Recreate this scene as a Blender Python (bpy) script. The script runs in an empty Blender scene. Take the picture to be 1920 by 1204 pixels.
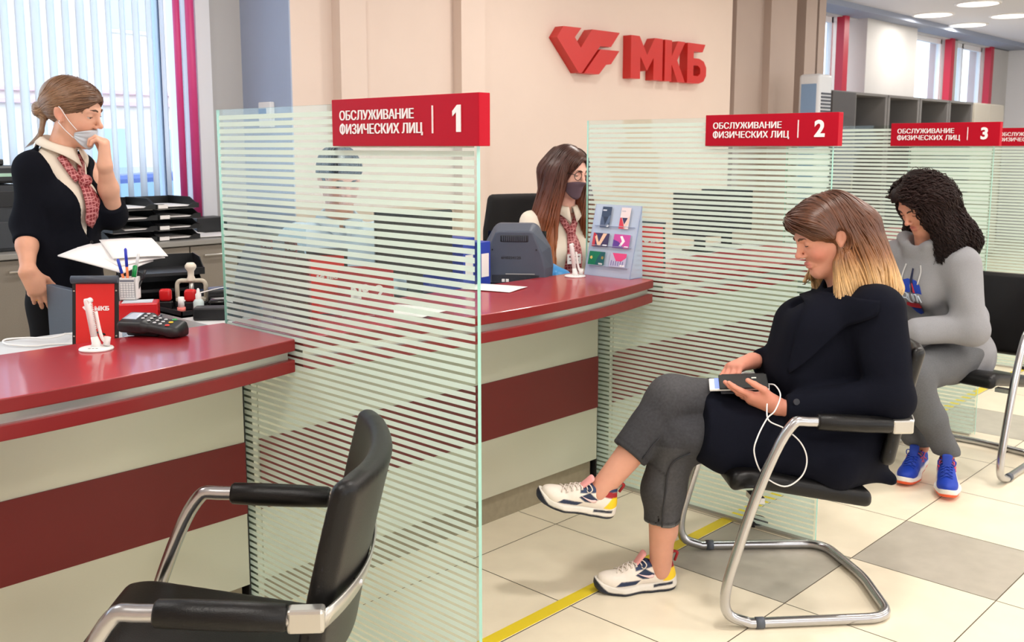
import bpy, bmesh, math, random
import numpy as np
from mathutils import Vector, Matrix

SC = bpy.context.scene
COL = SC.collection
random.seed(4)
RNG = np.random.default_rng(4)

# ---------------------------------------------------------------- camera
cam_data = bpy.data.cameras.new('camera')
cam_data.sensor_fit = 'HORIZONTAL'
cam_data.sensor_width = 36.0
cam_data.lens = 1849.6 * 36.0 / 1920.0
cam_data.shift_y = -(602.0 - 537.4) / 1920.0
cam_data.clip_start = 0.05
cam_data.clip_end = 200
camera = bpy.data.objects.new('camera', cam_data)
COL.objects.link(camera)
_ya, _pi = -0.8114, -0.1416
_fw = Vector((-math.sin(_ya) * math.cos(_pi), math.cos(_ya) * math.cos(_pi), math.sin(_pi)))
_rt = Vector((math.cos(_ya), math.sin(_ya), 0))
_up = _rt.cross(_fw)
camera.matrix_world = Matrix(((_rt.x, _up.x, -_fw.x, 0), (_rt.y, _up.y, -_fw.y, 0), (_rt.z, _up.z, -_fw.z, 1.42), (0, 0, 0, 1)))
SC.camera = camera
cam_data.dof.use_dof = True
cam_data.dof.focus_distance = 2.75
cam_data.dof.aperture_fstop = 8.0

# ---------------------------------------------------------------- view and world
SC.view_settings.view_transform = 'Standard'
SC.view_settings.look = 'None'
SC.view_settings.gamma = 1.0
SC.view_settings.exposure = 0.02
SC.view_settings.use_curve_mapping = False

world = bpy.data.worlds.new('world')
SC.world = world
world.use_nodes = True
_bg = world.node_tree.nodes['Background']
_bg.inputs['Color'].default_value = (0.93, 0.965, 1.0, 1)
_bg.inputs['Strength'].default_value = 3.6


def area_lamp(name, loc, size, power, color, parent=None, rot=(0, 0, 0), shape='DISK', size_y=None):
    l = bpy.data.lights.new(name, 'AREA')
    l.shape = shape
    l.size = size
    if size_y:
        l.size_y = size_y
    l.energy = power
    l.color = color
    o = bpy.data.objects.new(name, l)
    COL.objects.link(o)
    o.location = loc
    o.rotation_euler = rot
    if parent:
        o.parent = parent
    return o


# ---------------------------------------------------------------- materials
def lin(c):
    return tuple(((v / 255.0) / 12.92 if v / 255.0 <= 0.04045 else ((v / 255.0 + 0.055) / 1.055) ** 2.4) for v in c)


MATS = {}


def mat(name, rgb, rough=0.5, metal=0.0, noise=0.0, nscale=40.0, bump=0.0, bscale=200.0, stretch=None, spec=0.5, emit=None, estr=1.0, coat=0.0):
    """rgb in 0..255 display values; noise = +- brightness mottling of the thing's own colour"""
    if name in MATS:
        return MATS[name]
    m = bpy.data.materials.new(name)
    m.use_nodes = True
    nt = m.node_tree
    b = nt.nodes['Principled BSDF']
    c = lin(rgb)
    b.inputs['Base Color'].default_value = (*c, 1)
    b.inputs['Roughness'].default_value = rough
    b.inputs['Metallic'].default_value = metal
    b.inputs['Specular IOR Level'].default_value = spec
    if coat:
        b.inputs['Coat Weight'].default_value = coat
        b.inputs['Coat Roughness'].default_value = 0.08
    if noise or bump:
        tc = nt.nodes.new('ShaderNodeTexCoord')
        mp = nt.nodes.new('ShaderNodeMapping')
        if stretch:
            mp.inputs['Scale'].default_value = stretch
        nt.links.new(tc.outputs['Object'], mp.inputs['Vector'])
    if noise:
        n = nt.nodes.new('ShaderNodeTexNoise')
        n.inputs['Scale'].default_value = nscale
        n.inputs['Detail'].default_value = 4
        nt.links.new(mp.outputs[0], n.inputs['Vector'])
        r = nt.nodes.new('ShaderNodeMapRange')
        r.inputs['From Min'].default_value = 0.3
        r.inputs['From Max'].default_value = 0.7
        r.inputs['To Min'].default_value = 1 - noise
        r.inputs['To Max'].default_value = 1 + noise
        nt.links.new(n.outputs['Fac'], r.inputs['Value'])
        mx = nt.nodes.new('ShaderNodeMix')
        mx.data_type = 'RGBA'
        mx.blend_type = 'MULTIPLY'
        mx.inputs['Factor'].default_value = 1
        mx.inputs['A'].default_value = (*c, 1)
        nt.links.new(r.outputs[0], mx.inputs['B'])
        nt.links.new(mx.outputs['Result'], b.inputs['Base Color'])
    if bump:
        n2 = nt.nodes.new('ShaderNodeTexNoise')
        n2.inputs['Scale'].default_value = bscale
        n2.inputs['Detail'].default_value = 3
        nt.links.new(mp.outputs[0], n2.inputs['Vector'])
        bp = nt.nodes.new('ShaderNodeBump')
        bp.inputs['Strength'].default_value = bump
        bp.inputs['Distance'].default_value = 0.002
        nt.links.new(n2.outputs['Fac'], bp.inputs['Height'])
        nt.links.new(bp.outputs[0], b.inputs['Normal'])
    if emit:
        b.inputs['Emission Color'].default_value = (*lin(emit), 1)
        b.inputs['Emission Strength'].default_value = estr
    MATS[name] = m
    return m


def clear_glass(name, tint=(235, 250, 245), ior=1.45, rough=0.0):
    if name in MATS:
        return MATS[name]
    m = bpy.data.materials.new(name)
    m.use_nodes = True
    nt = m.node_tree
    nt.nodes.remove(nt.nodes['Principled BSDF'])
    out = nt.nodes['Material Output']
    tr = nt.nodes.new('ShaderNodeBsdfTransparent')
    tr.inputs['Color'].default_value = (*lin(tint), 1)
    gl = nt.nodes.new('ShaderNodeBsdfGlossy')
    gl.inputs['Roughness'].default_value = rough
    fr = nt.nodes.new('ShaderNodeFresnel')
    ge = nt.nodes.new('ShaderNodeNewGeometry')
    mr = nt.nodes.new('ShaderNodeMapRange')
    mr.inputs['To Min'].default_value = ior
    mr.inputs['To Max'].default_value = 1 / ior
    nt.links.new(ge.outputs['Backfacing'], mr.inputs['Value'])
    nt.links.new(mr.outputs[0], fr.inputs['IOR'])
    mx = nt.nodes.new('ShaderNodeMixShader')
    nt.links.new(fr.outputs[0], mx.inputs[0])
    nt.links.new(tr.outputs[0], mx.inputs[1])
    nt.links.new(gl.outputs[0], mx.inputs[2])
    nt.links.new(mx.outputs[0], out.inputs['Surface'])
    MATS[name] = m
    return m


# ---------------------------------------------------------------- object helpers
def link(o, parent=None):
    COL.objects.link(o)
    if parent is not None:
        o.parent = parent
    return o


def thing(name, label, cat, loc=(0, 0, 0), rotz=0.0, group=None):
    o = bpy.data.objects.new(name, None)
    o.empty_display_size = 0.05
    link(o)
    o.location = loc
    o.rotation_euler = (0, 0, rotz)
    o['label'] = label
    o['category'] = cat
    if group:
        o['group'] = group
    return o


def tag(o, label, cat, group=None, kind=None):
    o['label'] = label
    o['category'] = cat
    if group:
        o['group'] = group
    if kind:
        o['kind'] = kind
    return o


def struct(o):
    o['kind'] = 'structure'
    return o


def dup(root, loc=None, rotz=None, label=None, group=None):
    r = root.copy()
    COL.objects.link(r)
    if loc is not None:
        r.location = loc
    if rotz is not None:
        r.rotation_euler = (0, 0, rotz)
    if label:
        r['label'] = label
    if group:
        r['group'] = group
    for ch in list(root.children):
        c = ch.copy()
        COL.objects.link(c)
        c.parent = r
        for g in list(ch.children):
            d = g.copy()
            COL.objects.link(d)
            d.parent = c
    return r


def nrm(v):
    v = np.asarray(v, float)
    return v / np.linalg.norm(v)


def catmull(pts, n):
    P = np.asarray(pts, float)
    P = np.vstack([2 * P[0] - P[1], P, 2 * P[-1] - P[-2]])
    out = []
    for i in range(1, len(P) - 2):
        for k in range(n):
            t = k / n
            a, b, c, d = P[i - 1], P[i], P[i + 1], P[i + 2]
            out.append(0.5 * ((2 * b) + (c - a) * t + (2 * a - 5 * b + 4 * c - d) * t * t + (3 * b - a - 3 * c + d) * t ** 3))
    out.append(P[-2])
    return np.array(out)


def rounded_path(pts, rad, n=6):
    """polyline with filleted corners; rad scalar or per-corner list"""
    P = [np.asarray(p, float) for p in pts]
    out = [P[0]]
    for i in range(1, len(P) - 1):
        r = rad[i - 1] if isinstance(rad, (list, tuple)) else rad
        a, b, c = P[i - 1], P[i], P[i + 1]
        u, v = nrm(a - b), nrm(c - b)
        ang = math.acos(max(-1, min(1, float(u @ v))))
        if ang > 3.1 or r <= 0:
            out.append(b)
            continue
        d = min(r / math.tan(ang / 2), 0.49 * np.linalg.norm(a - b), 0.49 * np.linalg.norm(c - b))
        p, q = b + u * d, b + v * d
        for k in range(n + 1):
            t = k / n
            out.append((1 - t) ** 2 * p + 2 * t * (1 - t) * b + t * t * q)
    out.append(P[-1])
    return np.array(out)


class MB:
    """collects shapes and links them as ONE mesh object"""

    def __init__(self):
        self.v, self.f, self.m, self.s = [], [], [], []

    def raw(self, V, F, mi=0, smooth=False):
        o = len(self.v)
        self.v.extend([tuple(map(float, p)) for p in V])
        for f in F:
            self.f.append([o + int(i) for i in f])
            self.m.append(mi)
            self.s.append(smooth)
        return self

    def box(self, x0, x1, y0, y1, z0, z1, bev=0.0, mi=0, R=None, T=None, seg=2):
        bm = bmesh.new()
        bmesh.ops.create_cube(bm, size=1)
        sx, sy, sz = abs(x1 - x0), abs(y1 - y0), abs(z1 - z0)
        for v in bm.verts:
            v.co = Vector((v.co.x * sx + (x0 + x1) / 2, v.co.y * sy + (y0 + y1) / 2, v.co.z * sz + (z0 + z1) / 2))
        if bev:
            bmesh.ops.bevel(bm, geom=bm.edges[:], offset=min(bev, 0.49 * min(sx, sy, sz)), segments=seg, profile=0.5, affect='EDGES')
        bm.verts.index_update()
        V = np.array([v.co[:] for v in bm.verts])
        F = [[v.index for v in f.verts] for f in bm.faces]
        bm.free()
        if R is not None:
            V = V @ np.asarray(R, float).T
        if T is not None:
            V = V + np.asarray(T, float)
        return self.raw(V, F, mi, bool(bev) and seg > 2)

    def tube(self, path, r, n=10, mi=0, cap=True, flat=None, closed=False):
        """r scalar or list; flat=(normal, ratio) squashes the ring along that normal"""
        P = np.asarray(path, float)
        m = len(P)
        rr = np.full(m, r, float) if np.isscalar(r) else np.asarray(r, float)
        T = np.zeros_like(P)
        T[1:-1] = P[2:] - P[:-2]
        T[0] = P[1] - P[0]
        T[-1] = P[-1] - P[-2]
        if closed:
            T[0] = T[-1] = P[1] - P[-2]
        T /= np.linalg.norm(T, axis=1)[:, None] + 1e-12
        a = np.array([0, 0, 1.0]) if abs(T[0][2]) < 0.9 else np.array([1.0, 0, 0])
        if flat is not None:
            a = np.asarray(flat[0], float)
        U = np.zeros_like(P)
        u = nrm(a - T[0] * (a @ T[0]))
        for i in range(m):
            if flat is not None:
                u = np.asarray(flat[0], float)
            u = nrm(u - T[i] * (u @ T[i]))
            U[i] = u
        W = np.cross(T, U)
        ang = np.linspace(0, 2 * math.pi, n, endpoint=False)
        fr = flat[1] if flat is not None else 1.0
        V = (P[:, None, :] + rr[:, None, None] * (np.cos(ang)[None, :, None] * U[:, None, :] * fr + np.sin(ang)[None, :, None] * W[:, None, :])).reshape(-1, 3)
        F = []
        for i in range(m - 1):
            for k in range(n):
                k2 = (k + 1) % n
                F.append([i * n + k, i * n + k2, (i + 1) * n + k2, (i + 1) * n + k])
        self.raw(V, F, mi, True)
        if cap:
            o = len(self.v) - len(V)
            self.f.append([o + k for k in reversed(range(n))])
            self.f.append([o + (m - 1) * n + k for k in range(n)])
            self.m += [mi, mi]
            self.s += [False, False]
        return self

    def cyl(self, a, b, r0, r1=None, n=24, mi=0, cap=True):
        return self.tube([a, b], [r0, r0 if r1 is None else r1], n, mi, cap)

    def lathe(self, prof, c=(0, 0, 0), n=32, mi=0, smooth=True, sx=1.0, sy=1.0):
        prof = list(prof)
        V, F = [], []
        for r, z in prof:
            for k in range(n):
                t = 2 * math.pi * k / n
                V.append((c[0] + r * math.cos(t) * sx, c[1] + r * math.sin(t) * sy, c[2] + z))
        for i in range(len(prof) - 1):
            for k in range(n):
                k2 = (k + 1) % n
                F.append([i * n + k, i * n + k2, (i + 1) * n + k2, (i + 1) * n + k])
        self.raw(V, F, mi, smooth)
        return self

    def prism(self, poly, frame, depth, mi=0):
        """poly 2D; frame=(origin,u,v); extruded by depth along u x v"""
        O, u, v = [np.asarray(q, float) for q in frame]
        w = np.cross(u, v)
        n = len(poly)
        A = [O + u * p[0] + v * p[1] for p in poly]
        B = [p + w * depth for p in A]
        F = [list(range(n))[::-1], [n + i for i in range(n)]]
        for i in range(n):
            j = (i + 1) % n
            F.append([i, j, n + j, n + i])
        return self.raw(A + B, F, mi, False)

    def grid(self, G, mi=0, thick=0.0, smooth=True):
        """G: (m,n,3) array -> sheet, given a thickness if asked"""
        G = np.asarray(G, float)
        m, n, _ = G.shape
        idx = np.arange(m * n).reshape(m, n)
        F = [[idx[i, j], idx[i, j + 1], idx[i + 1, j + 1], idx[i + 1, j]] for i in range(m - 1) for j in range(n - 1)]
        if not thick:
            return self.raw(G.reshape(-1, 3), F, mi, smooth)
        du = np.gradient(G, axis=0)
        dv = np.gradient(G, axis=1)
        N = np.cross(du, dv)
        N /= np.linalg.norm(N, axis=2)[..., None] + 1e-12
        V = np.vstack([G.reshape(-1, 3), (G + N * thick).reshape(-1, 3)])
        k = m * n
        F2 = [[f[3] + k, f[2] + k, f[1] + k, f[0] + k] for f in F]
        rim = [idx[i, 0] for i in range(m)] + [idx[m - 1, j] for j in range(1, n)] + [idx[i, n - 1] for i in range(m - 2, -1, -1)] + [idx[0, j] for j in range(n - 2, 0, -1)]
        F3 = [[rim[i], rim[(i + 1) % len(rim)], rim[(i + 1) % len(rim)] + k, rim[i] + k] for i in range(len(rim))]
        return self.raw(V, F + F2 + F3, mi, smooth)

    def build(self, name, mats, parent=None, loc=None, fix=True):
        me = bpy.data.meshes.new(name)
        me.from_pydata(self.v, [], self.f)
        mats = mats if isinstance(mats, (list, tuple)) else [mats]
        for q in mats:
            me.materials.append(q)
        me.polygons.foreach_set('material_index', self.m)
        me.polygons.foreach_set('use_smooth', self.s)
        me.update()
        if fix:
            bm = bmesh.new()
            bm.from_mesh(me)
            bmesh.ops.recalc_face_normals(bm, faces=bm.faces)
            bm.to_mesh(me)
            bm.free()
        o = bpy.data.objects.new(name, me)
        if loc is not None:
            o.location = loc
        link(o, parent)
        return o


def text_mesh(txt, size, depth=0.002, bold=0.0, sx=1.0, spacing=1.0):
    cu = bpy.data.curves.new('lettering', 'FONT')
    cu.body = txt
    cu.size = size
    cu.offset = bold
    cu.extrude = depth / 2
    cu.space_character = spacing
    cu.resolution_u = 4
    o = bpy.data.objects.new('lettering', cu)
    COL.objects.link(o)
    dg = bpy.context.evaluated_depsgraph_get()
    me = bpy.data.meshes.new_from_object(o.evaluated_get(dg))
    V = np.array([v.co[:] for v in me.vertices]) if len(me.vertices) else np.zeros((0, 3))
    F = [list(p.vertices) for p in me.polygons]
    bpy.data.objects.remove(o)
    bpy.data.curves.remove(cu)
    bpy.data.meshes.remove(me)
    if len(V):
        V[:, 0] *= sx
    return V, F


def put_text(mb, txt, O, u, v, height=None, width=None, depth=0.002, bold=0.0, mi=0, align='L'):
    """lettering whose box starts at O, running along u, up along v"""
    V, F = text_mesh(txt, 1.0, 0.0, bold)
    lo, hi = V.min(0), V.max(0)
    V = V - lo
    w0, h0 = hi[0] - lo[0], hi[1] - lo[1]
    sy = height / h0 if height else width / w0
    sxx = width / w0 if width else sy
    u, v, O = np.asarray(u, float), np.asarray(v, float), np.asarray(O, float)
    w = np.cross(u, v)
    off = {'L': 0, 'C': -w0 * sxx / 2, 'R': -w0 * sxx}[align]
    X = V[:, 0] * sxx + off
    Y = V[:, 1] * sy
    base = O + X[:, None] * u + Y[:, None] * v
    n = len(V)
    A = base
    B = base + w * depth
    # front faces at B, sides from boundary edges
    from collections import Counter
    cnt = Counter()
    for f in F:
        for i in range(len(f)):
            a, b = f[i], f[(i + 1) % len(f)]
            cnt[(min(a, b), max(a, b))] += 1
    F2 = [[n + i for i in f] for f in F]
    for (a, b), c in cnt.items():
        if c == 1:
            F2.append([a, b, n + b, n + a])
    mb.raw(np.vstack([A, B]), F2, mi, False)
    return mb
# ---------------------------------------------------------------- smooth solids (signed distances + surface nets)
def vec(*a):
    return np.array(a, float)


def ell(c, r, R=None):
    c, r = np.asarray(c, float), np.asarray(r, float)

    def f(P):
        q = P - c
        if R is not None:
            q = q @ R
        k0 = np.linalg.norm(q / r, axis=1)
        k1 = np.linalg.norm(q / (r * r), axis=1)
        return k0 * (k0 - 1.0) / np.maximum(k1, 1e-9)
    return f


def rc(a, b, r1, r2, squash=None):
    """tapered capsule; squash=(axis, factor) makes it wider (factor>1) along axis"""
    a, b = np.asarray(a, float), np.asarray(b, float)
    if squash is not None:
        ax = nrm(squash[0])
        S = np.eye(3) + (1.0 / squash[1] - 1.0) * np.outer(ax, ax)
    else:
        S = None
    a2, b2 = (a, b) if S is None else (S @ a, S @ b)
    d = b2 - a2
    L = max(float(d @ d), 1e-12)

    def f(P):
        Q = P if S is None else P @ S.T
        t = np.clip(((Q - a2) @ d) / L, 0, 1)
        return np.linalg.norm(Q - a2 - t[:, None] * d, axis=1) - (r1 + (r2 - r1) * t)
    return f


def rbox(c, h, r=0.01, R=None):
    c, h = np.asarray(c, float), np.asarray(h, float) - r

    def f(P):
        q = P - c
        if R is not None:
            q = q @ R
        q = np.abs(q) - h
        return np.linalg.norm(np.maximum(q, 0), axis=1) + np.minimum(q.max(1), 0) - r
    return f


def su(k, *fs):
    def f(P):
        d = fs[0](P)
        for g in fs[1:]:
            e = g(P)
            h = np.maximum(k - np.abs(d - e), 0) / k
            d = np.minimum(d, e) - h * h * k * 0.25
        return d
    return f


def cut(k, f0, *gs):
    def f(P):
        d = f0(P)
        for g in gs:
            e = -g(P)
            h = np.maximum(k - np.abs(d - e), 0) / k
            d = np.maximum(d, e) + h * h * k * 0.25
        return d
    return f


def clip(f0, n, p, k=0.004):
    """keep the side where (x-p).n < 0"""
    n, p = nrm(n), np.asarray(p, float)

    def f(P):
        d = f0(P)
        e = (P - p) @ n
        h = np.maximum(k - np.abs(d - e), 0) / k
        return np.maximum(d, e) + h * h * k * 0.25
    return f


def grow(f0, a):
    return lambda P: f0(P) - a


def moved(f0, M, t, s=1.0):
    """f0 built in local axes (columns of M) at t, size s"""
    M, t = np.asarray(M, float), np.asarray(t, float)
    return lambda P: f0((P - t) @ M / s) * s


def chain(pts, rad, k=0.02, squash=None):
    fs = [rc(pts[i], pts[i + 1], rad[i], rad[i + 1], squash) for i in range(len(pts) - 1)]
    return su(k, *fs) if len(fs) > 1 else fs[0]


def folds(f0, amp, dirs, freqs, where=None, seed=0):
    """soft cloth folds: sums of warped waves"""
    rg = np.random.default_rng(seed)
    D = [nrm(d) for d in dirs]
    ph = rg.uniform(0, 6.28, (len(D), 3))
    wv = [nrm(rg.normal(size=3)) for _ in D]

    def f(P):
        s = 0
        for d, fr, p, w in zip(D, freqs, ph, wv):
            warp = 0.9 * np.sin(P @ w * fr * 0.45 + p[1]) + 0.5 * np.sin(P @ np.roll(w, 1) * fr * 0.8 + p[2])
            t = np.sin(P @ d * fr + p[0] + warp)
            s = s + np.sign(t) * np.abs(t) ** 1.2
        s = s / len(D)
        if where is not None:
            s = s * where(P)
        return f0(P) - amp * s
    return f


def rotm(axis, deg):
    return np.array(Matrix.Rotation(math.radians(deg), 3, Vector(axis)))


def nets(f, lo, hi, h, B=24):
    """surface nets over a box, only evaluated near the surface"""
    lo, hi = np.asarray(lo, float), np.asarray(hi, float)
    n = np.maximum(np.ceil((hi - lo) / h).astype(int) + 1, 3)
    V = np.ones(n, np.float32)
    ax = [lo[i] + h * np.arange(n[i]) for i in range(3)]
    blocks = [(i, j, k) for i in range(0, n[0], B) for j in range(0, n[1], B) for k in range(0, n[2], B)]
    cen = np.array([[lo[0] + h * (min(i + B, n[0]) + i - 1) / 2, lo[1] + h * (min(j + B, n[1]) + j - 1) / 2, lo[2] + h * (min(k + B, n[2]) + k - 1) / 2] for i, j, k in blocks])
    dc = f(cen)
    R = h * B * 0.87 * 1.5 + 0.02
    for (i, j, k), d in zip(blocks, dc):
        sl = (slice(i, min(i + B, n[0])), slice(j, min(j + B, n[1])), slice(k, min(k + B, n[2])))
        if abs(d) > R:
            V[sl] = d
            continue
        X, Y, Z = np.meshgrid(ax[0][sl[0]], ax[1][sl[1]], ax[2][sl[2]], indexing='ij')
        P = np.stack([X.ravel(), Y.ravel(), Z.ravel()], 1)
        V[sl] = f(P).reshape(X.shape)
    I = V < 0
    m = n - 1
    cnt = np.zeros(m, np.uint8)
    for a in (0, 1):
        for b in (0, 1):
            for c in (0, 1):
                cnt += I[a:a + m[0], b:b + m[1], c:c + m[2]]
    act = (cnt > 0) & (cnt < 8)
    ci = np.argwhere(act)
    idx = -np.ones(m, np.int64)
    idx[act] = np.arange(len(ci))
    pos = np.zeros((len(ci), 3))
    w = np.zeros(len(ci))
    corners = [(a, b, c) for a in (0, 1) for b in (0, 1) for c in (0, 1)]
    for A in corners:
        for axx in range(3):
            if A[axx] == 0:
                Bc = list(A)
                Bc[axx] = 1
                va = V[ci[:, 0] + A[0], ci[:, 1] + A[1], ci[:, 2] + A[2]]
                vb = V[ci[:, 0] + Bc[0], ci[:, 1] + Bc[1], ci[:, 2] + Bc[2]]
                sgn = (va < 0) != (vb < 0)
                t = np.where(sgn, va / np.where(sgn, va - vb, 1), 0)
                p = np.array(A, float)[None, :].repeat(len(ci), 0)
                p[:, axx] += t
                pos += np.where(sgn[:, None], p, 0)
                w += sgn
    verts = lo + h * (ci + pos / w[:, None])
    quads = []
    for axx in range(3):
        o1, o2 = [q for q in range(3) if q != axx]
        sA = [slice(None)] * 3
        sB = [slice(None)] * 3
        sA[axx] = slice(0, -1)
        sB[axx] = slice(1, None)
        ch = I[tuple(sA)] != I[tuple(sB)]
        e = np.argwhere(ch)
        ok = (e[:, o1] > 0) & (e[:, o2] > 0) & (e[:, o1] < n[o1] - 1) & (e[:, o2] < n[o2] - 1)
        e = e[ok]
        ins = I[e[:, 0], e[:, 1], e[:, 2]]

        def at(d1, d2):
            q = e.copy()
            q[:, o1] += d1
            q[:, o2] += d2
            return idx[q[:, 0], q[:, 1], q[:, 2]]
        Q = np.stack([at(-1, -1), at(0, -1), at(0, 0), at(-1, 0)], 1)
        flip = ins if axx != 1 else ~ins
        Q = np.where(flip[:, None], Q, Q[:, ::-1])
        quads.append(Q)
    Q = np.vstack(quads)
    Q = Q[(Q >= 0).all(1)]
    return verts, Q


def grad(f, P, e=1e-3):
    g = np.zeros_like(P)
    for i in range(3):
        d = np.zeros(3)
        d[i] = e
        g[:, i] = f(P + d) - f(P - d)
    return g / (np.linalg.norm(g, axis=1)[:, None] + 1e-12)


def np_mesh(name, V, F, mats, parent=None, mi=None, smooth=True, colors=None, loc=None):
    me = bpy.data.meshes.new(name)
    V = np.asarray(V, np.float32)
    F = np.asarray(F, np.int32)
    me.vertices.add(len(V))
    me.vertices.foreach_set('co', V.ravel())
    me.loops.add(F.size)
    me.loops.foreach_set('vertex_index', F.ravel())
    me.polygons.add(len(F))
    k = F.shape[1]
    me.polygons.foreach_set('loop_start', np.arange(0, F.size, k, dtype=np.int32))
    me.polygons.foreach_set('loop_total', np.full(len(F), k, np.int32))
    me.polygons.foreach_set('use_smooth', np.full(len(F), smooth))
    mats = mats if isinstance(mats, (list, tuple)) else [mats]
    for q in mats:
        me.materials.append(q)
    if mi is not None:
        me.polygons.foreach_set('material_index', np.asarray(mi, np.int32))
    me.update(calc_edges=True)
    me.validate()
    if colors is not None:
        ca = me.color_attributes.new('tone', 'FLOAT_COLOR', 'POINT')
        ca.data.foreach_set('color', np.asarray(colors, np.float32).ravel())
    o = bpy.data.objects.new(name, me)
    if loc is not None:
        o.location = loc
    link(o, parent)
    return o


def solid(name, f, lo, hi, h, mats, parent=None, mi_fn=None, color_fn=None, refine=True):
    V, Q = nets(f, lo, hi, h)
    if refine:
        g = grad(f, V)
        d = f(V)
        V = V - g * np.clip(d, -h * .5, h * .5)[:, None]
    mi = None
    if mi_fn is not None:
        mi = mi_fn(V[Q].mean(1))
    colors = color_fn(V) if color_fn is not None else None
    return np_mesh(name, V, Q, mats, parent, mi, True, colors)


def drape(f, pts, ray, lift=0.004, start=0.5):
    """drops points onto the surface f along ray; points that miss it land on its nearest outline"""
    P = np.array(pts, float)
    shp = P.shape
    P = P.reshape(-1, 3)
    r = nrm(ray)
    P = P - r * start
    best = P.copy()
    bd = np.full(len(P), 9.0)
    for _ in range(60):
        d = f(P) - lift
        m = d < bd
        best[m] = P[m]
        bd = np.where(m, d, bd)
        d = np.where(bd < 1e-4, 0, d)
        P = P + r * np.clip(d * .8, 0, .05)[:, None]
    P = best
    for _ in range(3):
        P = P - grad(f, P) * (f(P) - lift)[:, None] * np.where(bd > .002, 1, 0)[:, None]
    return P.reshape(shp)
# ================================================================ the setting
M_WALL = mat('beige wall paint', (222, 203, 190), 0.7, noise=0.015, nscale=3)
M_WALLG = mat('grey wall paint', (196, 193, 190), 0.75, noise=0.02, nscale=4)
M_WHITE = mat('white plaster', (235, 236, 240), 0.7)
M_CEIL = mat('ceiling paint', (222, 222, 228), 0.8)
M_TILE = mat('cream floor tile', (245, 233, 208), 0.28, noise=0.035, nscale=9, spec=0.4)
M_TILEG = mat('grey floor tile', (186, 179, 165), 0.3, noise=0.06, nscale=14, spec=0.4)
M_GROUT = mat('grout', (150, 138, 120), 0.9)
M_REDPAINT = mat('red post with backlight pink', (216, 66, 130), 0.45)  # red posts, with the pink of the backlight mixed into the colour
M_WFRAME = mat('pale blue window profile', (176, 200, 228), 0.4)
M_ALU = mat('satin aluminium', (200, 198, 192), 0.32, 0.85)
M_CHROME = mat('brushed chair steel', (190, 190, 192), 0.24, 1.0)
M_BLACK = mat('black plastic', (22, 23, 26), 0.42)
M_GREYPL = mat('dark grey plastic', (66, 72, 84), 0.5)
M_PAPER = mat('white paper', (238, 234, 232), 0.8, noise=0.01, nscale=60)
M_WHITEPL = mat('white plastic', (240, 238, 236), 0.35)
M_LETTER = mat('white lettering', (245, 240, 240), 0.5)

TS, TX, TY = 0.475, 2.708, 1.392
fl = MB()
fl.raw([(-2.6, -4.2, -0.004), (16.2, -4.2, -0.004), (16.2, 5.3, -0.004), (-2.6, 5.3, -0.004)], [[0, 1, 2, 3]], 2)
g = 0.0018
for i in range(-11, 29):
    for j in range(-12, 9):
        x0, y0 = TX + i * TS + g, TY + j * TS + g
        x1, y1 = TX + (i + 1) * TS - g, TY + (j + 1) * TS - g
        grey = (i + j) % 5 == 0 and j <= 0
        fl.raw([(x0, y0, 0), (x1, y0, 0), (x1, y1, 0), (x0, y1, 0)], [[0, 1, 2, 3]], 1 if grey else 0)
floor = struct(fl.build('floor', [M_TILE, M_TILEG, M_GROUT], fix=False))

tape = MB().box(-1.2, 9.0, 1.872, 1.918, 0.0, 0.0012).build('floor_tape', mat('yellow tape', (240, 214, 44), 0.45))
tag(tape, 'long strip of bright yellow tape on the floor in front of the counters', 'tape')

# back walls
YB, YW, ZC = 4.57, 5.05, 2.9
w = MB()
w.box(-2.6, 2.80, YW, YW + 0.3, 0, 0.95)
w.box(-2.6, 2.80, YW, YW + 0.3, 2.83, ZC)
w.box(2.885, 3.2, YW, YW + 0.3, 0, ZC)
struct(w.build('wall_back', M_WALLG))
struct(MB().box(2.80, 2.885, YW - 0.03, YW + 0.3, 0.9, ZC).build('trim_1', M_WHITE))
w = MB()
w.box(3.1, 7.53, YB, YB + 0.6, 0, ZC)
for x0, x1 in ((3.37, 3.55), (4.285, 4.49)):
    w.box(x0, x1, YB - 0.075, YB + 0.01, 0, ZC)
struct(w.build('wall_middle', M_WALL))
struct(MB().box(3.092, 3.1, YB, YW, 0, ZC).build('wall_return', mat('wall paint tinted by daylight', (168, 180, 204), 0.75, noise=0.02, nscale=4)))  # the blue of the window daylight is put into this colour
w = MB()
w.box(7.53, 7.60, YB + 0.05, YB + 0.6, 0, ZC)
for x0, x1, y in ((7.60, 8.06, YB), (8.06, 8.52, YB - 0.07), (8.52, 8.78, YB + 0.12), (8.78, 9.0, YB - 0.03), (9.0, 9.06, YB + 0.1), (9.06, 9.2, YB - 0.02)):
    w.box(x0, x1, y, YB + 0.6, 0, ZC)
struct(w.build('trim_3', mat('greige pillar paint', (176, 158, 148), 0.7, noise=0.02, nscale=3)))
# right part of the back wall with its windows
w = MB()
w.box(9.2, 16.2, YW, YW + 0.3, 0, 1.2)
w.box(9.2, 16.2, YW, YW + 0.3, 2.83, ZC)
w.box(10.98, 12.40, YW - 0.12, YW + 0.3, 0, ZC)
w.box(13.9, 14.1, YW, YW + 0.3, 0, ZC)
w.box(15.42, 16.2, YW, YW + 0.3, 0, ZC)
struct(w.build('wall_right_back', M_WALLG))
struct(MB().box(16.2, 16.4, -4.2, 5.35, 0, ZC).build('wall_right', M_WHITE))
struct(MB().box(-2.8, -2.6, -4.2, 5.35, 0, ZC).build('wall_left', M_WALL))
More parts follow.
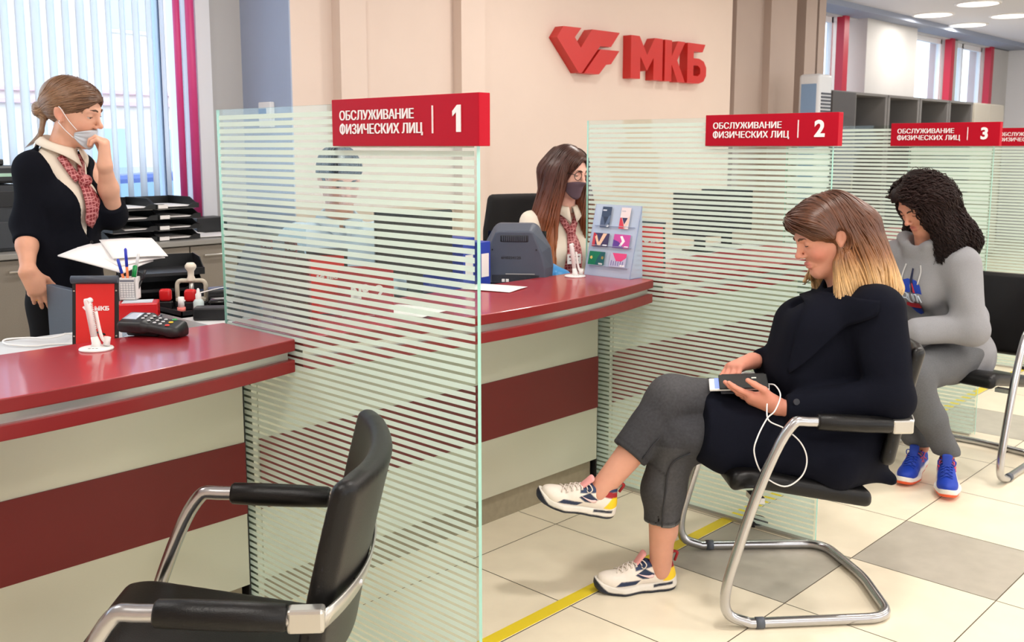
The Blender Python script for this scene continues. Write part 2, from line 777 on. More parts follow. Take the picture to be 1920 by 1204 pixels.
# unseen front wall added behind the viewer, openings sized to control the daylight
w = MB()
w.box(-2.8, 16.4, -4.4, -4.2, 0, 0.85)
w.box(-2.8, 16.4, -4.4, -4.2, 2.4, ZC)
xs = (-2.8, -2.2, 1.4, 2.2, 5.8, 6.6, 10.2, 11.2, 14.8, 16.4)
for k in range(0, 10, 2):
    w.box(xs[k], xs[k + 1], -4.4, -4.2, 0.85, 2.4)
struct(w.build('wall_front_added', M_WALL))
struct(MB().box(-2.8, 16.4, -4.2, 5.35, ZC, ZC + 0.1).build('ceiling', M_CEIL))
# soffit by the right windows
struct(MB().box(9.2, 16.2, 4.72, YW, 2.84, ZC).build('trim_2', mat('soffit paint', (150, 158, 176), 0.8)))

# left window: frame, glass, red posts
M_PANE = clear_glass('window glass', (240, 248, 255))
win = MB()
win.box(-2.6, 2.66, YW + 0.10, YW + 0.16, 0.95, 1.01)
win.box(-2.6, 2.66, YW + 0.10, YW + 0.16, 2.77, 2.83)
for x in (-2.6, -0.8, 1.0, 2.645):
    win.box(x, x + 0.03, YW + 0.10, YW + 0.16, 0.95, 2.83)
wo = struct(win.build('window_1', M_WFRAME))
struct(MB().box(-2.6, 2.80, YW + 0.125, YW + 0.133, 0.95, 2.83).build('glass_pane', M_PANE, wo))
struct(MB().box(2.652, 2.662, YW + 0.085, YW + 0.10, 0.95, 2.83).build('window_gasket', mat('dark blue gasket', (34, 62, 104), 0.5), wo))
pp = MB()
pp.cyl((2.716, YW + 0.02, 0.93), (2.716, YW + 0.02, ZC), 0.019)
pp.cyl((2.766, YW - 0.03, 0.93), (2.766, YW - 0.03, ZC), 0.023)
struct(pp.build('window_post', M_REDPAINT, wo))
struct(MB().box(-2.6, 2.66, YW - 0.02, YW + 0.1, 0.93, 0.95).build('window_sill', M_WHITE, wo))

# right windows
for nm, x0, x1 in (('window_2', 9.2, 10.60), ('window_3', 12.40, 13.80), ('window_4', 14.1, 15.35)):
    f = MB()
    f.box(x0, x1, YW + 0.10, YW + 0.16, 1.2, 1.26)
    f.box(x0, x1, YW + 0.10, YW + 0.16, 2.77, 2.83)
    f.box(x0, x0 + 0.04, YW + 0.10, YW + 0.16, 1.2, 2.83)
    f.box(x1 - 0.04, x1, YW + 0.10, YW + 0.16, 1.2, 2.83)
    if nm == 'window_4':
        f.box(14.55, 14.6, YW + 0.10, YW + 0.16, 1.2, 2.83)
    o = struct(f.build(nm, M_WHITE))
    struct(MB().box(x0, x1, YW + 0.125, YW + 0.133, 1.2, 2.83).build('glass_pane', M_PANE, o))
    struct(MB().box(x1, x1 + 0.12, YW - 0.03, YW + 0.06, 1.0, 2.84).build('window_post', mat('deep red post', (196, 30, 60), 0.4), o))

# ---------------------------------------------------------------- lamps
M_DIFF = mat('lamp diffuser', (255, 250, 240), 0.5, emit=(255, 248, 235), estr=3.0)


def ceiling_light(x, y, power=26, r=0.16, label=None, col=(1.0, 0.95, 0.89)):
    t = thing('ceiling_light', label or 'round recessed ceiling downlight over the customer area', 'ceiling light', (x, y, ZC), group='round ceiling downlights')
    MB().lathe([(r, -0.012), (r + 0.02, -0.014), (r + 0.03, -0.006), (r + 0.03, 0.0)], n=32).build('ring', M_WHITEPL, t)
    MB().lathe([(0.0, -0.010), (r, -0.010)], n=32).build('diffuser', M_DIFF, t)
    area_lamp('lamp_light', (0, 0, -0.03), r * 2, power, col, t)
    return t


for x, y, lab in ((11.66, 4.47, 'round ceiling light above the grey cabinets, leftmost and lower of the far group'),
                  (11.08, 3.79, 'round ceiling light nearest the top of the frame in the far group'),
                  (12.36, 3.86, 'round ceiling light at the right edge of the frame in the far group'),
                  (12.92, 4.52, 'round ceiling light furthest back, lowest of the cluster of four')):
    ceiling_light(x, y, 12, 0.2, lab)
for x in (0.2, 2.4, 4.6, 6.8, 9.0):
    for y in (-1.2, 0.9, 3.3):
        ceiling_light(x, y, 25 if y < 2 else (17 if x < 6 else 8))

v = thing('ceiling_vent', 'square slatted air vent in the far ceiling by the lights', 'vent', (12.6, 3.35, ZC - 0.012))
MB().box(-0.3, 0.3, -0.3, 0.3, 0, 0.012).build('frame', M_CEIL, v)
s = MB()
for k in range(8):
    s.box(-0.26, 0.26, -0.25 + k * 0.066, -0.22 + k * 0.066, -0.012, 0.0)
s.build('louvre', M_GREYPL, v)

# ---------------------------------------------------------------- counters
M_CRED = mat('red counter laminate', (172, 32, 44), 0.32, noise=0.02, nscale=300, spec=0.7, coat=0.45)
M_CSHADE = mat('shaded red laminate', (126, 18, 20), 0.4)  # counter red darkened to paint the weaker light on edges and ledge
M_BAND = mat('dark red band', (112, 22, 20), 0.5)
M_STEEL = mat('brushed steel cladding', (205, 203, 186), 0.36, 0.35, bump=0.12, bscale=60, stretch=(0.6, 1, 14))
M_PLINTH = mat('plinth stone', (150, 138, 116), 0.5, noise=0.1, nscale=30)
CX0, CX1 = -0.135, 1.505          # first counter, between partitions
CW = CX1 - CX0


def arc_poly(y0, sag, yb, n=24, inset=0.0):
    P = []
    for k in range(n + 1):
        t = -1 + 2 * k / n
        P.append((CW / 2 + t * (CW / 2 - inset), y0 - sag * (1 - t * t)))
    P += [(CW - inset, yb), (inset, yb)]
    return P


def make_counter(x0, label):
    t = thing('service_counter', label, 'counter', (x0, 0, 0), group='red topped service counters')

    def slab(name, poly, z0, z1, m, parent=t):
        b = MB()
        b.prism(poly, ((0, 0, z0), (1, 0, 0), (0, 1, 0)), z1 - z0)
        if m is M_CRED:
            b.m = [0 if k < 2 else 1 for k in range(len(b.f))]
            return b.build(name, [m, M_CSHADE], parent)
        return b.build(name, m, parent)
    top = slab('countertop', arc_poly(2.242, 0.10, 2.61), 0.867, 0.90, M_CRED)
    bv = top.modifiers.new('edge', 'BEVEL')
    bv.width = 0.003
    bv.segments = 2
    bv.limit_method = 'ANGLE'
    slab('reveal_strip', arc_poly(2.262, 0.10, 2.6, inset=0.012), 0.842, 0.868, M_ALU)
    led = slab('lower_ledge', arc_poly(2.245, 0.10, 2.6), 0.808, 0.842, M_CSHADE)
    bv = led.modifiers.new('edge', 'BEVEL')
    bv.width = 0.002
    bv.segments = 2
    bv.limit_method = 'ANGLE'
    MB().box(0.02, CW - 0.006, 2.512, 2.54, 0.112, 0.808).build('front_panel', M_STEEL, t)
    MB().box(0.02, CW - 0.006, 2.508, 2.52, 0.336, 0.554).build('front_band', M_BAND, t)
    MB().box(0.03, CW - 0.02, 2.535, 2.57, 0.0, 0.112).build('plinth', M_PLINTH, t)
    MB().box(0.0, 0.02, 2.515, 2.6, 0.0, 0.808).build('side_panel', M_STEEL, t)
    MB().box(CW - 0.006, CW, 2.515, 2.6, 0.0, 0.808).build('side_panel', M_BLACK, t)
    return t


counter = make_counter(CX0, 'curved red topped service counter at left, beside the first glass partition')
dup(counter, (1.53, 0, 0), label='curved red topped service counter between the first and second glass partitions')
dup(counter, (3.25, 0, 0), label='red topped service counter behind the second glass partition')
dup(counter, (5.03, 0, 0), label='red topped service counter behind the third glass partition')

# ---------------------------------------------------------------- glass partitions
def stripe_glass():
    m = bpy.data.materials.new('striped frosted glass')
    m.use_nodes = True
    nt = m.node_tree
    N, L = nt.nodes.new, nt.links.new
    nt.nodes.remove(nt.nodes['Principled BSDF'])
    out = nt.nodes['Material Output']
    tc = N('ShaderNodeTexCoord')
    sep = N('ShaderNodeSeparateXYZ')
    L(tc.outputs['Object'], sep.inputs[0])

    def math_(op, a, b=None):
        n = N('ShaderNodeMath')
        n.operation = op
        for i, q in enumerate((a, b)):
            if q is None:
                continue
            if isinstance(q, (int, float)):
                n.inputs[i].default_value = q
            else:
                L(q, n.inputs[i])
        return n.outputs[0]
    z = math_('DIVIDE', math_('SUBTRACT', 1.5135, sep.outputs['Z']), 0.01945)
    fz = math_('FRACT', z)
    frost = math_('GREATER_THAN', fz, 0.36)
    frost = math_('MULTIPLY', frost, math_('LESS_THAN', sep.outputs['Z'], 1.5135))
    frost = math_('MULTIPLY', frost, math_('GREATER_THAN', sep.outputs['Y'], 1.5385 + 0.008))
    frost = math_('MULTIPLY', frost, math_('LESS_THAN', sep.outputs['Y'], 2.6118 - 0.012))
    frost = math_('MULTIPLY', frost, math_('LESS_THAN', sep.outputs['X'], -0.0045))
    # clear glass
    tr = N('ShaderNodeBsdfTransparent')
    tr.inputs['Color'].default_value = (*lin((244, 250, 247)), 1)
    gl = N('ShaderNodeBsdfGlossy')
    gl.inputs['Roughness'].default_value = 0.0
    fr = N('ShaderNodeFresnel')
    ge = N('ShaderNodeNewGeometry')
    L(math_('SUBTRACT', 1.4, math_('MULTIPLY', ge.outputs['Backfacing'], 1.4 - 1 / 1.4)), fr.inputs['IOR'])
    cm = N('ShaderNodeMixShader')
    L(fr.outputs[0], cm.inputs[0])
    L(tr.outputs[0], cm.inputs[1])
    L(gl.outputs[0], cm.inputs[2])
    # frosted film
    df = N('ShaderNodeBsdfDiffuse')
    df.inputs['Color'].default_value = (*lin((224, 241, 232)), 1)
    tl = N('ShaderNodeBsdfTranslucent')
    tl.inputs['Color'].default_value = (*lin((226, 243, 235)), 1)
    rf = N('ShaderNodeBsdfRefraction')
    rf.inputs['Roughness'].default_value = 0.32
    rf.inputs['IOR'].default_value = 1.02
    rf.inputs['Color'].default_value = (*lin((226, 242, 232)), 1)
    m1 = N('ShaderNodeMixShader')
    m1.inputs[0].default_value = 0.5
    L(df.outputs[0], m1.inputs[1])
    L(tl.outputs[0], m1.inputs[2])
    m2 = N('ShaderNodeMixShader')
    m2.inputs[0].default_value = 0.10
    L(m1.outputs[0], m2.inputs[1])
    L(rf.outputs[0], m2.inputs[2])
    mx = N('ShaderNodeMixShader')
    L(frost, mx.inputs[0])
    L(cm.outputs[0], mx.inputs[1])
    L(m2.outputs[0], mx.inputs[2])
    L(mx.outputs[0], out.inputs['Surface'])
    return m


M_STRIPE = stripe_glass()
M_GEDGE = mat('green glass edge', (150, 205, 190), 0.15, spec=0.8)
M_RED = mat('sign red', (178, 12, 36), 0.5, spec=0.12)


def make_partition(x, label, k=1.0):
    t = thing('glass_partition', label, 'partition', (x, 0, 0), group='striped glass partitions')
    b = MB()
    y0, y1, z0, z1 = 1.5385, 2.6118, 0.008, 1.5232
    b.raw([(-.005, y0, z0), (-.005, y1, z0), (-.005, y1, z1), (-.005, y0, z1)], [[3, 2, 1, 0]], 0)
    b.raw([(.005, y0, z0), (.005, y1, z0), (.005, y1, z1), (.005, y0, z1)], [[0, 1, 2, 3]], 0)
    b.raw([(-.005, y0, z0), (.005, y0, z0), (.005, y0, z1), (-.005, y0, z1),
           (-.005, y1, z0), (.005, y1, z0), (.005, y1, z1), (-.005, y1, z1)],
          [[0, 1, 2, 3], [7, 6, 5, 4], [3, 2, 6, 7]], 1)
    b.build('glass_panel', [M_STRIPE, M_GEDGE], t, fix=False)
    MB().lathe([(0.0, 0.0), (0.048, 0.0), (0.05, 0.006), (0.04, 0.02), (0.012, 0.024), (0.0, 0.024)], (0.03, 1.80, 0), 28).build('floor_foot', M_BLACK, t)
    MB().box(-0.012, 0.012, 1.56, 2.5, 0.0, 0.009).build('floor_channel', M_ALU, t)
    return t


def make_sign(x, num, label):
    t = thing('counter_sign', label, 'sign', (x - 0.012, 1.512, 1.4196), group='red numbered counter signs')
    # local: u runs towards the viewer's right (-Y), so the board spans y 0..0.519
    W, Hh = 0.519, 0.1131
    MB().box(-0.012, 0.022, 0, W, 0, Hh, 0.0015).build('sign_board', M_RED, t)
    o = np.array([-0.0125, W, 0])
    u, v = (0, -1, 0), (0, 0, 1)

    def at(a, b):
        return (-0.0125, W - a * W, b * Hh)
    # lettering is built on the face towards the customers on the left
    lt = MB()
    for dx in (-0.0007, 0.0, 0.0007):      # heavy stroke weight
        put_text(lt, 'ОБСЛУЖИВАНИЕ', at(0.066 + dx / W, 0.55), u, v, height=0.0235, width=0.275, depth=0.002 + dx * .05)
        put_text(lt, 'ОИЗИЧЕСКИХ ЛИЦ', at(0.066 + dx / W, 0.215), u, v, height=0.029, width=0.305, depth=0.002 + dx * .05)
    # the stem that turns the first round letter into its own sign
    Vf, _ = text_mesh('ОИЗИЧЕСКИХ ЛИЦ', 1.0)
    Vo, _ = text_mesh('О', 1.0)
    lo_, hi_ = Vf.min(0), Vf.max(0)
    kx, ky = 0.305 / (hi_[0] - lo_[0]), 0.029 / (hi_[1] - lo_[1])
    xc = ((Vo[:, 0].min() + Vo[:, 0].max()) / 2 - lo_[0]) * kx
    zb, zt = (Vo[:, 1].min() - lo_[1]) * ky, (Vo[:, 1].max() - lo_[1]) * ky
    q = at(0.066, 0.215)
    lt.prism([(xc - .0021, zb - .0014), (xc + .0021, zb - .0014), (xc + .0021, zt + .0014), (xc - .0021, zt + .0014)], (q, u, v), 0.0021)
    lt.build('lettering', M_LETTER, t)
    MB().box(-0.0145, -0.0115, W * (1 - 0.722), W * (1 - 0.716), 0.25 * Hh, 0.79 * Hh).build('divider_line', M_LETTER, t)
    nb = MB()
    if num == '1':
        q = at(0.845, 0.27)
        nb.prism([(.012, 0), (.026, 0), (.026, .058), (.015, .058), (.0, .045), (.0, .034), (.012, .043)], (q, u, v), 0.002)
    else:
        put_text(nb, num, at(0.835, 0.27), u, v, height=0.058, depth=0.002, bold=0.035)
    nb.build('numeral', M_LETTER, t)
    return t


X_P = (1.515, 3.2063, 5.0, 6.75)
p1 = make_partition(X_P[0], 'striped frosted glass partition under sign number one, nearest the camera')
dup(p1, (X_P[1], 0, 0), label='striped frosted glass partition under sign number two, behind the woman in navy')
dup(p1, (X_P[2], 0.055, 0), label='striped frosted glass partition under sign number three, behind the curly haired woman')
dup(p1, (X_P[3], 0.08, 0), label='striped frosted glass partition at the right edge, beyond sign number three')
make_sign(X_P[0], '1', 'red sign with white Cyrillic lettering and the numeral 1')
make_sign(X_P[1], '2', 'red sign with white Cyrillic lettering and the numeral 2')
s3 = make_sign(X_P[2], '3', 'red sign with white Cyrillic lettering and the numeral 3')
s3.location.y = 1.565
s4 = make_sign(X_P[3], '4', 'red sign cut off by the right edge of the frame')
s4.location.y = 1.63
# ================================================================ visitor chairs
M_LEATHER = mat('black leather', (13, 12.5, 13), 0.36, bump=0.25, bscale=420, spec=0.32)
M_SLEEVE = mat('grey foot sleeve', (84, 90, 100), 0.5)
HW = 0.29                                   # half distance between the two side frames


def make_chair(label, loc, rotz):
    t = thing('visitor_chair', label, 'chair', loc, rotz, 'black leather cantilever visitor chairs')
    side = [(-0.47, 0.612), (-0.19, 0.630), (-0.115, 0.612), (-0.035, 0.44), (0.03, 0.23), (0.058, 0.11), (0.045, 0.045), (-0.02, 0.0165)]
    side = catmull(side, 6)
    L = [np.array([x, HW, z]) for x, z in side]
    Rr = [np.array([x, -HW, z]) for x, z in side][::-1]
    back = rounded_path([(-0.02, HW, 0.0165), (-0.455, HW - 0.01, 0.0165), (-0.485, 0.0, 0.0165), (-0.455, -HW + 0.01, 0.0165), (-0.02, -HW, 0.0165)], [0.09, 0.5, 0.09], 8)
    path = np.vstack([L, back[1:-1], Rr])
    MB().tube(path, 0.0155, 14).build('frame', M_CHROME, t)
    for s in (1, -1):
        y = s * HW
        MB().tube([(x, y, 0.6122 + (x + 0.47) * 0.0643) for x in (-0.415, -0.41, -0.33, -0.26, -0.20, -0.195)], [0.020, 0.0235, 0.0255, 0.0255, 0.0240, 0.020], 16).build('armrest_pad', M_LEATHER, t)
        MB().tube([(-0.035, y, 0.0168), (-0.06, y, 0.0168)], 0.0172, 14).build('foot_sleeve', M_SLEEVE, t)
        MB().box(-0.05, -0.015, min(y, y - s * 0.07), max(y, y - s * 0.07), 0.385, 0.402).build('seat_bracket', M_CHROME, t)
        MB().box(-0.478, -0.415, y - 0.016, y + 0.016, 0.592, 0.634, 0.006).build('arm_end', M_ALU, t)
    # strap curving behind the backrest
    st = MB()
    n = 25
    G = np.zeros((2, n, 3))
    for k in range(n):
        a = -1 + 2 * k / (n - 1)
        y = a * (HW + 0.002)
        x = -0.474 - 0.058 * (1 - abs(a) ** 2.2)
        G[0, k] = (x + 0.004, y, 0.594)
        G[1, k] = (x - 0.004, y, 0.630)
    st.grid(G, 0, 0.005)
    so = st.build('back_strap', M_ALU, t)
    for y in (-0.15, 0.15):
        a = y / (HW + 0.002)
        x = -0.474 - 0.058 * (1 - abs(a) ** 2.2)
        MB().cyl((x + 0.006, y, 0.612), (x - 0.010, y, 0.612), 0.008, 0.006, 12).build('screw', M_CHROME, so)
    # backrest: curved padded panel
    base = rbox((0, 0, 0), (0.023, 0.252, 0.190), 0.022)
    ca, sa = math.cos(math.radians(13)), math.sin(math.radians(13))

    def fb(P):
        y = P[:, 1]
        x = P[:, 0] + 0.453
        z = P[:, 2] - 0.660
        q = np.stack([x * ca + z * sa + 0.062 - 0.80 * y * y + 0.10 * z * z, y, -x * sa + z * ca], 1)
        # rounded outline corners
        w = np.maximum(np.abs(y) - 0.18, 0)
        q[:, 2] *= 1 + .6 * w
        return base(q) * 0.9
    solid('backrest', fb, (-0.68, -0.28, 0.40), (-0.33, 0.28, 0.90), 0.007, M_LEATHER, t)
    sb = rbox((0, 0, 0), (0.218, 0.232, 0.028), 0.024)

    def fs(P):
        x = P[:, 0] + 0.185
        z = P[:, 2] - 0.408 - 0.19 * x + 0.55 * np.maximum(x - 0.13, 0) ** 2 * 6
        q = np.stack([x, P[:, 1], z + 0.10 * (P[:, 1] ** 2) - 0.002], 1)
        return sb(q) * 0.9
    seat = solid('seat', fs, (-0.44, -0.26, 0.34), (0.07, 0.26, 0.47), 0.007, M_LEATHER, t)
    return t


F_D = math.atan2(0.683, -0.73)
chair = make_chair('black leather chair with steel arms that the woman in the navy coat sits on', (2.673, 1.612, 0), F_D)
c1 = dup(chair, (0.782, 1.872, 0), F_D, 'empty black leather chair in the foreground at the first counter')
c1.scale = (1.01, 1.01, 1.01)
dup(chair, (4.375, 1.548, 0), math.pi - 0.05, 'black leather chair with steel frame that the curly haired woman sits on')
# ================================================================ furniture and things on the counters
def shift(mb, t):
    """mesh drawn in room coordinates, hung under a thing that stands at t.location"""
    if any(abs(a) > 1e-9 for a in t.rotation_euler):
        Ri = np.array(t.rotation_euler.to_matrix()).T
    else:
        Ri = np.eye(3)
    L = np.array(t.location[:])
    mb.v = [tuple(Ri @ (np.array(v) - L)) for v in mb.v]
    return mb


def base(name, label, cat, loc, group=None, rotz=0.0):
    return thing(name, label, cat, loc, rotz, group)


# ---------------------------------------------------------------- brand letters on the wall
M_LOGO = mat('logo red', (196, 38, 32), 0.35)
lg = base('wall_lettering', 'large red raised bank logo with winged emblem and three Cyrillic letters on the beige wall', 'wall lettering', (6.1, YB, 2.08))
FRM = ((0, YB - 0.075, 0), (1, 0, 0), (0, 0, 1))


def logo_poly(name, pts):
    b = MB()
    b.prism(pts, ((0, YB, 0), (1, 0, 0), (0, 0, 1)), 0.075)
    return shift(b, lg).build(name, M_LOGO, lg)


logo_poly('emblem', [(5.177, 2.152), (5.244, 2.229), (5.437, 2.232), (5.367, 2.164), (5.431, 2.097), (5.555, 2.232), (5.874, 2.233), (5.771, 2.125), (5.647, 2.123), (5.445, 1.926), (5.411, 1.926)])
logo_poly('emblem_wing', [(5.650, 2.101), (5.872, 2.104), (5.774, 2.004), (5.718, 1.997), (5.637, 1.926), (5.470, 1.926)])
LET = (([(0, 0), (0, 1), (.26, 1), (.5, .58), (.74, 1), (1, 1), (1, 0), (.71, 0), (.71, .53), (.5, .20), (.29, .53), (.29, 0)], 6.012, 6.415),
       ([(0, 0), (0, 1), (.33, 1), (.33, .62), (.62, 1), (.98, 1), (.60, .53), (1, 0), (.63, 0), (.33, .42), (.33, 0)], 6.445, 6.725),
       ([(0, 0), (0, .32), (.32, .32), (.32, .19), (.56, .19), (.68, .25), (.68, .38), (.56, .45), (.32, .45), (.32, .321), (0, .321), (0, 1), (.93, 1), (.78, .80), (.32, .80), (.32, .63), (.62, .63), (.86, .57), (1, .42), (1, .21), (.86, .06), (.62, 0)], 6.755, 7.03))
for pts, x0, x1 in LET:
    logo_poly('letter', [(x0 + a * (x1 - x0), 1.918 + c * .312) for a, c in pts])

# ---------------------------------------------------------------- storage along the window
M_CAB = mat('taupe cabinet laminate', (138, 130, 119), 0.5, noise=0.05, nscale=200)
M_CABTOP = mat('grey worktop', (150, 148, 143), 0.4, noise=0.03, nscale=200)
wt = MB().box(0.55, 3.05, 4.56, YW - 0.02, 0.925, 0.95, 0.003).build('worktop', M_CABTOP)
tag(wt, 'long grey worktop running along under the window', 'worktop')
CL = ('taupe drawer cabinet under the worktop, directly below the printer', 'taupe drawer cabinet under the worktop, second from the left behind the standing clerk',
      'taupe drawer cabinet under the worktop, below the letter tray stacks', 'taupe drawer cabinet under the worktop, next to the glass partition')
for k in range(4):
    x0 = 1.06 + 0.47 * k
    t = base('storage_cabinet', CL[k], 'cabinet', (x0, 4.58, 0), 'taupe cabinets under the window')
    MB().box(0.0, 0.468, 0.02, 0.42, 0.0, 0.925).build('carcass', M_CAB, t)
    for z0, z1 in ((0.50, 0.918), (0.06, 0.494)):
        d = MB().box(0.002, 0.466, 0.0, 0.02, z0, z1, 0.002).build('drawer', M_CAB, t)
        h = MB()
        h.cyl((0.065, -0.022, z1 - 0.048), (0.385, -0.022, z1 - 0.048), 0.006, n=12)
        h.cyl((0.10, -0.022, z1 - 0.048), (0.10, 0.0, z1 - 0.048), 0.004, n=8)
        h.cyl((0.35, -0.022, z1 - 0.048), (0.35, 0.0, z1 - 0.048), 0.004, n=8)
        h.build('handle', M_ALU, d)

# printer
pr = base('office_printer', 'large dark grey office printer on the worktop at the left edge of the frame', 'printer', (1.40, 4.82, 0.95))
M_PRN = mat('charcoal printer plastic', (48, 52, 58), 0.5)
MB().box(-0.30, 0.30, -0.15, 0.16, 0.0, 0.30, 0.008).build('printer_body', M_PRN, pr)
MB().box(-0.30, 0.30, -0.165, 0.16, 0.305, 0.385, 0.012).build('scanner_lid', mat('dark printer lid', (26, 29, 34), 0.35), pr)
MB().box(0.05, 0.25, -0.14, 0.05, 0.385, 0.412, 0.006).build('document_feeder', M_BLACK, pr)
MB().box(-0.28, 0.28, -0.158, -0.148, 0.015, 0.135, 0.003).build('paper_drawer', mat('printer drawer', (58, 62, 68), 0.5), pr)
MB().box(0.16, 0.285, -0.156, -0.149, 0.20, 0.27, 0.002).build('control_panel', M_BLACK, pr)
MB().box(0.20, 0.27, -0.168, -0.160, 0.335, 0.35, 0.001).build('name_plate', mat('pale plate', (170, 210, 190), 0.4), pr)

# letter trays
M_TRAY = mat('black tray plastic', (20, 21, 24), 0.4)


def letter_tray(loc, label, rotz=0.0, card=True, W=0.225, D=0.32, group='stacked black letter trays'):
    t = base('letter_tray', label, 'letter tray', loc, group, rotz)
    b = MB()
    b.box(-W / 2, W / 2, 0, D, 0.0, 0.004)
    for s in (-1, 1):
        x = s * W / 2
        b.prism([(0.0, 0.0), (D, 0.0), (D, 0.052), (0.09, 0.052), (0.03, 0.026), (0.0, 0.024)], ((x - 0.0015, 0, 0), (0, 1, 0), (0, 0, 1)), 0.003)
    b.box(-W / 2, W / 2, D - 0.003, D, 0, 0.05)
    b.prism([(-W / 2, 0.0), (W / 2, 0.0), (W / 2, 0.024), (W / 2 - 0.035, 0.024), (W / 2 - 0.06, 0.010), (-W / 2 + 0.06, 0.010), (-W / 2 + 0.035, 0.024), (-W / 2, 0.024)], ((0, 0.002, 0), (1, 0, 0), (0, 0, 1)), 0.003)
    b.build('tray_body', M_TRAY, t)
    if card:
        MB().box(-W / 2 + 0.005, -W / 2 + 0.055, -0.005, -0.0015, 0.003, 0.021).build('label_card', M_PAPER, t)
    return t


def paper(loc, label, rotz=0.0, w=0.21, l=0.297, thick=0.004, curl=0.006, tilt=(0, 0), group='loose white paper sheets', name='paper_sheet', m=None):
    G = np.zeros((7, 9, 3))
    for i in range(7):
        for j in range(9):
            x, y = (j / 8 - .5) * w, (i / 6 - .5) * l
            G[i, j] = (x, y, curl * (math.sin(3.1 * x / w + 1) + math.cos(2.3 * y / l)) * .5 + curl + x * tilt[0] + y * tilt[1])
    b = MB()
    b.grid(G, 0, thick)
    o = b.build(name, m or M_PAPER)
    o.location = loc
    o.rotation_euler = (0, 0, rotz)
    tag(o, label, 'paper', group)
    return o


TOPW = ('topmost', 'second from the top', 'third from the top', 'lowest')
for si, (sx, snm, sg) in enumerate(((2.215, 'left', 'stacked black letter trays on the left'), (2.447, 'right', 'stacked black letter trays on the right'))):
    for k in range(4):
        z = 0.951 + 0.053 * k
        letter_tray((sx + 0.004 * ((k * 7) % 3 - 1), 4.63, z), 'black letter tray under the window, %s of the %s stack' % (TOPW[3 - k], snm), card=(si == 1), group='stacked black letter trays')
        paper((sx, 4.79, z + 0.005), 'white papers lying in the %s letter tray of the %s stack' % (TOPW[3 - k], snm), 0.0, 0.20, 0.29, 0.010 + 0.004 * (k % 2), 0.004, (0, 0), 'papers in the letter trays')
paper((2.19, 4.60, 0.951), 'single white sheet on the worktop in front of the letter trays', 0.5, 0.15, 0.16, 0.0006, 0.002)
paper((2.70, 4.76, 0.951), 'white sheet lying flat on the worktop right of the letter trays', -0.3, 0.21, 0.28, 0.0006, 0.003)
o = paper((2.655, 4.86, 0.952), 'folded white sheet standing up slightly beside the letter trays', 0.35, 0.17, 0.12, 0.0006, 0.006, (0, 0.35))
bx = base('desk_box', 'small black box on the worktop right of the letter trays', 'box', (2.76, 4.93, 0.951))
MB().box(-0.09, 0.09, -0.07, 0.07, 0, 0.085, 0.004).build('box_body', M_BLACK, bx)
MB().box(-0.089, -0.0905, -0.06, 0.06, 0.01, 0.075).build('box_side', mat('slate blue', (44, 72, 100), 0.5), bx)

# ---------------------------------------------------------------- blinds at the left window
vb = base('vertical_blind', 'white vertical slat blind hanging in front of the left window', 'blind', (1.75, 5.0, 2.80))
MB().box(-0.85, 0.90, -0.025, 0.025, -0.02, 0.035).build('headrail', M_WHITEPL, vb)
M_SLAT = bpy.data.materials.new('white blind fabric')
M_SLAT.use_nodes = True
_nt = M_SLAT.node_tree
_p = _nt.nodes['Principled BSDF']
_p.inputs['Base Color'].default_value = (*lin((240, 244, 248)), 1)
_p.inputs['Roughness'].default_value = 0.9
_tl = _nt.nodes.new('ShaderNodeBsdfTranslucent')
_tl.inputs['Color'].default_value = (*lin((240, 246, 252)), 1)
_mx = _nt.nodes.new('ShaderNodeMixShader')
_mx.inputs[0].default_value = 0.6
_nt.links.new(_p.outputs[0], _mx.inputs[1])
_nt.links.new(_tl.outputs[0], _mx.inputs[2])
_nt.links.new(_mx.outputs[0], _nt.nodes['Material Output'].inputs['Surface'])
for k in range(24):
    x = -0.80 + 0.0715 * k
    w_ = 0.030 if k > 17 else 0.036
    a = math.radians(34 + 5 * math.sin(k * 1.7))
    ca_, sa_ = math.cos(a), math.sin(a)
    G = np.zeros((6, 5, 3))
    for i in range(6):
        for j in range(5):
            u = -1 + j / 2
            G[i, j] = (x + u * w_ * ca_ - 0.003 * (1 - u * u) * sa_, u * w_ * sa_ + 0.003 * (1 - u * u) * ca_, -0.02 - 1.66 * i / 5)
    b = MB()
    b.grid(G, 0, 0.0008)
    b.build('slat', M_SLAT, vb)

# the street outside
M_FAC = mat('pale rendered facade', (246, 240, 228), 0.85)
fc = base('building', 'pale rendered building across the street seen through the blinds', 'building', (4.5, 13.0, 0))
MB().box(-6.0, 5.0, 0.0, 0.4, 0.0, 7.0).build('facade', M_FAC, fc)
cn = MB()
for z in (1.95, 2.10):
    cn.box(-6.0, 5.0, -0.10, 0.0, z, z + 0.05)
cn.build('cornice', mat('rose cornice', (226, 190, 200), 0.8), fc)
MB().box(-6.0, 5.0, -0.06, 0.0, 0.0, 0.9).build('plinth', mat('blue grey plinth', (150, 176, 206), 0.8), fc)
for wx, wz, ww, wh in ((-4.4, 2.9, 0.7, 1.3), (-2.6, 2.9, 0.7, 1.3), (-0.6, 2.9, 0.7, 1.3), (1.45, 2.9, 0.75, 1.3), (3.4, 2.9, 0.7, 1.3), (-3.4, 0.9, 0.5, 0.85), (-1.3, 0.9, 0.7, 0.85), (0.9, 0.9, 0.8, 0.8), (2.2, 0.9, 0.7, 0.8), (3.6, 0.9, 0.6, 0.8)):
    f = MB().box(wx, wx + ww, -0.05, 0.02, wz, wz + wh).build('window_frame', M_WHITEPL, fc)
    MB().box(wx + 0.05, wx + ww - 0.05, -0.06, -0.045, wz + 0.05, wz + wh - 0.05).build('window_pane', mat('street window glass', (186, 212, 232), 0.1, spec=0.8), f)
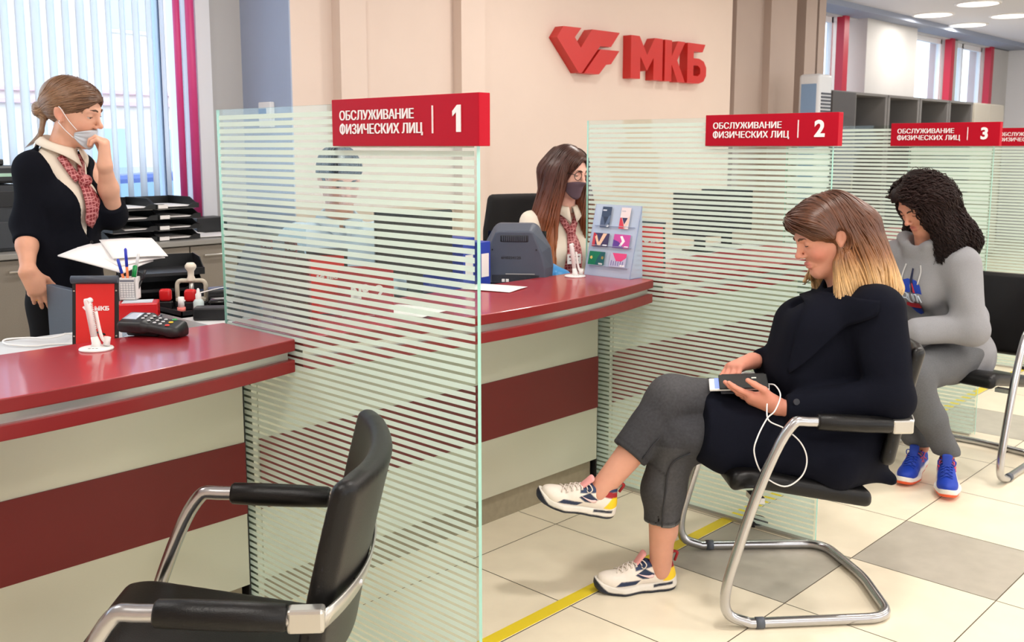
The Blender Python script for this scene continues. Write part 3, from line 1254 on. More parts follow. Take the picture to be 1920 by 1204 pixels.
struct(MB().raw([(-14, 5.4, -0.35), (30, 5.4, -0.35), (30, 40, -0.35), (-14, 40, -0.35)], [[0, 1, 2, 3]]).build('ground', mat('street asphalt', (150, 152, 158), 0.9)))
car = base('car', 'dark blue car parked outside, glimpsed through the blind slats', 'car', (4.4, 9.3, -0.35))
_prof = [(-1.9, .28), (-1.95, .75), (-1.6, .95), (-1.05, 1.02), (-.55, 1.52), (.55, 1.56), (1.15, 1.08), (1.85, .92), (2.0, .6), (1.95, .28)]
b = MB()
b.prism(_prof, ((0, 0.8, 0), (1, 0, 0), (0, 0, 1)), 1.6)
cb_ = b.build('car_body', mat('blue car paint', (40, 74, 150), 0.25, coat=0.5), car)
_bv = cb_.modifiers.new('edge', 'BEVEL')
_bv.width = 0.09
_bv.segments = 3
gl = MB()
for y in (-0.806, 0.801):
    gl.prism([(-.92, 1.06), (-.5, 1.44), (.5, 1.47), (.98, 1.10)], ((0, y + 0.005, 0), (1, 0, 0), (0, 0, 1)), 0.006)
gl.build('car_window', mat('car glass', (150, 190, 220), 0.05, spec=0.9), car)
for wx in (-1.25, 1.3):
    for wy in (-0.72, 0.72):
        MB().cyl((wx, wy - 0.09, 0.31), (wx, wy + 0.09, 0.31), 0.31, n=28).build('wheel', M_BLACK, car)

# ---------------------------------------------------------------- staff side of the first counter
M_DESK = mat('pale grey desk laminate', (206, 208, 210), 0.45)
M_DESKD = mat('slate desk panel', (84, 94, 108), 0.5, noise=0.06, nscale=300)
sh = base('counter_shelf', 'narrow pale grey shelf behind the first counter, where the white cable lies', 'shelf', (0.6, 2.8, 0))
MB().box(-0.75, 0.80, -0.185, 0.20, 0.835, 0.86, 0.002).build('shelf_board', M_DESK, sh)
MB().box(-0.74, -0.71, -0.18, 0.19, 0, 0.835).build('support', M_DESKD, sh)
MB().box(0.75, 0.78, -0.18, 0.19, 0, 0.835).build('support', M_DESKD, sh)
dk = base('staff_desk', 'staff desk with white edged top and slate end panel behind the first counter', 'desk', (1.8, 3.1, 0))
b = MB()
b.prism([(-0.263, -0.44), (0.18, -0.44), (0.18, 0.33), (-0.44, 0.33), (-0.44, 0.10), (-0.263, 0.10)], ((0, 0, 0.845), (1, 0, 0), (0, 1, 0)), 0.025)
b.build('desktop', mat('white desk laminate', (226, 226, 226), 0.4), dk)
MB().box(-0.465, -0.440, -0.09, 0.38, 0.0, 0.948, 0.002).build('end_panel', M_DESKD, dk)
MB().box(-0.255, -0.235, -0.43, 0.09, 0.0, 0.845).build('side_panel', M_DESKD, dk)
MB().box(0.155, 0.175, -0.43, 0.32, 0.0, 0.845).build('side_panel', M_DESKD, dk)

# trays and papers on the desk
for k in range(3):
    letter_tray((1.60 + .01 * k, 3.17 + .006 * k, 0.871 + 0.053 * k), 'black letter tray on the desk behind the pen cup, %s of three' % ('lowest', 'middle', 'topmost')[k], rotz=-0.35, card=False, W=0.26, D=0.25, group='black letter trays on the staff desk')
for k, (px, py, pz, rz, tl) in enumerate(((1.435, 3.22, 1.045, 0.55, (0.10, 0.22)), (1.50, 3.25, 1.056, 0.15, (0.05, 0.20)), (1.545, 3.255, 1.068, -0.25, (-0.03, 0.18)))):
    paper((px, py, pz), 'white printed sheets fanned over the black desk trays, %s' % ('lowest and furthest left', 'middle one of the fan', 'uppermost and furthest right')[k], rz, 0.175, 0.235, 0.004 - 0.001 * k, 0.006, tl, 'sheets fanned over the desk trays')

# red display stand with a logo
M_DISP = mat('poster red', (222, 38, 38), 0.35)


def white_logo(mb, O, u, v, s, word=True):
    """the bank's mark in a flat white print, height s"""
    O, u, v = np.array(O, float), np.array(u, float), np.array(v, float)
    w = np.cross(u, v)
    k = s / 0.307
    for poly in ([(0, .226), (.06, .303), (.24, .306), (.18, .238), (.24, .171), (.36, .306), (.66, .307), (.57, .20), (.44, .197), (.25, 0), (.21, 0)], [(.45, .175), (.66, .178), (.57, .078), (.52, .071), (.44, 0), (.28, 0)]):
        mb.prism([(a * k, b_ * k) for a, b_ in poly], (O, u, v), 0.0008)
    if word:
        put_text(mb, 'МКБ', O + u * (.80 * k), u, v, height=s, width=s * 3.2, depth=0.0008, bold=0.05)


def display_stand(loc, rotz, label):
    t = base('display_stand', label, 'display stand', loc, 'red counter display stands', rotz)
    tilt = rotm((1, 0, 0), -9)
    fr = MB()
    fr.box(-0.062, 0.062, 0.0, 0.006, 0.0, 0.205, R=tilt)
    fr.box(-0.06, 0.06, 0.0, 0.09, -0.002, 0.004)
    fr.build('stand_frame', M_BLACK, t)
    cl = MB()
    cl.tube([tilt @ np.array(p) for p in ((-0.063, -0.004, 0.196), (0.063, -0.004, 0.196))], 0.011, 14)
    cl.build('top_clip', M_GREYPL, t)
    MB().box(-0.052, 0.052, -0.0016, 0.0, 0.002, 0.184, R=tilt).build('poster', M_DISP, t)
    lo_ = MB()
    white_logo(lo_, (-0.034, -0.0018, 0.110), (1, 0, 0), (0, 0, 1), 0.0125)
    lo_.v = [tuple(tilt @ np.array(v)) for v in lo_.v]
    lo_.build('poster_logo', M_LETTER, t)
    for x in (-0.057, 0.057):
        for z in (0.04, 0.165):
            a, c = tilt @ np.array((x, -0.002, z)), tilt @ np.array((x, 0.001, z))
            MB().cyl(a, c, 0.0022, n=10).build('screw', M_ALU, t)
    return t


ds = display_stand((1.145, 2.672, 0.861), -0.75, 'red poster stand with black top clip and white logo behind the first counter')
d2 = dup(ds, (1.80, 2.50, 0.901), -0.75, 'red poster stand seen through the first glass partition')
d3 = dup(ds, (3.46, 2.46, 0.901), -0.75, 'red poster stand seen through the second glass partition')

# white phone security stands
def phone_stand(loc, rotz, label):
    t = base('phone_stand', label, 'phone stand', loc, 'white phone display stands', rotz)
    MB().lathe([(0, 0), (0.041, 0), (0.043, 0.003), (0.041, 0.006), (0.02, 0.009), (0, 0.009)], n=40).build('base_disc', M_WHITEPL, t)
    b = MB()
    b.tube([(0, 0, 0.006), (0.0, 0.0, 0.018), (-0.004, 0, 0.035)], [0.014, 0.011, 0.0085], 14)
    b.tube([(-0.003, 0, 0.03), (-0.016, 0, 0.128), (-0.0165, 0, 0.133)], [0.0085, 0.0085, 0.007], 14)
    b.build('stem', M_WHITEPL, t)
    c = MB()
    c.tube(catmull([(0.004, 0, 0.10), (0.010, 0, 0.055), (0.016, 0, 0.030), (0.022, 0.004, 0.020)], 5), 0.0045, 10)
    c.cyl((0.024, 0.004, 0.010), (0.028, 0.005, 0.032), 0.0085, n=14)
    c.tube([(-0.016, -0.006, 0.125), (-0.010, 0.010, 0.128)], 0.0075, 10)
    c.build('clamp_arm', M_WHITEPL, t)
    r = MB()
    for k in range(14):
        z = 0.055 + 0.0048 * k
        x = -0.003 - 0.013 * (z - 0.03) / 0.098 + 0.0085
        r.box(x - 0.001, x + 0.0022, -0.004, 0.004, z, z + 0.0024)
    r.build('ratchet', M_WHITEPL, t)
    pr_ = MB()
    for k in range(3):
        pr_.box(-0.012 + 0.009 * k, -0.006 + 0.009 * k, -0.028, -0.0265, 0.0081, 0.0089)
    pr_.build('base_print', mat('grey print', (150, 150, 150), 0.6), t)
    return t


ps = phone_stand((1.072, 2.495, 0.900), -0.7, 'white disc based phone stand on the first red counter')
dup(ps, (3.022, 2.520, 0.900), -0.7, 'white disc based phone stand on the second red counter beside the card holder')
dup(ps, (4.70, 2.42, 0.900), -0.7, 'white disc based phone stand seen blurred through the second partition')

# card terminal
ct = base('card_terminal', 'black card payment terminal with keypad on the first red counter', 'card terminal', (1.262, 2.562, 0.900), rotz=math.atan2(-0.86, 0.5))
tb_f = su(.012, rbox((-.045, 0, .026), (.042, .040, .017), .012), rbox((.03, 0, .018), (.055, .033, .013), .011, rotm((0, 1, 0), 9)), rbox((.075, 0, .013), (.018, .030, .012), .010))
tb_f = cut(.01, tb_f, ell((.022, 0, -.008), (.035, .06, .014)))
tb_f = moved(tb_f, rotm((1, 0, 0), 15), (0, 0, .012))
tb_f = clip(su(.012, tb_f, rbox((-.03, .012, .014), (.05, .026, .016), .01), rbox((.06, .012, .012), (.03, .022, .012), .008)), (0, 0, -1), (0, 0, .0006), .001)
solid('terminal_body', tb_f, (-.11, -.07, -.01), (.12, .07, .09), .003, mat('terminal black', (30, 31, 34), .45), ct)


def on_term(x, y, up=.001):
    return drape(tb_f, np.array([(x, y, .2)]), (0, 0, -1), up, 0)[0]


sc_ = MB()
G = np.array([[on_term(-.078 + .042 * i / 4, -.026 + .052 * j / 4, .0008) for j in range(5)] for i in range(5)])
sc_.grid(G, 0, -.001)
sc_.build('screen', mat('terminal screen', (196, 208, 226), .15), ct)
for i in range(4):
    for j in range(3):
        q = on_term(-.018 + .0175 * i, -.020 + .014 * j + .0, .0)
        col = M_WHITEPL
        MB().lathe([(0, .0030), (.0042, .0026), (.0052, 0)], q, 14).build('key', mat('grey key', (206, 206, 210), .4), ct)
for j, (nm, c) in enumerate((('red', (224, 52, 44)), ('yellow', (240, 196, 44)), ('green', (46, 168, 84)))):
    q = on_term(.056, -.020 + .0185 * j, 0)
    MB().lathe([(0, .0030), (.0058, .0026), (.0070, 0)], q, 14).build('key', mat('%s key' % nm, c, .4), ct)
cw = MB()
cw.tube(catmull([(-.088, .01, .018), (-.105, .012, .008), (-.118, .0, .022), (-.128, -.01, .030), (-.136, -.018, .010), (-.130, -.03, .004), (-.145, -.045, .012), (-.155, -.06, .004)], 6), .0028, 8)
cw.build('coiled_lead', M_BLACK, ct)

# charging cable
cc = MB()
cc.tube(catmull([(1.19, 2.75, .8635), (1.10, 2.83, .8635), (1.045, 2.845, .864), (1.00, 2.92, .866), (1.02, 2.98, .868), (1.07, 2.95, .870), (1.10, 2.88, .874), (1.13, 2.86, .880), (1.16, 2.90, .876), (1.19, 2.88, .868), (1.20, 2.80, .864), (1.16, 2.74, .8635)], 8), .0026, 8)
tag(cc.build('charging_cable', M_WHITEPL), 'thin white charging cable looped on the shelf behind the first counter', 'cable')

# pen cup group
rb = base('red_box', 'small glossy red box with papers on top beside the poster stand', 'box', (1.43, 3.00, 0.861), rotz=-0.55)
MB().box(-0.062, 0.062, -0.045, 0.045, 0.0, 0.068, 0.004).build('box_body', mat('gloss red', (206, 26, 32), .25), rb)
MB().box(-0.045, 0.045, -0.030, 0.030, 0.068, 0.0705).build('box_label', mat('blue white label', (196, 206, 216), .5), rb)
pc = base('pen_cup', 'square pen cup covered with a printed calendar grid', 'pen cup', (1.432, 3.055, 0.9325), rotz=-0.75)
b = MB()
for x0, x1, y0, y1 in ((-.026, .026, -.026, -.023), (-.026, .026, .023, .026), (-.026, -.023, -.026, .026), (.023, .026, -.026, .026)):
    b.box(x0, x1, y0, y1, 0, .07)
b.box(-.026, .026, -.026, .026, 0, .003)
b.build('cup', M_PAPER, pc)
g_ = MB()
for k in range(7):
    g_.box(-.022, .022, -.0268, -.0260, .008 + .0075 * k, .0088 + .0075 * k)
for k in range(6):
    g_.box(-.022 + .0088 * k, -.0214 + .0088 * k, -.0268, -.0260, .008, .054)
g_.box(-.022, .022, -.0268, -.0260, .058, .065)
g_.build('calendar_grid', mat('grid ink', (120, 122, 132), .7), pc)


def pen(loc, tip, label, col, cap=None, r=.0042):
    t = base('pen', label, 'pen', loc, 'pens in the pen cup')
    tip = np.array(tip)
    MB().tube([(0, 0, 0), tip * .62], r, 10).build('barrel', mat('pen %d %d %d' % col, col, .35), t)
    c2 = cap or col
    MB().tube([tip * .62, tip * .97, tip], [r * 1.15, r * 1.15, r * .5], 10).build('cap', mat('pen %d %d %d' % c2, c2, .35), t)
    return t


pen((1.425, 3.050, .938), (-.020, .022, .125), 'blue capped ballpoint pen with orange barrel, shorter one leaning left', (226, 120, 70), (32, 62, 190))
pen((1.428, 3.055, .938), (.002, .012, .158), 'tallest blue capped ballpoint pen in the cup', (226, 120, 70), (40, 54, 190))
pen((1.438, 3.058, .938), (.022, .010, .100), 'green capped marker in the pen cup', (240, 240, 240), (24, 150, 76), .0065)
pen((1.442, 3.062, .938), (.034, .012, .138), 'thin white pen on the right of the cup', (240, 240, 236), (226, 226, 226))
pen((1.444, 3.050, .938), (.036, -.012, .085), 'short black pen in the cup', (28, 28, 32))

og = base('desk_organizer', 'low black organizer tray holding the stamps on the staff desk', 'desk organizer', (1.635, 3.03, 0.871))
b = MB()
b.box(-.095, .12, -.10, .105, 0, .006)
for x0, x1, y0, y1 in ((-.095, .12, -.10, -.096), (-.095, .12, .101, .105), (-.095, -.091, -.10, .105), (.116, .12, -.10, .105)):
    b.box(x0, x1, y0, y1, 0, .02)
b.build('tray_body', M_BLACK, og)
sp = base('stamp_press', 'beige lever stamp press with a round knob on the staff desk', 'stamp press', (1.665, 3.09, 0.8775), rotz=-0.75)
M_BEI = mat('beige metal', (206, 198, 180), .35)
b = MB()
b.tube(rounded_path([(-.048, 0, .02), (-.048, 0, .088), (.048, 0, .088), (.048, 0, .02)], .018, 5), .0075, 10)
b.build('press_frame', M_BEI, sp)
MB().lathe([(0, .150), (.012, .149), (.019, .140), (.019, .132), (.011, .120), (.0105, .104), (.015, .092), (.015, .086), (0, .086)], n=24).build('knob', mat('cream knob', (236, 226, 208), .3), sp)
MB().cyl((0, 0, .03), (0, 0, .088), .008, n=14).build('plunger', M_ALU, sp)
MB().box(-.05, .05, -.028, .028, 0, .018, .003).build('press_base', M_BLACK, sp)
MB().box(-.05, .05, -.02, .02, .018, .030, .003).build('die_plate', M_BEI, sp)
for (x, y, lab) in ((1.575, 3.10, 'red self inking stamp nearest the pen cup'), (1.628, 3.03, 'red self inking stamp in front of the stamp press')):
    t = base('rubber_stamp', lab, 'stamp', (x, y, .8775), 'red rubber stamps', -0.7)
    MB().box(-.021, .021, -.014, .014, 0, .026, .003).build('stamp_base', M_BLACK, t)
    MB().box(-.020, .020, -.0135, .0135, .026, .068, .010, seg=4).build('stamp_cover', mat('stamp red', (212, 30, 34), .3), t)
rl = base('receipt_strip', 'curling narrow paper strip sticking up beside the red stamp', 'paper strip', (1.59, 3.035, .8775))
G = np.array([[(.004 * t_ * t_ * 2.2 + u * .5, -u * .6, .012 + .016 * t_ - .0006 * t_ ** 2.4) for u in (-.008, 0, .008)] for t_ in np.linspace(0, 5, 12)])
MB().grid(G, 0, .0005).build('strip', M_PAPER, rl)
gb = base('glue_bottle', 'small clear bottle with a white dropper cap on the staff desk', 'bottle', (1.615, 2.955, .8775))
MB().lathe([(0, 0), (.0165, 0), (.017, .004), (.017, .036), (.012, .043), (.008, .045)], n=22).build('bottle_body', mat('milky plastic', (206, 222, 222), .25), gb)
MB().lathe([(.0095, .044), (.0095, .060), (.006, .064), (.0045, .076), (.002, .080), (0, .080)], n=20).build('dropper_cap', M_WHITEPL, gb)
gs = base('glue_stick', 'white and pink stick standing in the clear acrylic box', 'glue stick', (1.572, 2.99, .8775))
MB().cyl((0, 0, 0), (0, 0, .018), .0135, n=18).build('stick_base', mat('pink plastic', (240, 130, 120), .4), gs)
MB().cyl((0, 0, .018), (0, 0, .052), .0105, .0095, n=18).build('stick_cap', M_WHITEPL, gs)
tb2 = base('tape_dispenser', 'black glossy tape dispenser on the staff desk beside the monitor', 'tape dispenser', (1.69, 2.965, .8775), rotz=-.6)
MB().box(-.03, .03, -.018, .018, 0, .034, .010, seg=4).build('dispenser_body', mat('gloss black', (14, 14, 16), .15), tb2)
hp = base('hole_punch', 'low black device lying on the desk edge in front of the monitor', 'desk device', (1.615, 2.83, .871), rotz=-.7)
MB().box(-.075, .075, -.03, .03, 0, .040, .005).build('device_body', M_BLACK, hp)
MB().box(.05, .075, -.03, .03, .04, .075, .005).build('device_post', M_BLACK, hp)
ph = base('desk_phone', 'dark handset lying on the far corner of the staff desk', 'phone handset', (1.85, 3.27, .871), rotz=-.35)
MB().box(-.11, .11, -.035, .035, 0, .03, .012, seg=4).build('handset_body', M_BLACK, ph)
MB().box(-.08, .05, -.028, .028, .029, .0325, .001).build('display_panel', mat('blue display', (40, 70, 120), .2), ph)
M_ACR = clear_glass('clear acrylic', (240, 246, 250), 1.4, 0.02)
ac = base('acrylic_box', 'small open clear acrylic box behind the card terminal', 'acrylic box', (1.345, 2.80, .861), rotz=-.7)
b = MB()
for x0, x1, y0, y1 in ((-.05, .05, -.035, -.033), (-.05, .05, .033, .035), (-.05, -.048, -.035, .035), (.048, .05, -.035, .035)):
    b.box(x0, x1, y0, y1, 0, .055)
b.build('box_wall', M_ACR, ac)

# ---------------------------------------------------------------- monitors with rounded grey backs
M_MON = mat('slate monitor plastic', (74, 82, 98), .5, noise=.05, nscale=400)


def pos_monitor(loc, rotz, label, mark=None):
    """screen faces local +x, the vented back faces -x"""
    t = base('pos_monitor', label, 'monitor', loc, 'grey backed counter monitors', rotz)
    front = [(-.145, .0), (.145, .0), (.150, .06), (.140, .135), (.088, .225), (.07, .235), (-.07, .235), (-.088, .225), (-.140, .135), (-.150, .06)]
    back = [(-.128, .0), (.128, .0), (.124, .06), (.108, .125), (.074, .205), (.06, .210), (-.06, .210), (-.074, .205), (-.108, .125), (-.124, .06)]
    n = len(front)
    V = [(.05, y, z) for y, z in front] + [(.0, y * .995, z * .995) for y, z in front] + [(-.075, y, z) for y, z in back]
    F = [list(range(n)), [2 * n + i for i in range(n)][::-1]]
    for L_ in (0, 1):
        for i in range(n):
            j = (i + 1) % n
            F.append([L_ * n + j, L_ * n + i, (L_ + 1) * n + i, (L_ + 1) * n + j])
    o = MB().raw(V, F).build('monitor_shell', M_MON, t)
    bv = o.modifiers.new('edge', 'BEVEL')
    bv.width = .007
    bv.segments = 3
    bv.limit_method = 'ANGLE'
    bv.angle_limit = math.radians(20)
    MB().box(.048, .052, -.12, .12, .03, .20).build('screen', mat('dark screen', (20, 24, 30), .1), t)
    v_ = MB()
    v_.box(-.079, -.070, -.056, .056, .166, .193, .012, seg=4)
    v_.build('vent_recess', mat('vent dark', (28, 31, 40), .6), t)
    f_ = MB()
    for k in range(12):
        y = -.045 + .0082 * k
        f_.box(-.081, -.076, y, y + .0025, .169, .190)
    f_.build('vent_rib', M_MON, t)
    pn = MB()
    pn.box(-.0775, -.073, -.10, .09, .004, .034, .001)
    pn.build('port_panel', mat('port panel', (40, 44, 54), .5), t)
    for y in (.028, .044):
        q = MB()
        q.box(-.0795, -.0765, y - .006, y + .006, .006, .018)
        q.build('socket', M_WHITEPL, t)
    MB().box(-.0785, -.0755, -.082, .035, .036, .0395).build('trim_strip', mat('pale trim', (170, 170, 170), .4), t)
    for y in (-.088, .088):
        MB().cyl((-.0755, y, .135), (-.0775, y, .135), .0035, n=10).build('screw_hole', M_BLACK, t)
    if mark:
        b = MB()
        put_text(b, mark, (-.0762, .052, .098), (0, -1, 0), (0, 0, 1), height=.011, width=.078, depth=.0006, bold=0)
        b.build('handwriting', M_BLACK, t)
    return t


pm = pos_monitor((2.905, 2.735, .875), math.radians(38), 'grey backed monitor with a handwritten number behind the second counter', '6Н0224125')
pos_monitor((1.845, 2.865, .871), math.radians(110), 'grey backed monitor on the first desk, half hidden by the first partition', None)

# second desk behind counter two, its black screen and folders
dk2 = base('staff_desk', 'staff desk behind the second counter, under the grey monitor', 'desk', (2.35, 2.80, 0))
MB().box(-.33, .80, -.185, .20, .845, .87, .002).build('desktop', M_DESK, dk2)
MB().box(-.31, -.28, -.18, .19, 0, .845).build('support', M_DESKD, dk2)
MB().box(.75, .78, -.18, .19, 0, .845).build('support', M_DESKD, dk2)


def flat_monitor(loc, rotz, label):
    t = base('flat_monitor', label, 'monitor', loc, 'black flat monitors', rotz)
    MB().box(-.015, .015, -.145, .145, .075, .315, .005).build('panel', mat('black monitor shell', (15, 16, 19), .4), t)
    MB().box(.0145, .0165, -.135, .135, .09, .305).build('screen', mat('dark screen', (20, 24, 30), .1), t)
    MB().box(-.02, .0, -.03, .03, .005, .10, .004).build('neck', M_BLACK, t)
    MB().lathe([(0, 0), (.09, 0), (.09, .006), (.03, .010), (0, .010)], n=28).build('foot', M_BLACK, t)
    return t


fm = flat_monitor((2.385, 2.765, .871), math.radians(62), 'black flat monitor behind the second counter, seen through the first partition')
dup(fm, (4.45, 2.86, .871), math.radians(52), 'black flat monitor behind the third counter, seen through the second partition')
dup(fm, (4.78, 2.90, .871), math.radians(52), 'second black flat monitor behind the third counter, nearer the third sign')
dk3 = base('staff_desk', 'staff desk behind the third counter, under two black monitors', 'desk', (4.4, 2.85, 0))
MB().box(-.55, .55, -.235, .20, .845, .87, .002).build('desktop', M_DESK, dk3)
MB().box(-.53, -.50, -.22, .19, 0, .845).build('support', M_DESKD, dk3)
MB().box(.50, .53, -.22, .19, 0, .845).build('support', M_DESKD, dk3)
M_BLUE = mat('blue binder card', (26, 58, 168), .45)
for k, lab in enumerate(('blue box binder on the second desk, left one of two', 'blue box binder on the second desk, right one of two')):
    t = base('box_binder', lab, 'binder', (2.575 + .075 * k, 2.80 - .01 * k, .871), 'blue box binders', 0.1)
    MB().box(-.034, .034, -.12, .12, 0, .205 - .02 * k, .002).build('binder_cover', M_BLUE, t)
    MB().box(-.022, .022, -.1215, -.119, .05, .14).build('spine_label', M_PAPER, t)
paper((2.56, 2.52, .9012), 'white sheet on the second counter at the edge of the first partition', 0.3, .15, .20, .0006, .002)
paper((1.93, 2.42, .9012), 'white leaflet lying open on the second counter behind the first partition', 0.9, .15, .21, .0008, .003)
paper((1.99, 2.33, .9050), 'white leaflet lying across another one on the second counter', 0.2, .15, .21, .0008, .004)

# leaflet rack seen through the first partition
lr = base('leaflet_rack', 'clear leaflet rack on the second counter behind the first partition', 'leaflet rack', (1.60, 2.44, .900))
b = MB()
b.box(-.002, .001, -.125, .125, 0, .29)
b.box(.03, .0325, -.125, .125, 0, .05)
b.box(-.002, .06, -.125, .125, 0, .003)
b.build('rack_body', M_ACR, lr)
for k in range(4):
    y = 2.345 + .063 * k
    t = base('leaflet', 'burgundy leaflet in the clear rack, %s from the camera side' % ('first', 'second', 'third', 'fourth')[k], 'leaflet', (1.612, y, .9035), 'burgundy leaflets in the rack')
    MB().box(-.003, .003, -.028, .028, 0, .20 + .055 * (k % 2 == 1)).build('leaflet_page', mat('burgundy print', (128, 30, 44), .5), t)
    l_ = MB()
    white_logo(l_, (-.0036, .018, .165 + .055 * (k % 2 == 1)), (0, -1, 0), (0, 0, 1), .008)
    l_.build('leaflet_logo', M_LETTER, t)
# red plaque with number
pq = base('number_plaque', 'red plaque with a white number two standing on the second counter', 'plaque', (1.86, 2.385, .900), rotz=math.radians(-42))
MB().box(-.085, .085, -.003, .003, 0, .155, .001, R=rotm((1, 0, 0), -8)).build('plaque_face', mat('plaque red', (168, 18, 40), .35), pq)
MB().box(-.07, .07, .0, .05, 0, .004).build('plaque_foot', M_ACR, pq)
b = MB()
put_text(b, '№ 2', (-.045, -.0032, .055), (1, 0, 0), (0, 0, 1), height=.045, depth=.0008, bold=.03)
b.v = [tuple(rotm((1, 0, 0), -8) @ np.array(v)) for v in b.v]
b.build('plaque_number', M_LETTER, pq)

M_FROSTED = bpy.data.materials.new('bluish acrylic')
M_FROSTED.use_nodes = True
_nt = M_FROSTED.node_tree
_p = _nt.nodes['Principled BSDF']
_p.inputs['Base Color'].default_value = (*lin((216, 226, 244)), 1)
_p.inputs['Roughness'].default_value = 0.12
_t = _nt.nodes.new('ShaderNodeBsdfTransparent')
_t.inputs['Color'].default_value = (*lin((225, 233, 246)), 1)
_m = _nt.nodes.new('ShaderNodeMixShader')
_m.inputs[0].default_value = 0.5
_nt.links.new(_p.outputs[0], _m.inputs[1])
_nt.links.new(_t.outputs[0], _m.inputs[2])
_nt.links.new(_m.outputs[0], _nt.nodes['Material Output'].inputs['Surface'])

# ---------------------------------------------------------------- acrylic card holder on the second counter
ch = base('card_holder', 'clear acrylic holder with six bank cards on the second red counter', 'card holder', (3.10, 2.4225, .900))
TL = math.atan2(.075, .285)
b = MB()
RT = rotm((0, 1, 0), math.degrees(TL))
b.box(0, .003, -.1155, .1155, 0, .295, R=RT)
b.box(0.0, .085, -.1155, .1155, 0, .003)
for y in (-.1155, .1125):
    b.prism([(0, 0), (.085, 0), (.075, .285)], ((0, y + .003, 0), (1, 0, 0), (0, 0, 1)), .003)
for z in (.048, .130, .212):
    b.box(-.010, 0, -.10, .10, z - .0065, z - .0045, R=RT)
b.build('holder_body', M_FROSTED, ch)


def bank_card(y, z, w, h, cols, label, kind):
    t = base('bank_card', label, 'bank card', (3.10, 2.4225, .900), 'bank cards in the acrylic holder')
    c0 = mat('card %d %d %d' % cols[0], cols[0], .35)
    MB().box(-.008, -.0066, y - w / 2, y + w / 2, z, z + h, R=RT).build('card_body', c0, t)

    def flat(pts, col, nm):
        b_ = MB()
        b_.prism([(a * w, c * h) for a, c in pts], ((-.0081, y + w / 2, z), (0, -1, 0), (0, 0, 1)), .0004)
        b_.v = [tuple(RT @ np.array(v)) for v in b_.v]
        b_.build(nm, mat('card ink %d %d %d' % col, col, .4), t)
    if kind == 'M':
        flat([(.0, .0), (.0, .52), (.18, .52), (.48, .18), (.62, .0)], cols[1], 'card_print')
        flat([(.22, .52), (.80, .52), (.52, .20)], cols[2], 'card_print')
        flat([(.80, .52), (1, .62), (1, .3), (.72, .02), (.48, .02)], cols[3], 'card_print')
        flat([(.08, .80), (.5, .80), (.5, .86), (.08, .86)], cols[4], 'card_print')
        flat([(.70, .04), (.95, .04), (.95, .14), (.70, .14)], (245, 245, 245), 'card_print')
    elif kind == 'V':
        flat([(.0, .0), (.2, .0), (.1, 1), (.0, 1)], cols[1], 'card_print')
        flat([(.22, .85), (.42, .30), (.62, .98), (.86, .98), (.52, .05), (.36, .05), (.12, .7)], cols[2], 'card_print')
        flat([(.02, .82), (.20, .82), (.20, .90), (.02, .90)], cols[3], 'card_print')
        flat([(.68, .05), (.95, .05), (.95, .16), (.68, .16)], (245, 245, 245), 'card_print')
    elif kind == '>':
        flat([(.0, .0), (.7, .0), (.35, .45), (.0, .6)], cols[1], 'card_print')
        flat([(.38, .86), (.52, .90), (.72, .52), (.52, .12), (.38, .16), (.54, .50)], (250, 246, 248), 'card_print')
        flat([(.72, .06), (.95, .06), (.95, .16), (.72, .16)], (245, 245, 245), 'card_print')
    elif kind == 'green':
        flat([(.45, .0), (1, .0), (1, 1), (.75, 1), (.55, .5)], cols[1], 'card_print')
        flat([(.10, .46), (.20, .40), (.26, .52), (.20, .66), (.10, .60)], (222, 196, 110), 'chip')
        flat([(.80, .50), (.90, .44), (.96, .56), (.90, .70), (.80, .64)], (222, 196, 110), 'card_print')
        flat([(.68, .05), (.94, .05), (.94, .17), (.68, .17)], (245, 245, 245), 'card_print')
    else:
        flat([(.12, 1), (1, 1), (1, .72), (.72, .42), (.40, .42)], cols[1], 'card_print')
        for k in range(6):
            flat([(.10 + .14 * k, .08), (.15 + .14 * k, .08), (.15 + .14 * k, .46 - .06 * (k % 2)), (.10 + .14 * k, .46 - .06 * (k % 2))], cols[2], 'card_print')
        flat([(.66, .05), (.94, .05), (.94, .17), (.66, .17)], (245, 245, 245), 'card_print')
    return t


bank_card(.048, .198, .046, .086, ((52, 66, 92), (78, 92, 122), (40, 50, 74), (96, 112, 140), (210, 216, 226)), 'dark slate upright bank card, top left in the acrylic holder', 'M')
bank_card(-.048, .198, .046, .086, ((240, 222, 220), (216, 54, 74), (46, 40, 82), (240, 206, 190), (200, 190, 196)), 'pale pink upright bank card with a letter M, top right in the holder', 'M')
bank_card(.055, .120, .080, .055, ((58, 44, 86), (206, 60, 74), (244, 204, 172), (226, 44, 60)), 'purple and peach bank card with a large V, middle left in the holder', 'V')
bank_card(-.050, .120, .080, .055, ((206, 72, 160), (96, 56, 150)), 'magenta bank card with a white chevron, middle right in the holder', '>')
bank_card(.060, .044, .080, .055, ((24, 122, 88), (30, 92, 96)), 'green bank card, bottom left in the acrylic holder', 'green')
bank_card(-.048, .044, .080, .055, ((190, 190, 216), (228, 70, 130), (120, 118, 168)), 'pink and lilac bank card with a skyline, bottom right in the holder', 'city')

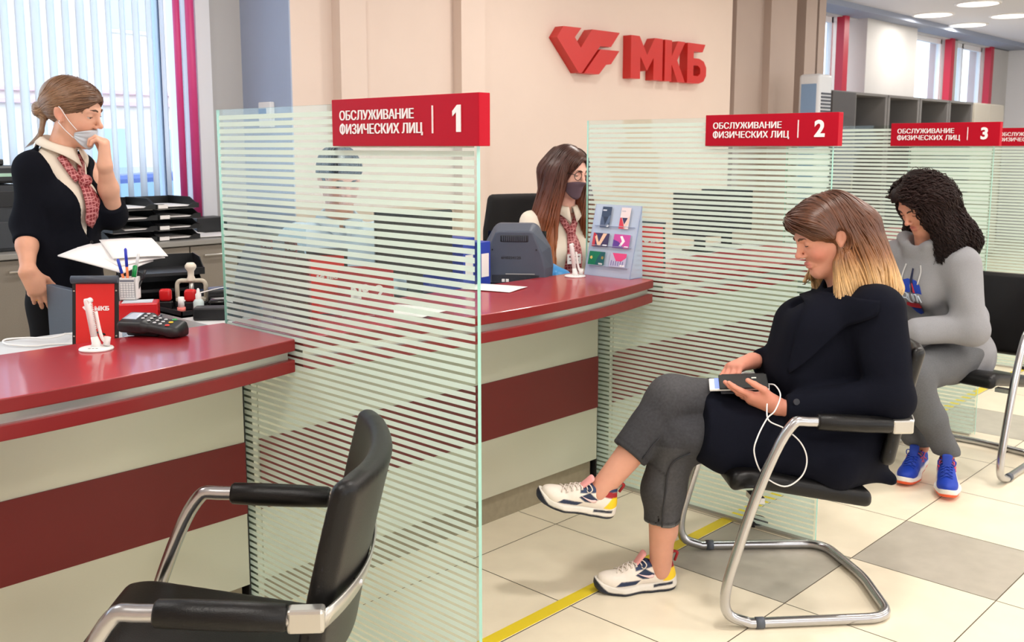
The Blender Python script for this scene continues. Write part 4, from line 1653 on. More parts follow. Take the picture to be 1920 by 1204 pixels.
# clerk's office chairs
def office_seat(label, loc, rotz, back=True):
    oc = base('office_chair' if back else 'office_stool', label, 'office chair' if back else 'stool', loc, rotz=rotz)
    mu = mat('black upholstery', (24, 23, 24), .9, bump=.3, bscale=500)
    if back:
        bk = rbox((0, 0, 0), (.03, .225, .27), .028)
        bf = lambda P: bk(np.stack([P[:, 0] + .235 - .8 * P[:, 1] ** 2, P[:, 1] * (1 + .9 * np.maximum(np.abs(P[:, 2] - .92) - .10, 0)), P[:, 2] - .92], 1)) * .85
        solid('backrest', bf, (-.30, -.27, .62), (-.12, .27, 1.22), .010, mu, oc)
        b = MB()
        b.tube(catmull([(-.10, 0, .42), (-.27, 0, .44), (-.29, 0, .60), (-.27, 0, .80)], 6), .022, 10)
        b.build('back_bar', M_BLACK, oc)
    solid('seat', rbox((0, 0, .455), (.23, .23, .035), .03), (-.26, -.26, .40), (.26, .26, .51), .012, mu, oc)
    MB().cyl((0, 0, .09), (0, 0, .43), .028, n=16).build('gas_lift', M_BLACK, oc)
    for k in range(5):
        a = k * 1.2566 + .3
        d = (math.cos(a), math.sin(a))
        l_ = MB().tube([(0, 0, .10), (d[0] * .27, d[1] * .27, .062)], [.024, .016], 10).build('leg', M_BLACK, oc)
        MB().cyl((d[0] * .27 - d[1] * .012, d[1] * .27 + d[0] * .012, .027), (d[0] * .27 + d[1] * .012, d[1] * .27 - d[0] * .012, .027), .027, n=18).build('castor', M_BLACK, l_)
    return oc


office_seat('black office chair behind the long haired clerk', (3.45, 3.08, 0), math.radians(-116))
office_seat('low black office stool under the clerk in the pale blue shirt', (2.35, 3.18, 0), math.radians(-118), False)

so = base('wall_socket', 'cream double wall socket behind the grey monitor', 'wall socket', (4.59, YB, .89))
MB().box(-.09, .09, -.02, 0, -.075, .075, .005).build('socket_plate', mat('cream plastic', (240, 230, 206), .4), so)
MB().box(-.06, .06, -.024, -.019, -.05, .05, .004).build('socket_insert', M_WHITEPL, so)
se = base('wall_sensor', 'small white sensor box with a blue label on the wall above the first partition', 'sensor', (3.092, 4.79, 1.59))
MB().box(-.03, 0, -.06, .06, -.07, .07, .006).build('sensor_case', M_WHITEPL, se)
MB().box(-.032, -.029, -.02, .055, .0, .035).build('sensor_label', mat('sensor blue', (60, 110, 170), .4), se)

# ---------------------------------------------------------------- far right: cabinets and the tall air unit
au = base('air_conditioner', 'tall pale floor standing air unit at the corner of the beige pillars', 'air conditioner', (8.17, 4.11, 0))
M_PALE = mat('pale blue grey enamel', (206, 210, 216), .4)
MB().box(-.12, .12, -.10, .10, 0, 2.035, .03, seg=3).build('unit_body', M_PALE, au)
g_ = MB()
for k in range(9):
    g_.box(-.09, .09, -.107, -.099, 1.62 + .03 * k, 1.635 + .03 * k)
g_.build('louvre', M_GREYPL, au)
MB().box(-.124, -.119, -.07, .07, .1, 1.95).build('side_panel', mat('steel blue panel', (120, 150, 186), .4), au)
M_OFF = mat('office grey laminate', (122, 120, 120), .5)
M_DARK = mat('dark open shelf', (44, 42, 46), .6)
CB = ((8.86, 9.36, False, 'grey closed office cabinet nearest the air unit'), (9.36, 10.14, True, 'grey open fronted office cabinet, first from the air unit'),
      (10.16, 10.98, True, 'grey open fronted office cabinet, second from the air unit'), (11.0, 11.84, True, 'grey open fronted office cabinet, third from the air unit'),
      (11.86, 12.62, True, 'narrow grey open office cabinet before the pale doors'), (12.64, 13.7, False, 'pale two door cabinet at the far end of the row'))
for k, (x0, x1, op, lab) in enumerate(CB):
    t = base('office_cabinet', lab, 'cabinet', (x0, 4.30, 0), 'row of grey office cabinets')
    W = x1 - x0
    pale = k == 5
    mc = mat('pale office laminate', (204, 198, 186), .5) if pale else M_OFF
    MB().box(0, W, .38, .40, 0, 1.94).build('back_panel', M_DARK, t)
    MB().box(0, .05, 0, .38, 0, 1.94).build('side_panel', mc, t)
    MB().box(W - .05, W, 0, .38, 0, 1.94).build('side_panel', mc, t)
    MB().box(0, W, -.005, .40, 1.915, 1.94).build('top_panel', mc, t)
    for z in (.05, .45, .85, 1.25, 1.57):
        MB().box(.05, W - .05, .02, .38, z, z + .02).build('shelf', M_DARK if op else mc, t)
    if not op:
        n_ = 2 if pale else 1
        for q in range(n_):
            w0, w1 = W * q / n_ + .004, W * (q + 1) / n_ - .004
            d = MB().box(w0, w1, -.02, 0.0, .04, 1.93, .002).build('door', mc if pale else mat('charcoal door', (74, 73, 76), .5), t)
            MB().cyl((w1 - .05, -.04, 1.0), (w1 - .05, -.04, 1.15), .006, n=10).build('handle', M_ALU, d)
# ================================================================ people: shared builders
def tone_mat(name, rough=0.5, sss=0.0, bump=0.0, bscale=300, noise=0.0, nscale=60, spec=0.4, sheen=0.0, stretch=None):
    m = bpy.data.materials.new(name)
    m.use_nodes = True
    nt = m.node_tree
    b = nt.nodes['Principled BSDF']
    at = nt.nodes.new('ShaderNodeAttribute')
    at.attribute_name = 'tone'
    src = at.outputs['Color']
    tc = nt.nodes.new('ShaderNodeTexCoord')
    mp = nt.nodes.new('ShaderNodeMapping')
    if stretch:
        mp.inputs['Scale'].default_value = stretch
    nt.links.new(tc.outputs['Object'], mp.inputs['Vector'])
    if noise:
        n = nt.nodes.new('ShaderNodeTexNoise')
        n.inputs['Scale'].default_value = nscale
        n.inputs['Detail'].default_value = 4
        nt.links.new(mp.outputs[0], n.inputs['Vector'])
        r = nt.nodes.new('ShaderNodeMapRange')
        r.inputs['From Min'].default_value = 0.3
        r.inputs['From Max'].default_value = 0.7
        r.inputs['To Min'].default_value = 1 - noise
        r.inputs['To Max'].default_value = 1 + noise
        nt.links.new(n.outputs['Fac'], r.inputs['Value'])
        mx = nt.nodes.new('ShaderNodeMix')
        mx.data_type = 'RGBA'
        mx.blend_type = 'MULTIPLY'
        mx.inputs['Factor'].default_value = 1
        nt.links.new(src, mx.inputs['A'])
        nt.links.new(r.outputs[0], mx.inputs['B'])
        src = mx.outputs['Result']
    nt.links.new(src, b.inputs['Base Color'])
    b.inputs['Roughness'].default_value = rough
    b.inputs['Specular IOR Level'].default_value = spec
    if sss:
        b.inputs['Subsurface Weight'].default_value = sss
        b.inputs['Subsurface Radius'].default_value = (0.010, 0.004, 0.002)
        b.inputs['Subsurface Scale'].default_value = 1.0
    if sheen:
        b.inputs['Sheen Weight'].default_value = sheen
        b.inputs['Sheen Roughness'].default_value = 0.5
    if bump:
        n2 = nt.nodes.new('ShaderNodeTexNoise')
        n2.inputs['Scale'].default_value = bscale
        nt.links.new(mp.outputs[0], n2.inputs['Vector'])
        bp = nt.nodes.new('ShaderNodeBump')
        bp.inputs['Strength'].default_value = bump
        bp.inputs['Distance'].default_value = 0.002
        nt.links.new(n2.outputs['Fac'], bp.inputs['Height'])
        nt.links.new(bp.outputs[0], b.inputs['Normal'])
    return m


M_SKIN = tone_mat('skin', 0.5, sss=0.12, bump=0.05, bscale=500, noise=0.03, nscale=35, spec=0.35)
M_HAIR = tone_mat('hair', 0.36, noise=0.10, nscale=90, spec=0.5)
M_HAIRD = tone_mat('dark matte hair', 0.55, noise=0.10, nscale=90, spec=0.18)
M_EYE = tone_mat('eye', 0.12, spec=0.6)
M_DYED = tone_mat('dyed fabric', 0.8, bump=0.2, bscale=700, noise=0.04, nscale=200, sheen=0.15)
M_SHOE = tone_mat('shoe upper', 0.55, bump=0.12, bscale=350, noise=0.02, nscale=120)


def C3(rgb):
    return np.array([*lin(rgb), 1.0])


def paint(base, *layers):
    """layers: (function of points -> 0..1, rgb)"""
    def f(P):
        out = np.repeat(C3(base)[None, :], len(P), 0)
        for fn, rgb in layers:
            w = np.clip(fn(P), 0, 1)[:, None]
            out = out * (1 - w) + C3(rgb)[None, :] * w
        return out
    return f


def band(f, a, soft=0.0015):
    """1 where f < a"""
    return lambda P: np.clip((a - f(P)) / soft + 0.5, 0, 1)


def multi_solid(name, parts, mats, parent=None):
    """parts: (f, lo, hi, h, color_fn): several samplings joined in one mesh"""
    Vs, Qs, Cs, o = [], [], [], 0
    for f, lo, hi, h, cf in parts:
        V, Q = nets(f, lo, hi, h)
        g = grad(f, V)
        V = V - g * np.clip(f(V), -h * .5, h * .5)[:, None]
        Vs.append(V)
        Qs.append(Q + o)
        Cs.append(cf(V))
        o += len(V)
    return np_mesh(name, np.vstack(Vs), np.vstack(Qs), mats, parent, None, True, np.vstack(Cs))


# head frame: x forward, y left, z up, origin between the ears, chin at z=-.108, crown at z=.118
def head_sdf(lid=-14, ears=True, nose=1.0, jaw=1.0):
    E = su
    cran = E(0.03, ell((-.016, 0, .036), (.090, .0705, .081)), ell((.022, 0, .020), (.067, .062, .074)))
    face = E(0.022,
             ell((.026, 0, -.030), (.056, .050 * jaw, .078)),
             rc((.060, 0, -.094), (.064, 0, -.090), .019, .018, ((0, 1, 0), 1.25)),
             rc((-.006, .044 * jaw, -.050), (.055, .012, -.097), .017, .012), rc((-.006, -.044 * jaw, -.050), (.055, -.012, -.097), .017, .012))
    f = E(0.03, cran, face)
    f = E(0.02, f, ell((.051, .033, -.026), (.025, .021, .022)), ell((.051, -.033, -.026), (.025, .021, .022)))
    f = E(0.016, f, chain([(.072, .042, .026), (.084, .018, .024), (.086, 0, .021), (.084, -.018, .024), (.072, -.042, .026)], [.007, .008, .007, .008, .007], .01))
    f = cut(0.016, f, ell((.0955, .032, .006), (.014, .018, .010)), ell((.0955, -.032, .006), (.014, .018, .010)))
    # nose
    f = E(0.010, f, rc((.085, 0, .018), (.103, 0, -.021), .0078, .0078), ell((.1060, 0, -.0255), (.0092 * nose, .0085, .0078)))
    f = E(0.007, f, ell((.0940, .0115, -.0300), (.0085, .0056, .0060)), ell((.0940, -.0115, -.0300), (.0085, .0056, .0060)))
    f = cut(0.004, f, ell((.0985, .006, -.0375), (.0045, .003, .0035)), ell((.0985, -.006, -.0375), (.0045, .003, .0035)))
    # lips
    up = chain([(.071, .021, -.0625), (.0855, .008, -.0575), (.0868, 0, -.0588), (.0855, -.008, -.0575), (.071, -.021, -.0625)], [.0026, .0042, .0040, .0042, .0026], .006)
    lo = chain([(.071, .020, -.0640), (.0825, .009, -.0690), (.0838, 0, -.0695), (.0825, -.009, -.0690), (.071, -.020, -.0640)], [.0024, .0046, .0050, .0046, .0024], .006)
    lips = E(0.002, up, lo)
    f = E(0.008, f, up, lo)
    f = cut(0.004, f, chain([(.076, .024, -.0635), (.093, .008, -.0635), (.0945, 0, -.0643), (.093, -.008, -.0635), (.076, -.024, -.0635)], [.001, .0016, .0016, .0016, .001], .003))
    f = cut(0.012, f, ell((.091, 0, -.083), (.006, .017, .0055)))
    # lids
    for s in (1, -1):
        c = vec(.0725, .031 * s, .0075)
        ball = ell(c, (.0140,) * 3)
        a = math.radians(lid)
        upper = clip(ball, (math.sin(a) * 1.0, 0, -math.cos(a)), c, 0.002)
        lower = clip(ball, (0.55, 0, 0.83), c + vec(0, 0, -.0035 if lid > -16 else -.0006), 0.002)
        f = E(0.0045, f, upper, lower)
    if ears:
        for s in (1, -1):
            R = rotm((0, 0, 1), -22 * s) @ rotm((0, 1, 0), -12)
            ear = E(0.006, ell((-.012, .0735 * s, .004), (.0165, .0065, .026), R), ell((-.006, .070 * s, -.020), (.0085, .0055, .0105), R))
            ear = cut(0.004, ear, ell((-.008, .0805 * s, .004), (.0088, .0058, .0165), R))
            f = E(0.006, f, ear)
    return f, lips


def neck_sdf(a, b, r0=.049, r1=.056):
    return rc(a, b, r0, r1)


def eye_parts(M, t, parent, iris=(78, 58, 44), gaze=(1, 0, -.55), lid=-14, lash=True, scale=1.0):
    """eyeballs, brows and lashes in the head frame (M columns, t origin)"""
    g = nrm(gaze)
    for s in (1, -1):
        c = vec(.0725, .031 * s, .0075)
        n = 14
        V, F = [], []
        # uv sphere about the gaze axis
        ax1 = nrm(np.cross(g, (0, 0, 1)))
        ax2 = np.cross(ax1, g)
        rings = 12
        cols = []
        for i in range(rings + 1):
            th = math.pi * i / rings
            for k in range(n):
                ph = 2 * math.pi * k / n
                V.append(c + .0124 * (g * math.cos(th) + math.sin(th) * (ax1 * math.cos(ph) + ax2 * math.sin(ph))))
                deg = math.degrees(th)
                cols.append(C3((15, 12, 12)) if deg < 12 else C3(iris) if deg < 29 else C3((208, 194, 186)))
        for i in range(rings):
            for k in range(n):
                F.append([i * n + k, i * n + (k + 1) % n, (i + 1) * n + (k + 1) % n, (i + 1) * n + k])
        V = np.array(V) @ np.asarray(M).T + t
        np_mesh('eye', V, np.array(F), M_EYE, parent, None, True, np.array(cols))


def brow_parts(M, t, f, parent, rgb=(70, 45, 32), lid=-14, r=.0026, lift=0.0, lash=True):
    M = np.asarray(M)
    dark = mat('brow %d %d %d' % rgb, rgb, 0.7)
    for s in (1, -1):
        pts = catmull([(.0845, .011 * s, .0245 + lift), (.083, .022 * s, .0272 + lift), (.0785, .032 * s, .0272 + lift), (.0745, .038 * s, .0258 + lift)], 5)
        g = grad(f, pts)
        for _ in range(3):
            pts = pts - g * (f(pts) - .0002)[:, None]
            g = grad(f, pts)
        m = len(pts)
        rr = [r * (0.9 + 0.5 * math.sin(math.pi * min(1, i / m * 1.5 + .15)) - 0.9 * (i / m) ** 2) for i in range(m)]
        MB().tube(pts @ M.T + t, rr, 6).build('eyebrow', dark, parent)
        if lash:
            c = vec(.0725, .031 * s, .0075)
            a = math.radians(lid)
            LP = []
            for k in range(11):
                ph = math.radians(-48 + 96 * k / 10)
                d = vec(math.cos(ph) * math.cos(a), math.sin(ph), math.sin(a) * math.cos(ph))
                LP.append(c + d * .0143 + vec(0.0006, 0, 0))
            MB().tube(np.array(LP) @ M.T + t, [.0004] + [.0010] * 9 + [.0004], 5).build('eyelash', mat('lash', (28, 20, 18), 0.6), parent)


def hand_sdf(side=1, curl=(20, 20, 20, 20), mid=None, spread=0.0, thumb=((.5, .78, -.28), (.75, .5, -.4)), scale=1.0):
    """wrist at origin, fingers along +x, back of the hand +z, thumb towards +y*side"""
    mid = mid or curl
    fs = []
    by = [.027, .009, -.009, -.025]
    bx = [.088, .092, .087, .078]
    ln = [.072, .080, .075, .058]
    palm = [rc((0, .010 * side, 0), (.083, .022 * side, .001), .0185, .0125), rc((0, 0, 0), (.086, .006 * side, .003), .019, .013),
            rc((0, -.006 * side, 0), (.082, -.010 * side, .002), .019, .0125), rc((0, -.012 * side, 0), (.074, -.024 * side, 0), .0175, .0115),
            rc((.012, .018 * side, -.006), (.05, .026 * side, -.009), .016, .013)]
    palm = su(0.02, *palm)
    tips = []
    fingers = []
    for i in range(4):
        p = vec(bx[i], by[i] * side, 0)
        fan = math.radians((1.5 - i) * spread)
        a = 0
        segs = []
        for j, (q, rr) in enumerate(((.45, (.0092, .0085)), (.31, (.0085, .0077)), (.24, (.0077, .0064)))):
            a += math.radians((curl[i], mid[i], mid[i] * .7)[j])
            d = vec(math.cos(a) * math.cos(fan), math.sin(fan) * side * math.cos(a), -math.sin(a))
            e = p + d * ln[i] * q
            k = 0.88 if i == 3 else 1.0
            segs.append(rc(p, e, rr[0] * k, rr[1] * k))
            p = e
        tips.append(p)
        fingers.append(su(0.003, *segs))
    t0 = vec(.022, .022 * side, -.008)
    t1 = t0 + nrm((thumb[0][0], thumb[0][1] * side, thumb[0][2])) * .044
    t2 = t1 + nrm((thumb[1][0], thumb[1][1] * side, thumb[1][2])) * .033
    t3 = t2 + nrm((thumb[1][0], thumb[1][1] * side, thumb[1][2] * 1.1)) * .024
    th = su(0.004, rc(t0, t1, .0145, .0105), rc(t1, t2, .0105, .0092), rc(t2, t3, .0092, .0072))
    f = palm
    for q in fingers:
        f = su(0.006, f, q)
    f = su(0.012, f, th)
    if scale != 1.0:
        f0 = f
        f = lambda P: f0(P / scale) * scale
    return f, tips


def frame_from(x, up):
    """columns: x along fingers/forward, z close to up"""
    x = nrm(x)
    z = np.asarray(up, float)
    z = nrm(z - x * (z @ x))
    y = np.cross(z, x)
    return np.stack([x, y, z], 1)


def hair_strands(name, f, seeds, dirfn, steps, step, r, parent, colfn, off=(.000, .003), wob=0.0, mats=None, keep=None, curl=None, tipthin=0.35, seed=1):
    """hair locks that follow the surface of the hair mass"""
    rg = np.random.default_rng(seed)
    P = np.array(seeds, float)
    S = len(P)
    o = rg.uniform(off[0], off[1], S)
    nst = np.full(S, steps) if np.isscalar(steps) else np.asarray(steps)
    T = int(nst.max())
    path = np.zeros((T, S, 3))
    nor = np.zeros((T, S, 3))
    for k in range(3):
        g = grad(f, P)
        P = P - g * (f(P) - o)[:, None]
    wv = rg.normal(size=(S, 3)) * wob
    for i in range(T):
        g = grad(f, P)
        path[i] = P
        nor[i] = g
        d = dirfn(P, i) + wv
        d = d - g * (d * g).sum(1)[:, None]
        d /= np.linalg.norm(d, axis=1)[:, None] + 1e-9
        P = P + d * step
        P = P - grad(f, P) * np.clip(f(P) - o, -step, step)[:, None]
        if wob:
            wv = wv * .9 + rg.normal(size=(S, 3)) * wob * .3
    if curl is not None:
        amp, freq = curl
        ph = rg.uniform(0, 6.28, S)
        fq = freq * rg.uniform(.7, 1.3, S)
        for i in range(T):
            t = i * step
            tan = path[min(i + 1, T - 1)] - path[max(i - 1, 0)]
            tan /= np.linalg.norm(tan, axis=1)[:, None] + 1e-9
            side = np.cross(tan, nor[i])
            a = ph + fq * t
            ramp = min(1, i / 4)
            path[i] = path[i] + ramp * amp * (np.cos(a)[:, None] * side + (0.6 + np.sin(a))[:, None] * nor[i])
    V, F, Cc = [], [], []
    n = 4
    rr = r * rg.uniform(.7, 1.3, S)
    keepi = np.arange(S) if keep is None else np.where(keep(path, nst))[0]
    base = 0
    ang = np.arange(n) * 2 * math.pi / n
    sh = rg.uniform(.72, 1.3, S)
    for s in keepi:
        m = int(nst[s])
        if m < 3:
            continue
        X = path[:m, s]
        N = nor[:m, s]
        tan = np.gradient(X, axis=0)
        tan /= np.linalg.norm(tan, axis=1)[:, None] + 1e-9
        B = np.cross(tan, N)
        B /= np.linalg.norm(B, axis=1)[:, None] + 1e-9
        N2 = np.cross(B, tan)
        u = np.linspace(0, 1, m)
        w = rr[s] * (np.minimum(1, .4 + u * 4)) * (1 - (1 - tipthin) * np.clip((u - .6) / .4, 0, 1))
        R = X[:, None, :] + w[:, None, None] * (np.cos(ang)[None, :, None] * B[:, None, :] * 1.5 + np.sin(ang)[None, :, None] * N2[:, None, :] * .8)
        V.append(R.reshape(-1, 3))
        i0 = np.arange(m - 1)[:, None] * n
        k = np.arange(n)[None, :]
        k2 = (k + 1) % n
        F.append((np.stack([i0 + k, i0 + k2, i0 + n + k2, i0 + n + k], -1).reshape(-1, 4)) + base)
        c = colfn(X, u)
        c = c.copy()
        c[:, :3] *= sh[s]
        Cc.append(np.repeat(c, n, 0))
        base += m * n
    return np_mesh(name, np.vstack(V), np.vstack(F), mats or M_HAIR, parent, None, True, np.vstack(Cc))


def ramp_cols(stops):
    """stops: (t, rgb)"""
    ts = np.array([s[0] for s in stops])
    cs = np.array([C3(s[1]) for s in stops])
    return lambda t: np.stack([np.interp(t, ts, cs[:, i]) for i in range(4)], 1)


def seeds_on(f, lo, hi, n, test, seed=0):
    rg = np.random.default_rng(seed)
    out = []
    tries = 0
    while sum(len(o) for o in out) < n and tries < 40:
        P = rg.uniform(lo, hi, (n * 4, 3))
        for _ in range(3):
            P = P - grad(f, P) * f(P)[:, None]
        ok = test(P) & (np.abs(f(P)) < .004) & (P >= np.asarray(lo) - .01).all(1) & (P <= np.asarray(hi) + .01).all(1)
        out.append(P[ok])
        tries += 1
    return np.vstack(out)[:n]


# ================================================================ shoes
def make_shoe(parent, O, toe, up, pal, length=0.27, mirror=1, style='chunky'):
    """part 'shoe' with sub-parts; local: heel bottom at origin, x to the toe"""
    M = frame_from(toe, up)
    k = length / 0.275
    O = np.asarray(O, float)

    def W(P):
        return (np.asarray(P) * k) @ M.T + O
    P2 = [(.036, 0, 0), (.105, 0.002 * mirror, 0), (.185, .006 * mirror, 0), (.238, .008 * mirror, 0)]
    R2 = [.034, .033, .045, .033]
    segs = [(np.array(P2[i][:2]), np.array(P2[i + 1][:2]), R2[i], R2[i + 1]) for i in range(3)]

    def outline(P):
        d = None
        for a, b, r1, r2 in segs:
            ab = b - a
            t = np.clip(((P[:, :2] - a) @ ab) / (ab @ ab), 0, 1)
            e = np.linalg.norm(P[:, :2] - a - t[:, None] * ab, axis=1) - (r1 + (r2 - r1) * t)
            if d is None:
                d = e
            else:
                h = np.maximum(.02 - np.abs(d - e), 0) / .02
                d = np.minimum(d, e) - h * h * .005
        return d

    def spring(P):
        x = P[:, 0]
        return .9 * np.maximum(x - .20, 0) ** 2 * 4 + .25 * np.maximum(.03 - x, 0) ** 2 * 10

    def sole(P):
        x = P[:, 0]
        top = np.interp(x, [0, .03, .08, .14, .2, .27], [.046, .040, .030, .027, .026, .034])
        z = P[:, 2] - spring(P)
        flare = np.interp(z / np.maximum(top, .01), [0, .4, 1], [.001, .004, .0005])
        bite = .003 * np.maximum(0, np.sin(x * 70)) * (z < .012)
        d2 = outline(P) - flare + bite
        dz = np.maximum(-z, z - top)
        q = np.maximum(np.stack([d2 + .004, dz + .004], 1), 0)
        return (np.linalg.norm(q, axis=1) + np.minimum(np.maximum(d2 + .004, dz + .004), 0) - .004) * .85
    up_ = su(.02,
             rc((.038, 0, .035), (.044, 0, .090), .0305, .0265, ((1, 0, 0), 1.15)),
             rc((.045, 0, .045), (.150, .002 * mirror, .048), .033, .032),
             ell((.195, .005 * mirror, .034), (.066, .041, .034)), rc((.10, 0, .075), (.15, 0, .055), .026, .026))
    up_ = cut(.008, up_, ell((.062, 0, .125), (.044, .0225, .050)))

    def upper(P):
        Q = P.copy()
        Q[:, 2] = P[:, 2] - spring(P)
        return np.maximum(up_(Q), .016 - Q[:, 2])

    def painter(P):
        L = ((P - O) @ M) / k
        return L
    root_f = lambda P: upper(((P - O) @ M) / k) * k
    ext = np.array([[x, y, z] for x in (-.02, .31) for y in (-.08, .08) for z in (-.02, .16)])
    WE = W(ext)
    lo, hi = WE.min(0), WE.max(0)
    x_ = lambda P: painter(P)[:, 0]
    z_ = lambda P: painter(P)[:, 2]
    sm = lambda v, w=.003: np.clip(v / w + .5, 0, 1)
    if style == 'chunky':
        layers = [
            (lambda P: sm(.030 - np.abs(x_(P) - .110) * .9 - np.abs(z_(P) - .060) * 1.6) * sm(z_(P) - .047), pal['patch']),
            (lambda P: sm(.034 - np.abs(x_(P) - .168 + 1.2 * (z_(P) - .036)) * 1.0) * sm(z_(P) - .029) * sm(.044 - z_(P)), pal['patch']),
            (lambda P: sm(z_(P) - .094 + .20 * np.maximum(x_(P) - .03, 0)) * sm(.142 - x_(P)), pal['collar']),
            (lambda P: sm(.074 - x_(P) + .9 * (z_(P) - .075)) * sm(z_(P) - .074) * sm(.094 - z_(P)), pal['red']),
            (lambda P: sm(.032 - x_(P) + .6 * (.075 - z_(P))) * sm(.076 - z_(P)) * sm(z_(P) - .038), pal['yellow'])]
    else:
        layers = [
            (lambda P: sm(z_(P) - .080 + .10 * np.maximum(x_(P) - .05, 0)) * sm(.125 - x_(P)), pal['collar']),
            (lambda P: sm(.040 - x_(P)) * sm(.075 - z_(P)), pal['yellow'])]
    sh = solid('shoe', root_f, lo, hi, .0024, M_SHOE, parent, color_fn=paint(pal['upper'], *layers))
    sole_f = lambda P: sole(((P - O) @ M) / k) * k
    if style == 'chunky':
        sl = [(lambda P: sm(.0105 + .02 * np.maximum(x_(P) - .235, 0) * 30 - z_(P) + spring(painter(P))), pal['out']),
              (lambda P: sm(.0045 - np.abs(z_(P) - .023 - .10 * np.maximum(.09 - x_(P), 0))) * sm(.085 - x_(P)) * sm(x_(P) - .02), pal['out'])]
    else:
        sl = [(lambda P: sm(.0125 - z_(P) + spring(painter(P))), pal['out']),
              (lambda P: sm(z_(P) - spring(painter(P)) - .029) * sm(.20 - x_(P)), pal['mid2'])]
    solid('sole', sole_f, lo, hi, .0028, M_SHOE, sh, color_fn=paint(pal['sole'], *sl))
    # tongue and laces
    tf = rc((.140, 0, .080), (.110, 0, .120), .0065, .008, ((0, 1, 0), 2.6))
    tg = lambda P: tf(((P - O) @ M) / k) * k
    solid('tongue', tg, lo, hi, .004, mat('tongue %d %d %d' % pal['tongue'], pal['tongue'], .8), sh)
    lc = MB()
    for i in range(5):
        x = .130 + i * .0155
        for sgn in (1, -1):
            pts = np.array([(x + .010 * sgn * u, .0235 * u, .12) for u in np.linspace(-1, 1, 9)])
            q = drape(upper, pts, (0, 0, -1), .0022, .0)
            q[:, 2] += .0012
            lc.tube(W(q), .0021 * k, 6)
    for sgn in (1, -1):
        lp = catmull([(.124, .004 * sgn, .090), (.118, .020 * sgn, .104), (.108, .034 * sgn, .094), (.116, .030 * sgn, .080), (.126, .010 * sgn, .088)], 5)
        lc.tube(W(lp), .0021 * k, 6)
    lc.build('lace', mat('lace %d %d %d' % pal['lace'], pal['lace'], .8), sh)
    if style == 'chunky':
        pl = MB()
        pl.tube(W(rounded_path([(.006, 0, .090), (-.004, 0, .118), (.012, 0, .124), (.018, 0, .108)], .006, 4)), .0045 * k, 8)
        pl.build('pull_tab', mat('pull tab', pal['red'], .7), sh)
        for sgn in (1, -1):
            # curved tick on the dark patch
            top = [(.080, .0585), (.088, .0600), (.100, .0580), (.118, .0605), (.140, .0665)]
            bot = [(.080, .0660), (.083, .0530), (.094, .0490), (.112, .0540), (.140, .0665)]
            A = catmull([(a, sgn * .09, b) for a, b in top], 4)
            B = catmull([(a, sgn * .09, b) for a, b in bot], 4)
            G = np.stack([A, (A + B) / 2, B], 0)
            q = drape(upper, G, (0, -sgn, 0), .0012, .0)
            tk = MB()
            tk.grid(W(q.reshape(-1, 3)).reshape(q.shape), 0, .0008 * sgn)
            tk.build('emblem', mat('tick emblem', (240, 205, 205), .6), sh)
    else:
        for sgn in (1, -1):
            st = MB()
            for line in ([(.062, .045), (.085, .070), (.100, .100)], [(.084, .038), (.103, .062), (.116, .094)], [(.052, .074), (.085, .062), (.122, .058)], [(.060, .088), (.090, .076), (.125, .074)]):
                A = catmull([(a, sgn * .09, b) for a, b in line], 5)
                st.tube(W(drape(upper, A, (0, -sgn, 0), .0005, .0)), .0022 * k, 6)
            st.build('emblem', mat('coral stripes', (226, 84, 120), .6), sh)
    return sh


PAL_CREAM = dict(upper=(236, 226, 214), patch=(34, 48, 78), collar=(36, 54, 90), red=(160, 34, 40), yellow=(244, 206, 40), sole=(226, 220, 210), out=(34, 40, 56), tongue=(242, 168, 166), lace=(226, 214, 204))
PAL_BLUE = dict(upper=(26, 62, 176), patch=(20, 40, 110), collar=(22, 26, 48), red=(220, 60, 60), yellow=(60, 120, 220), sole=(236, 232, 226), out=(238, 92, 48), mid2=(64, 128, 226), tongue=(30, 60, 160), lace=(34, 66, 170))

# ================================================================ the seated woman in the navy coat
M_COAT = mat('navy wool', (14, 16, 27), 0.9, noise=0.12, nscale=500, bump=0.35, bscale=900, spec=0.12)
M_JEANS = tone_mat('washed black denim', 0.85, bump=0.3, bscale=900, noise=0.16, nscale=120)


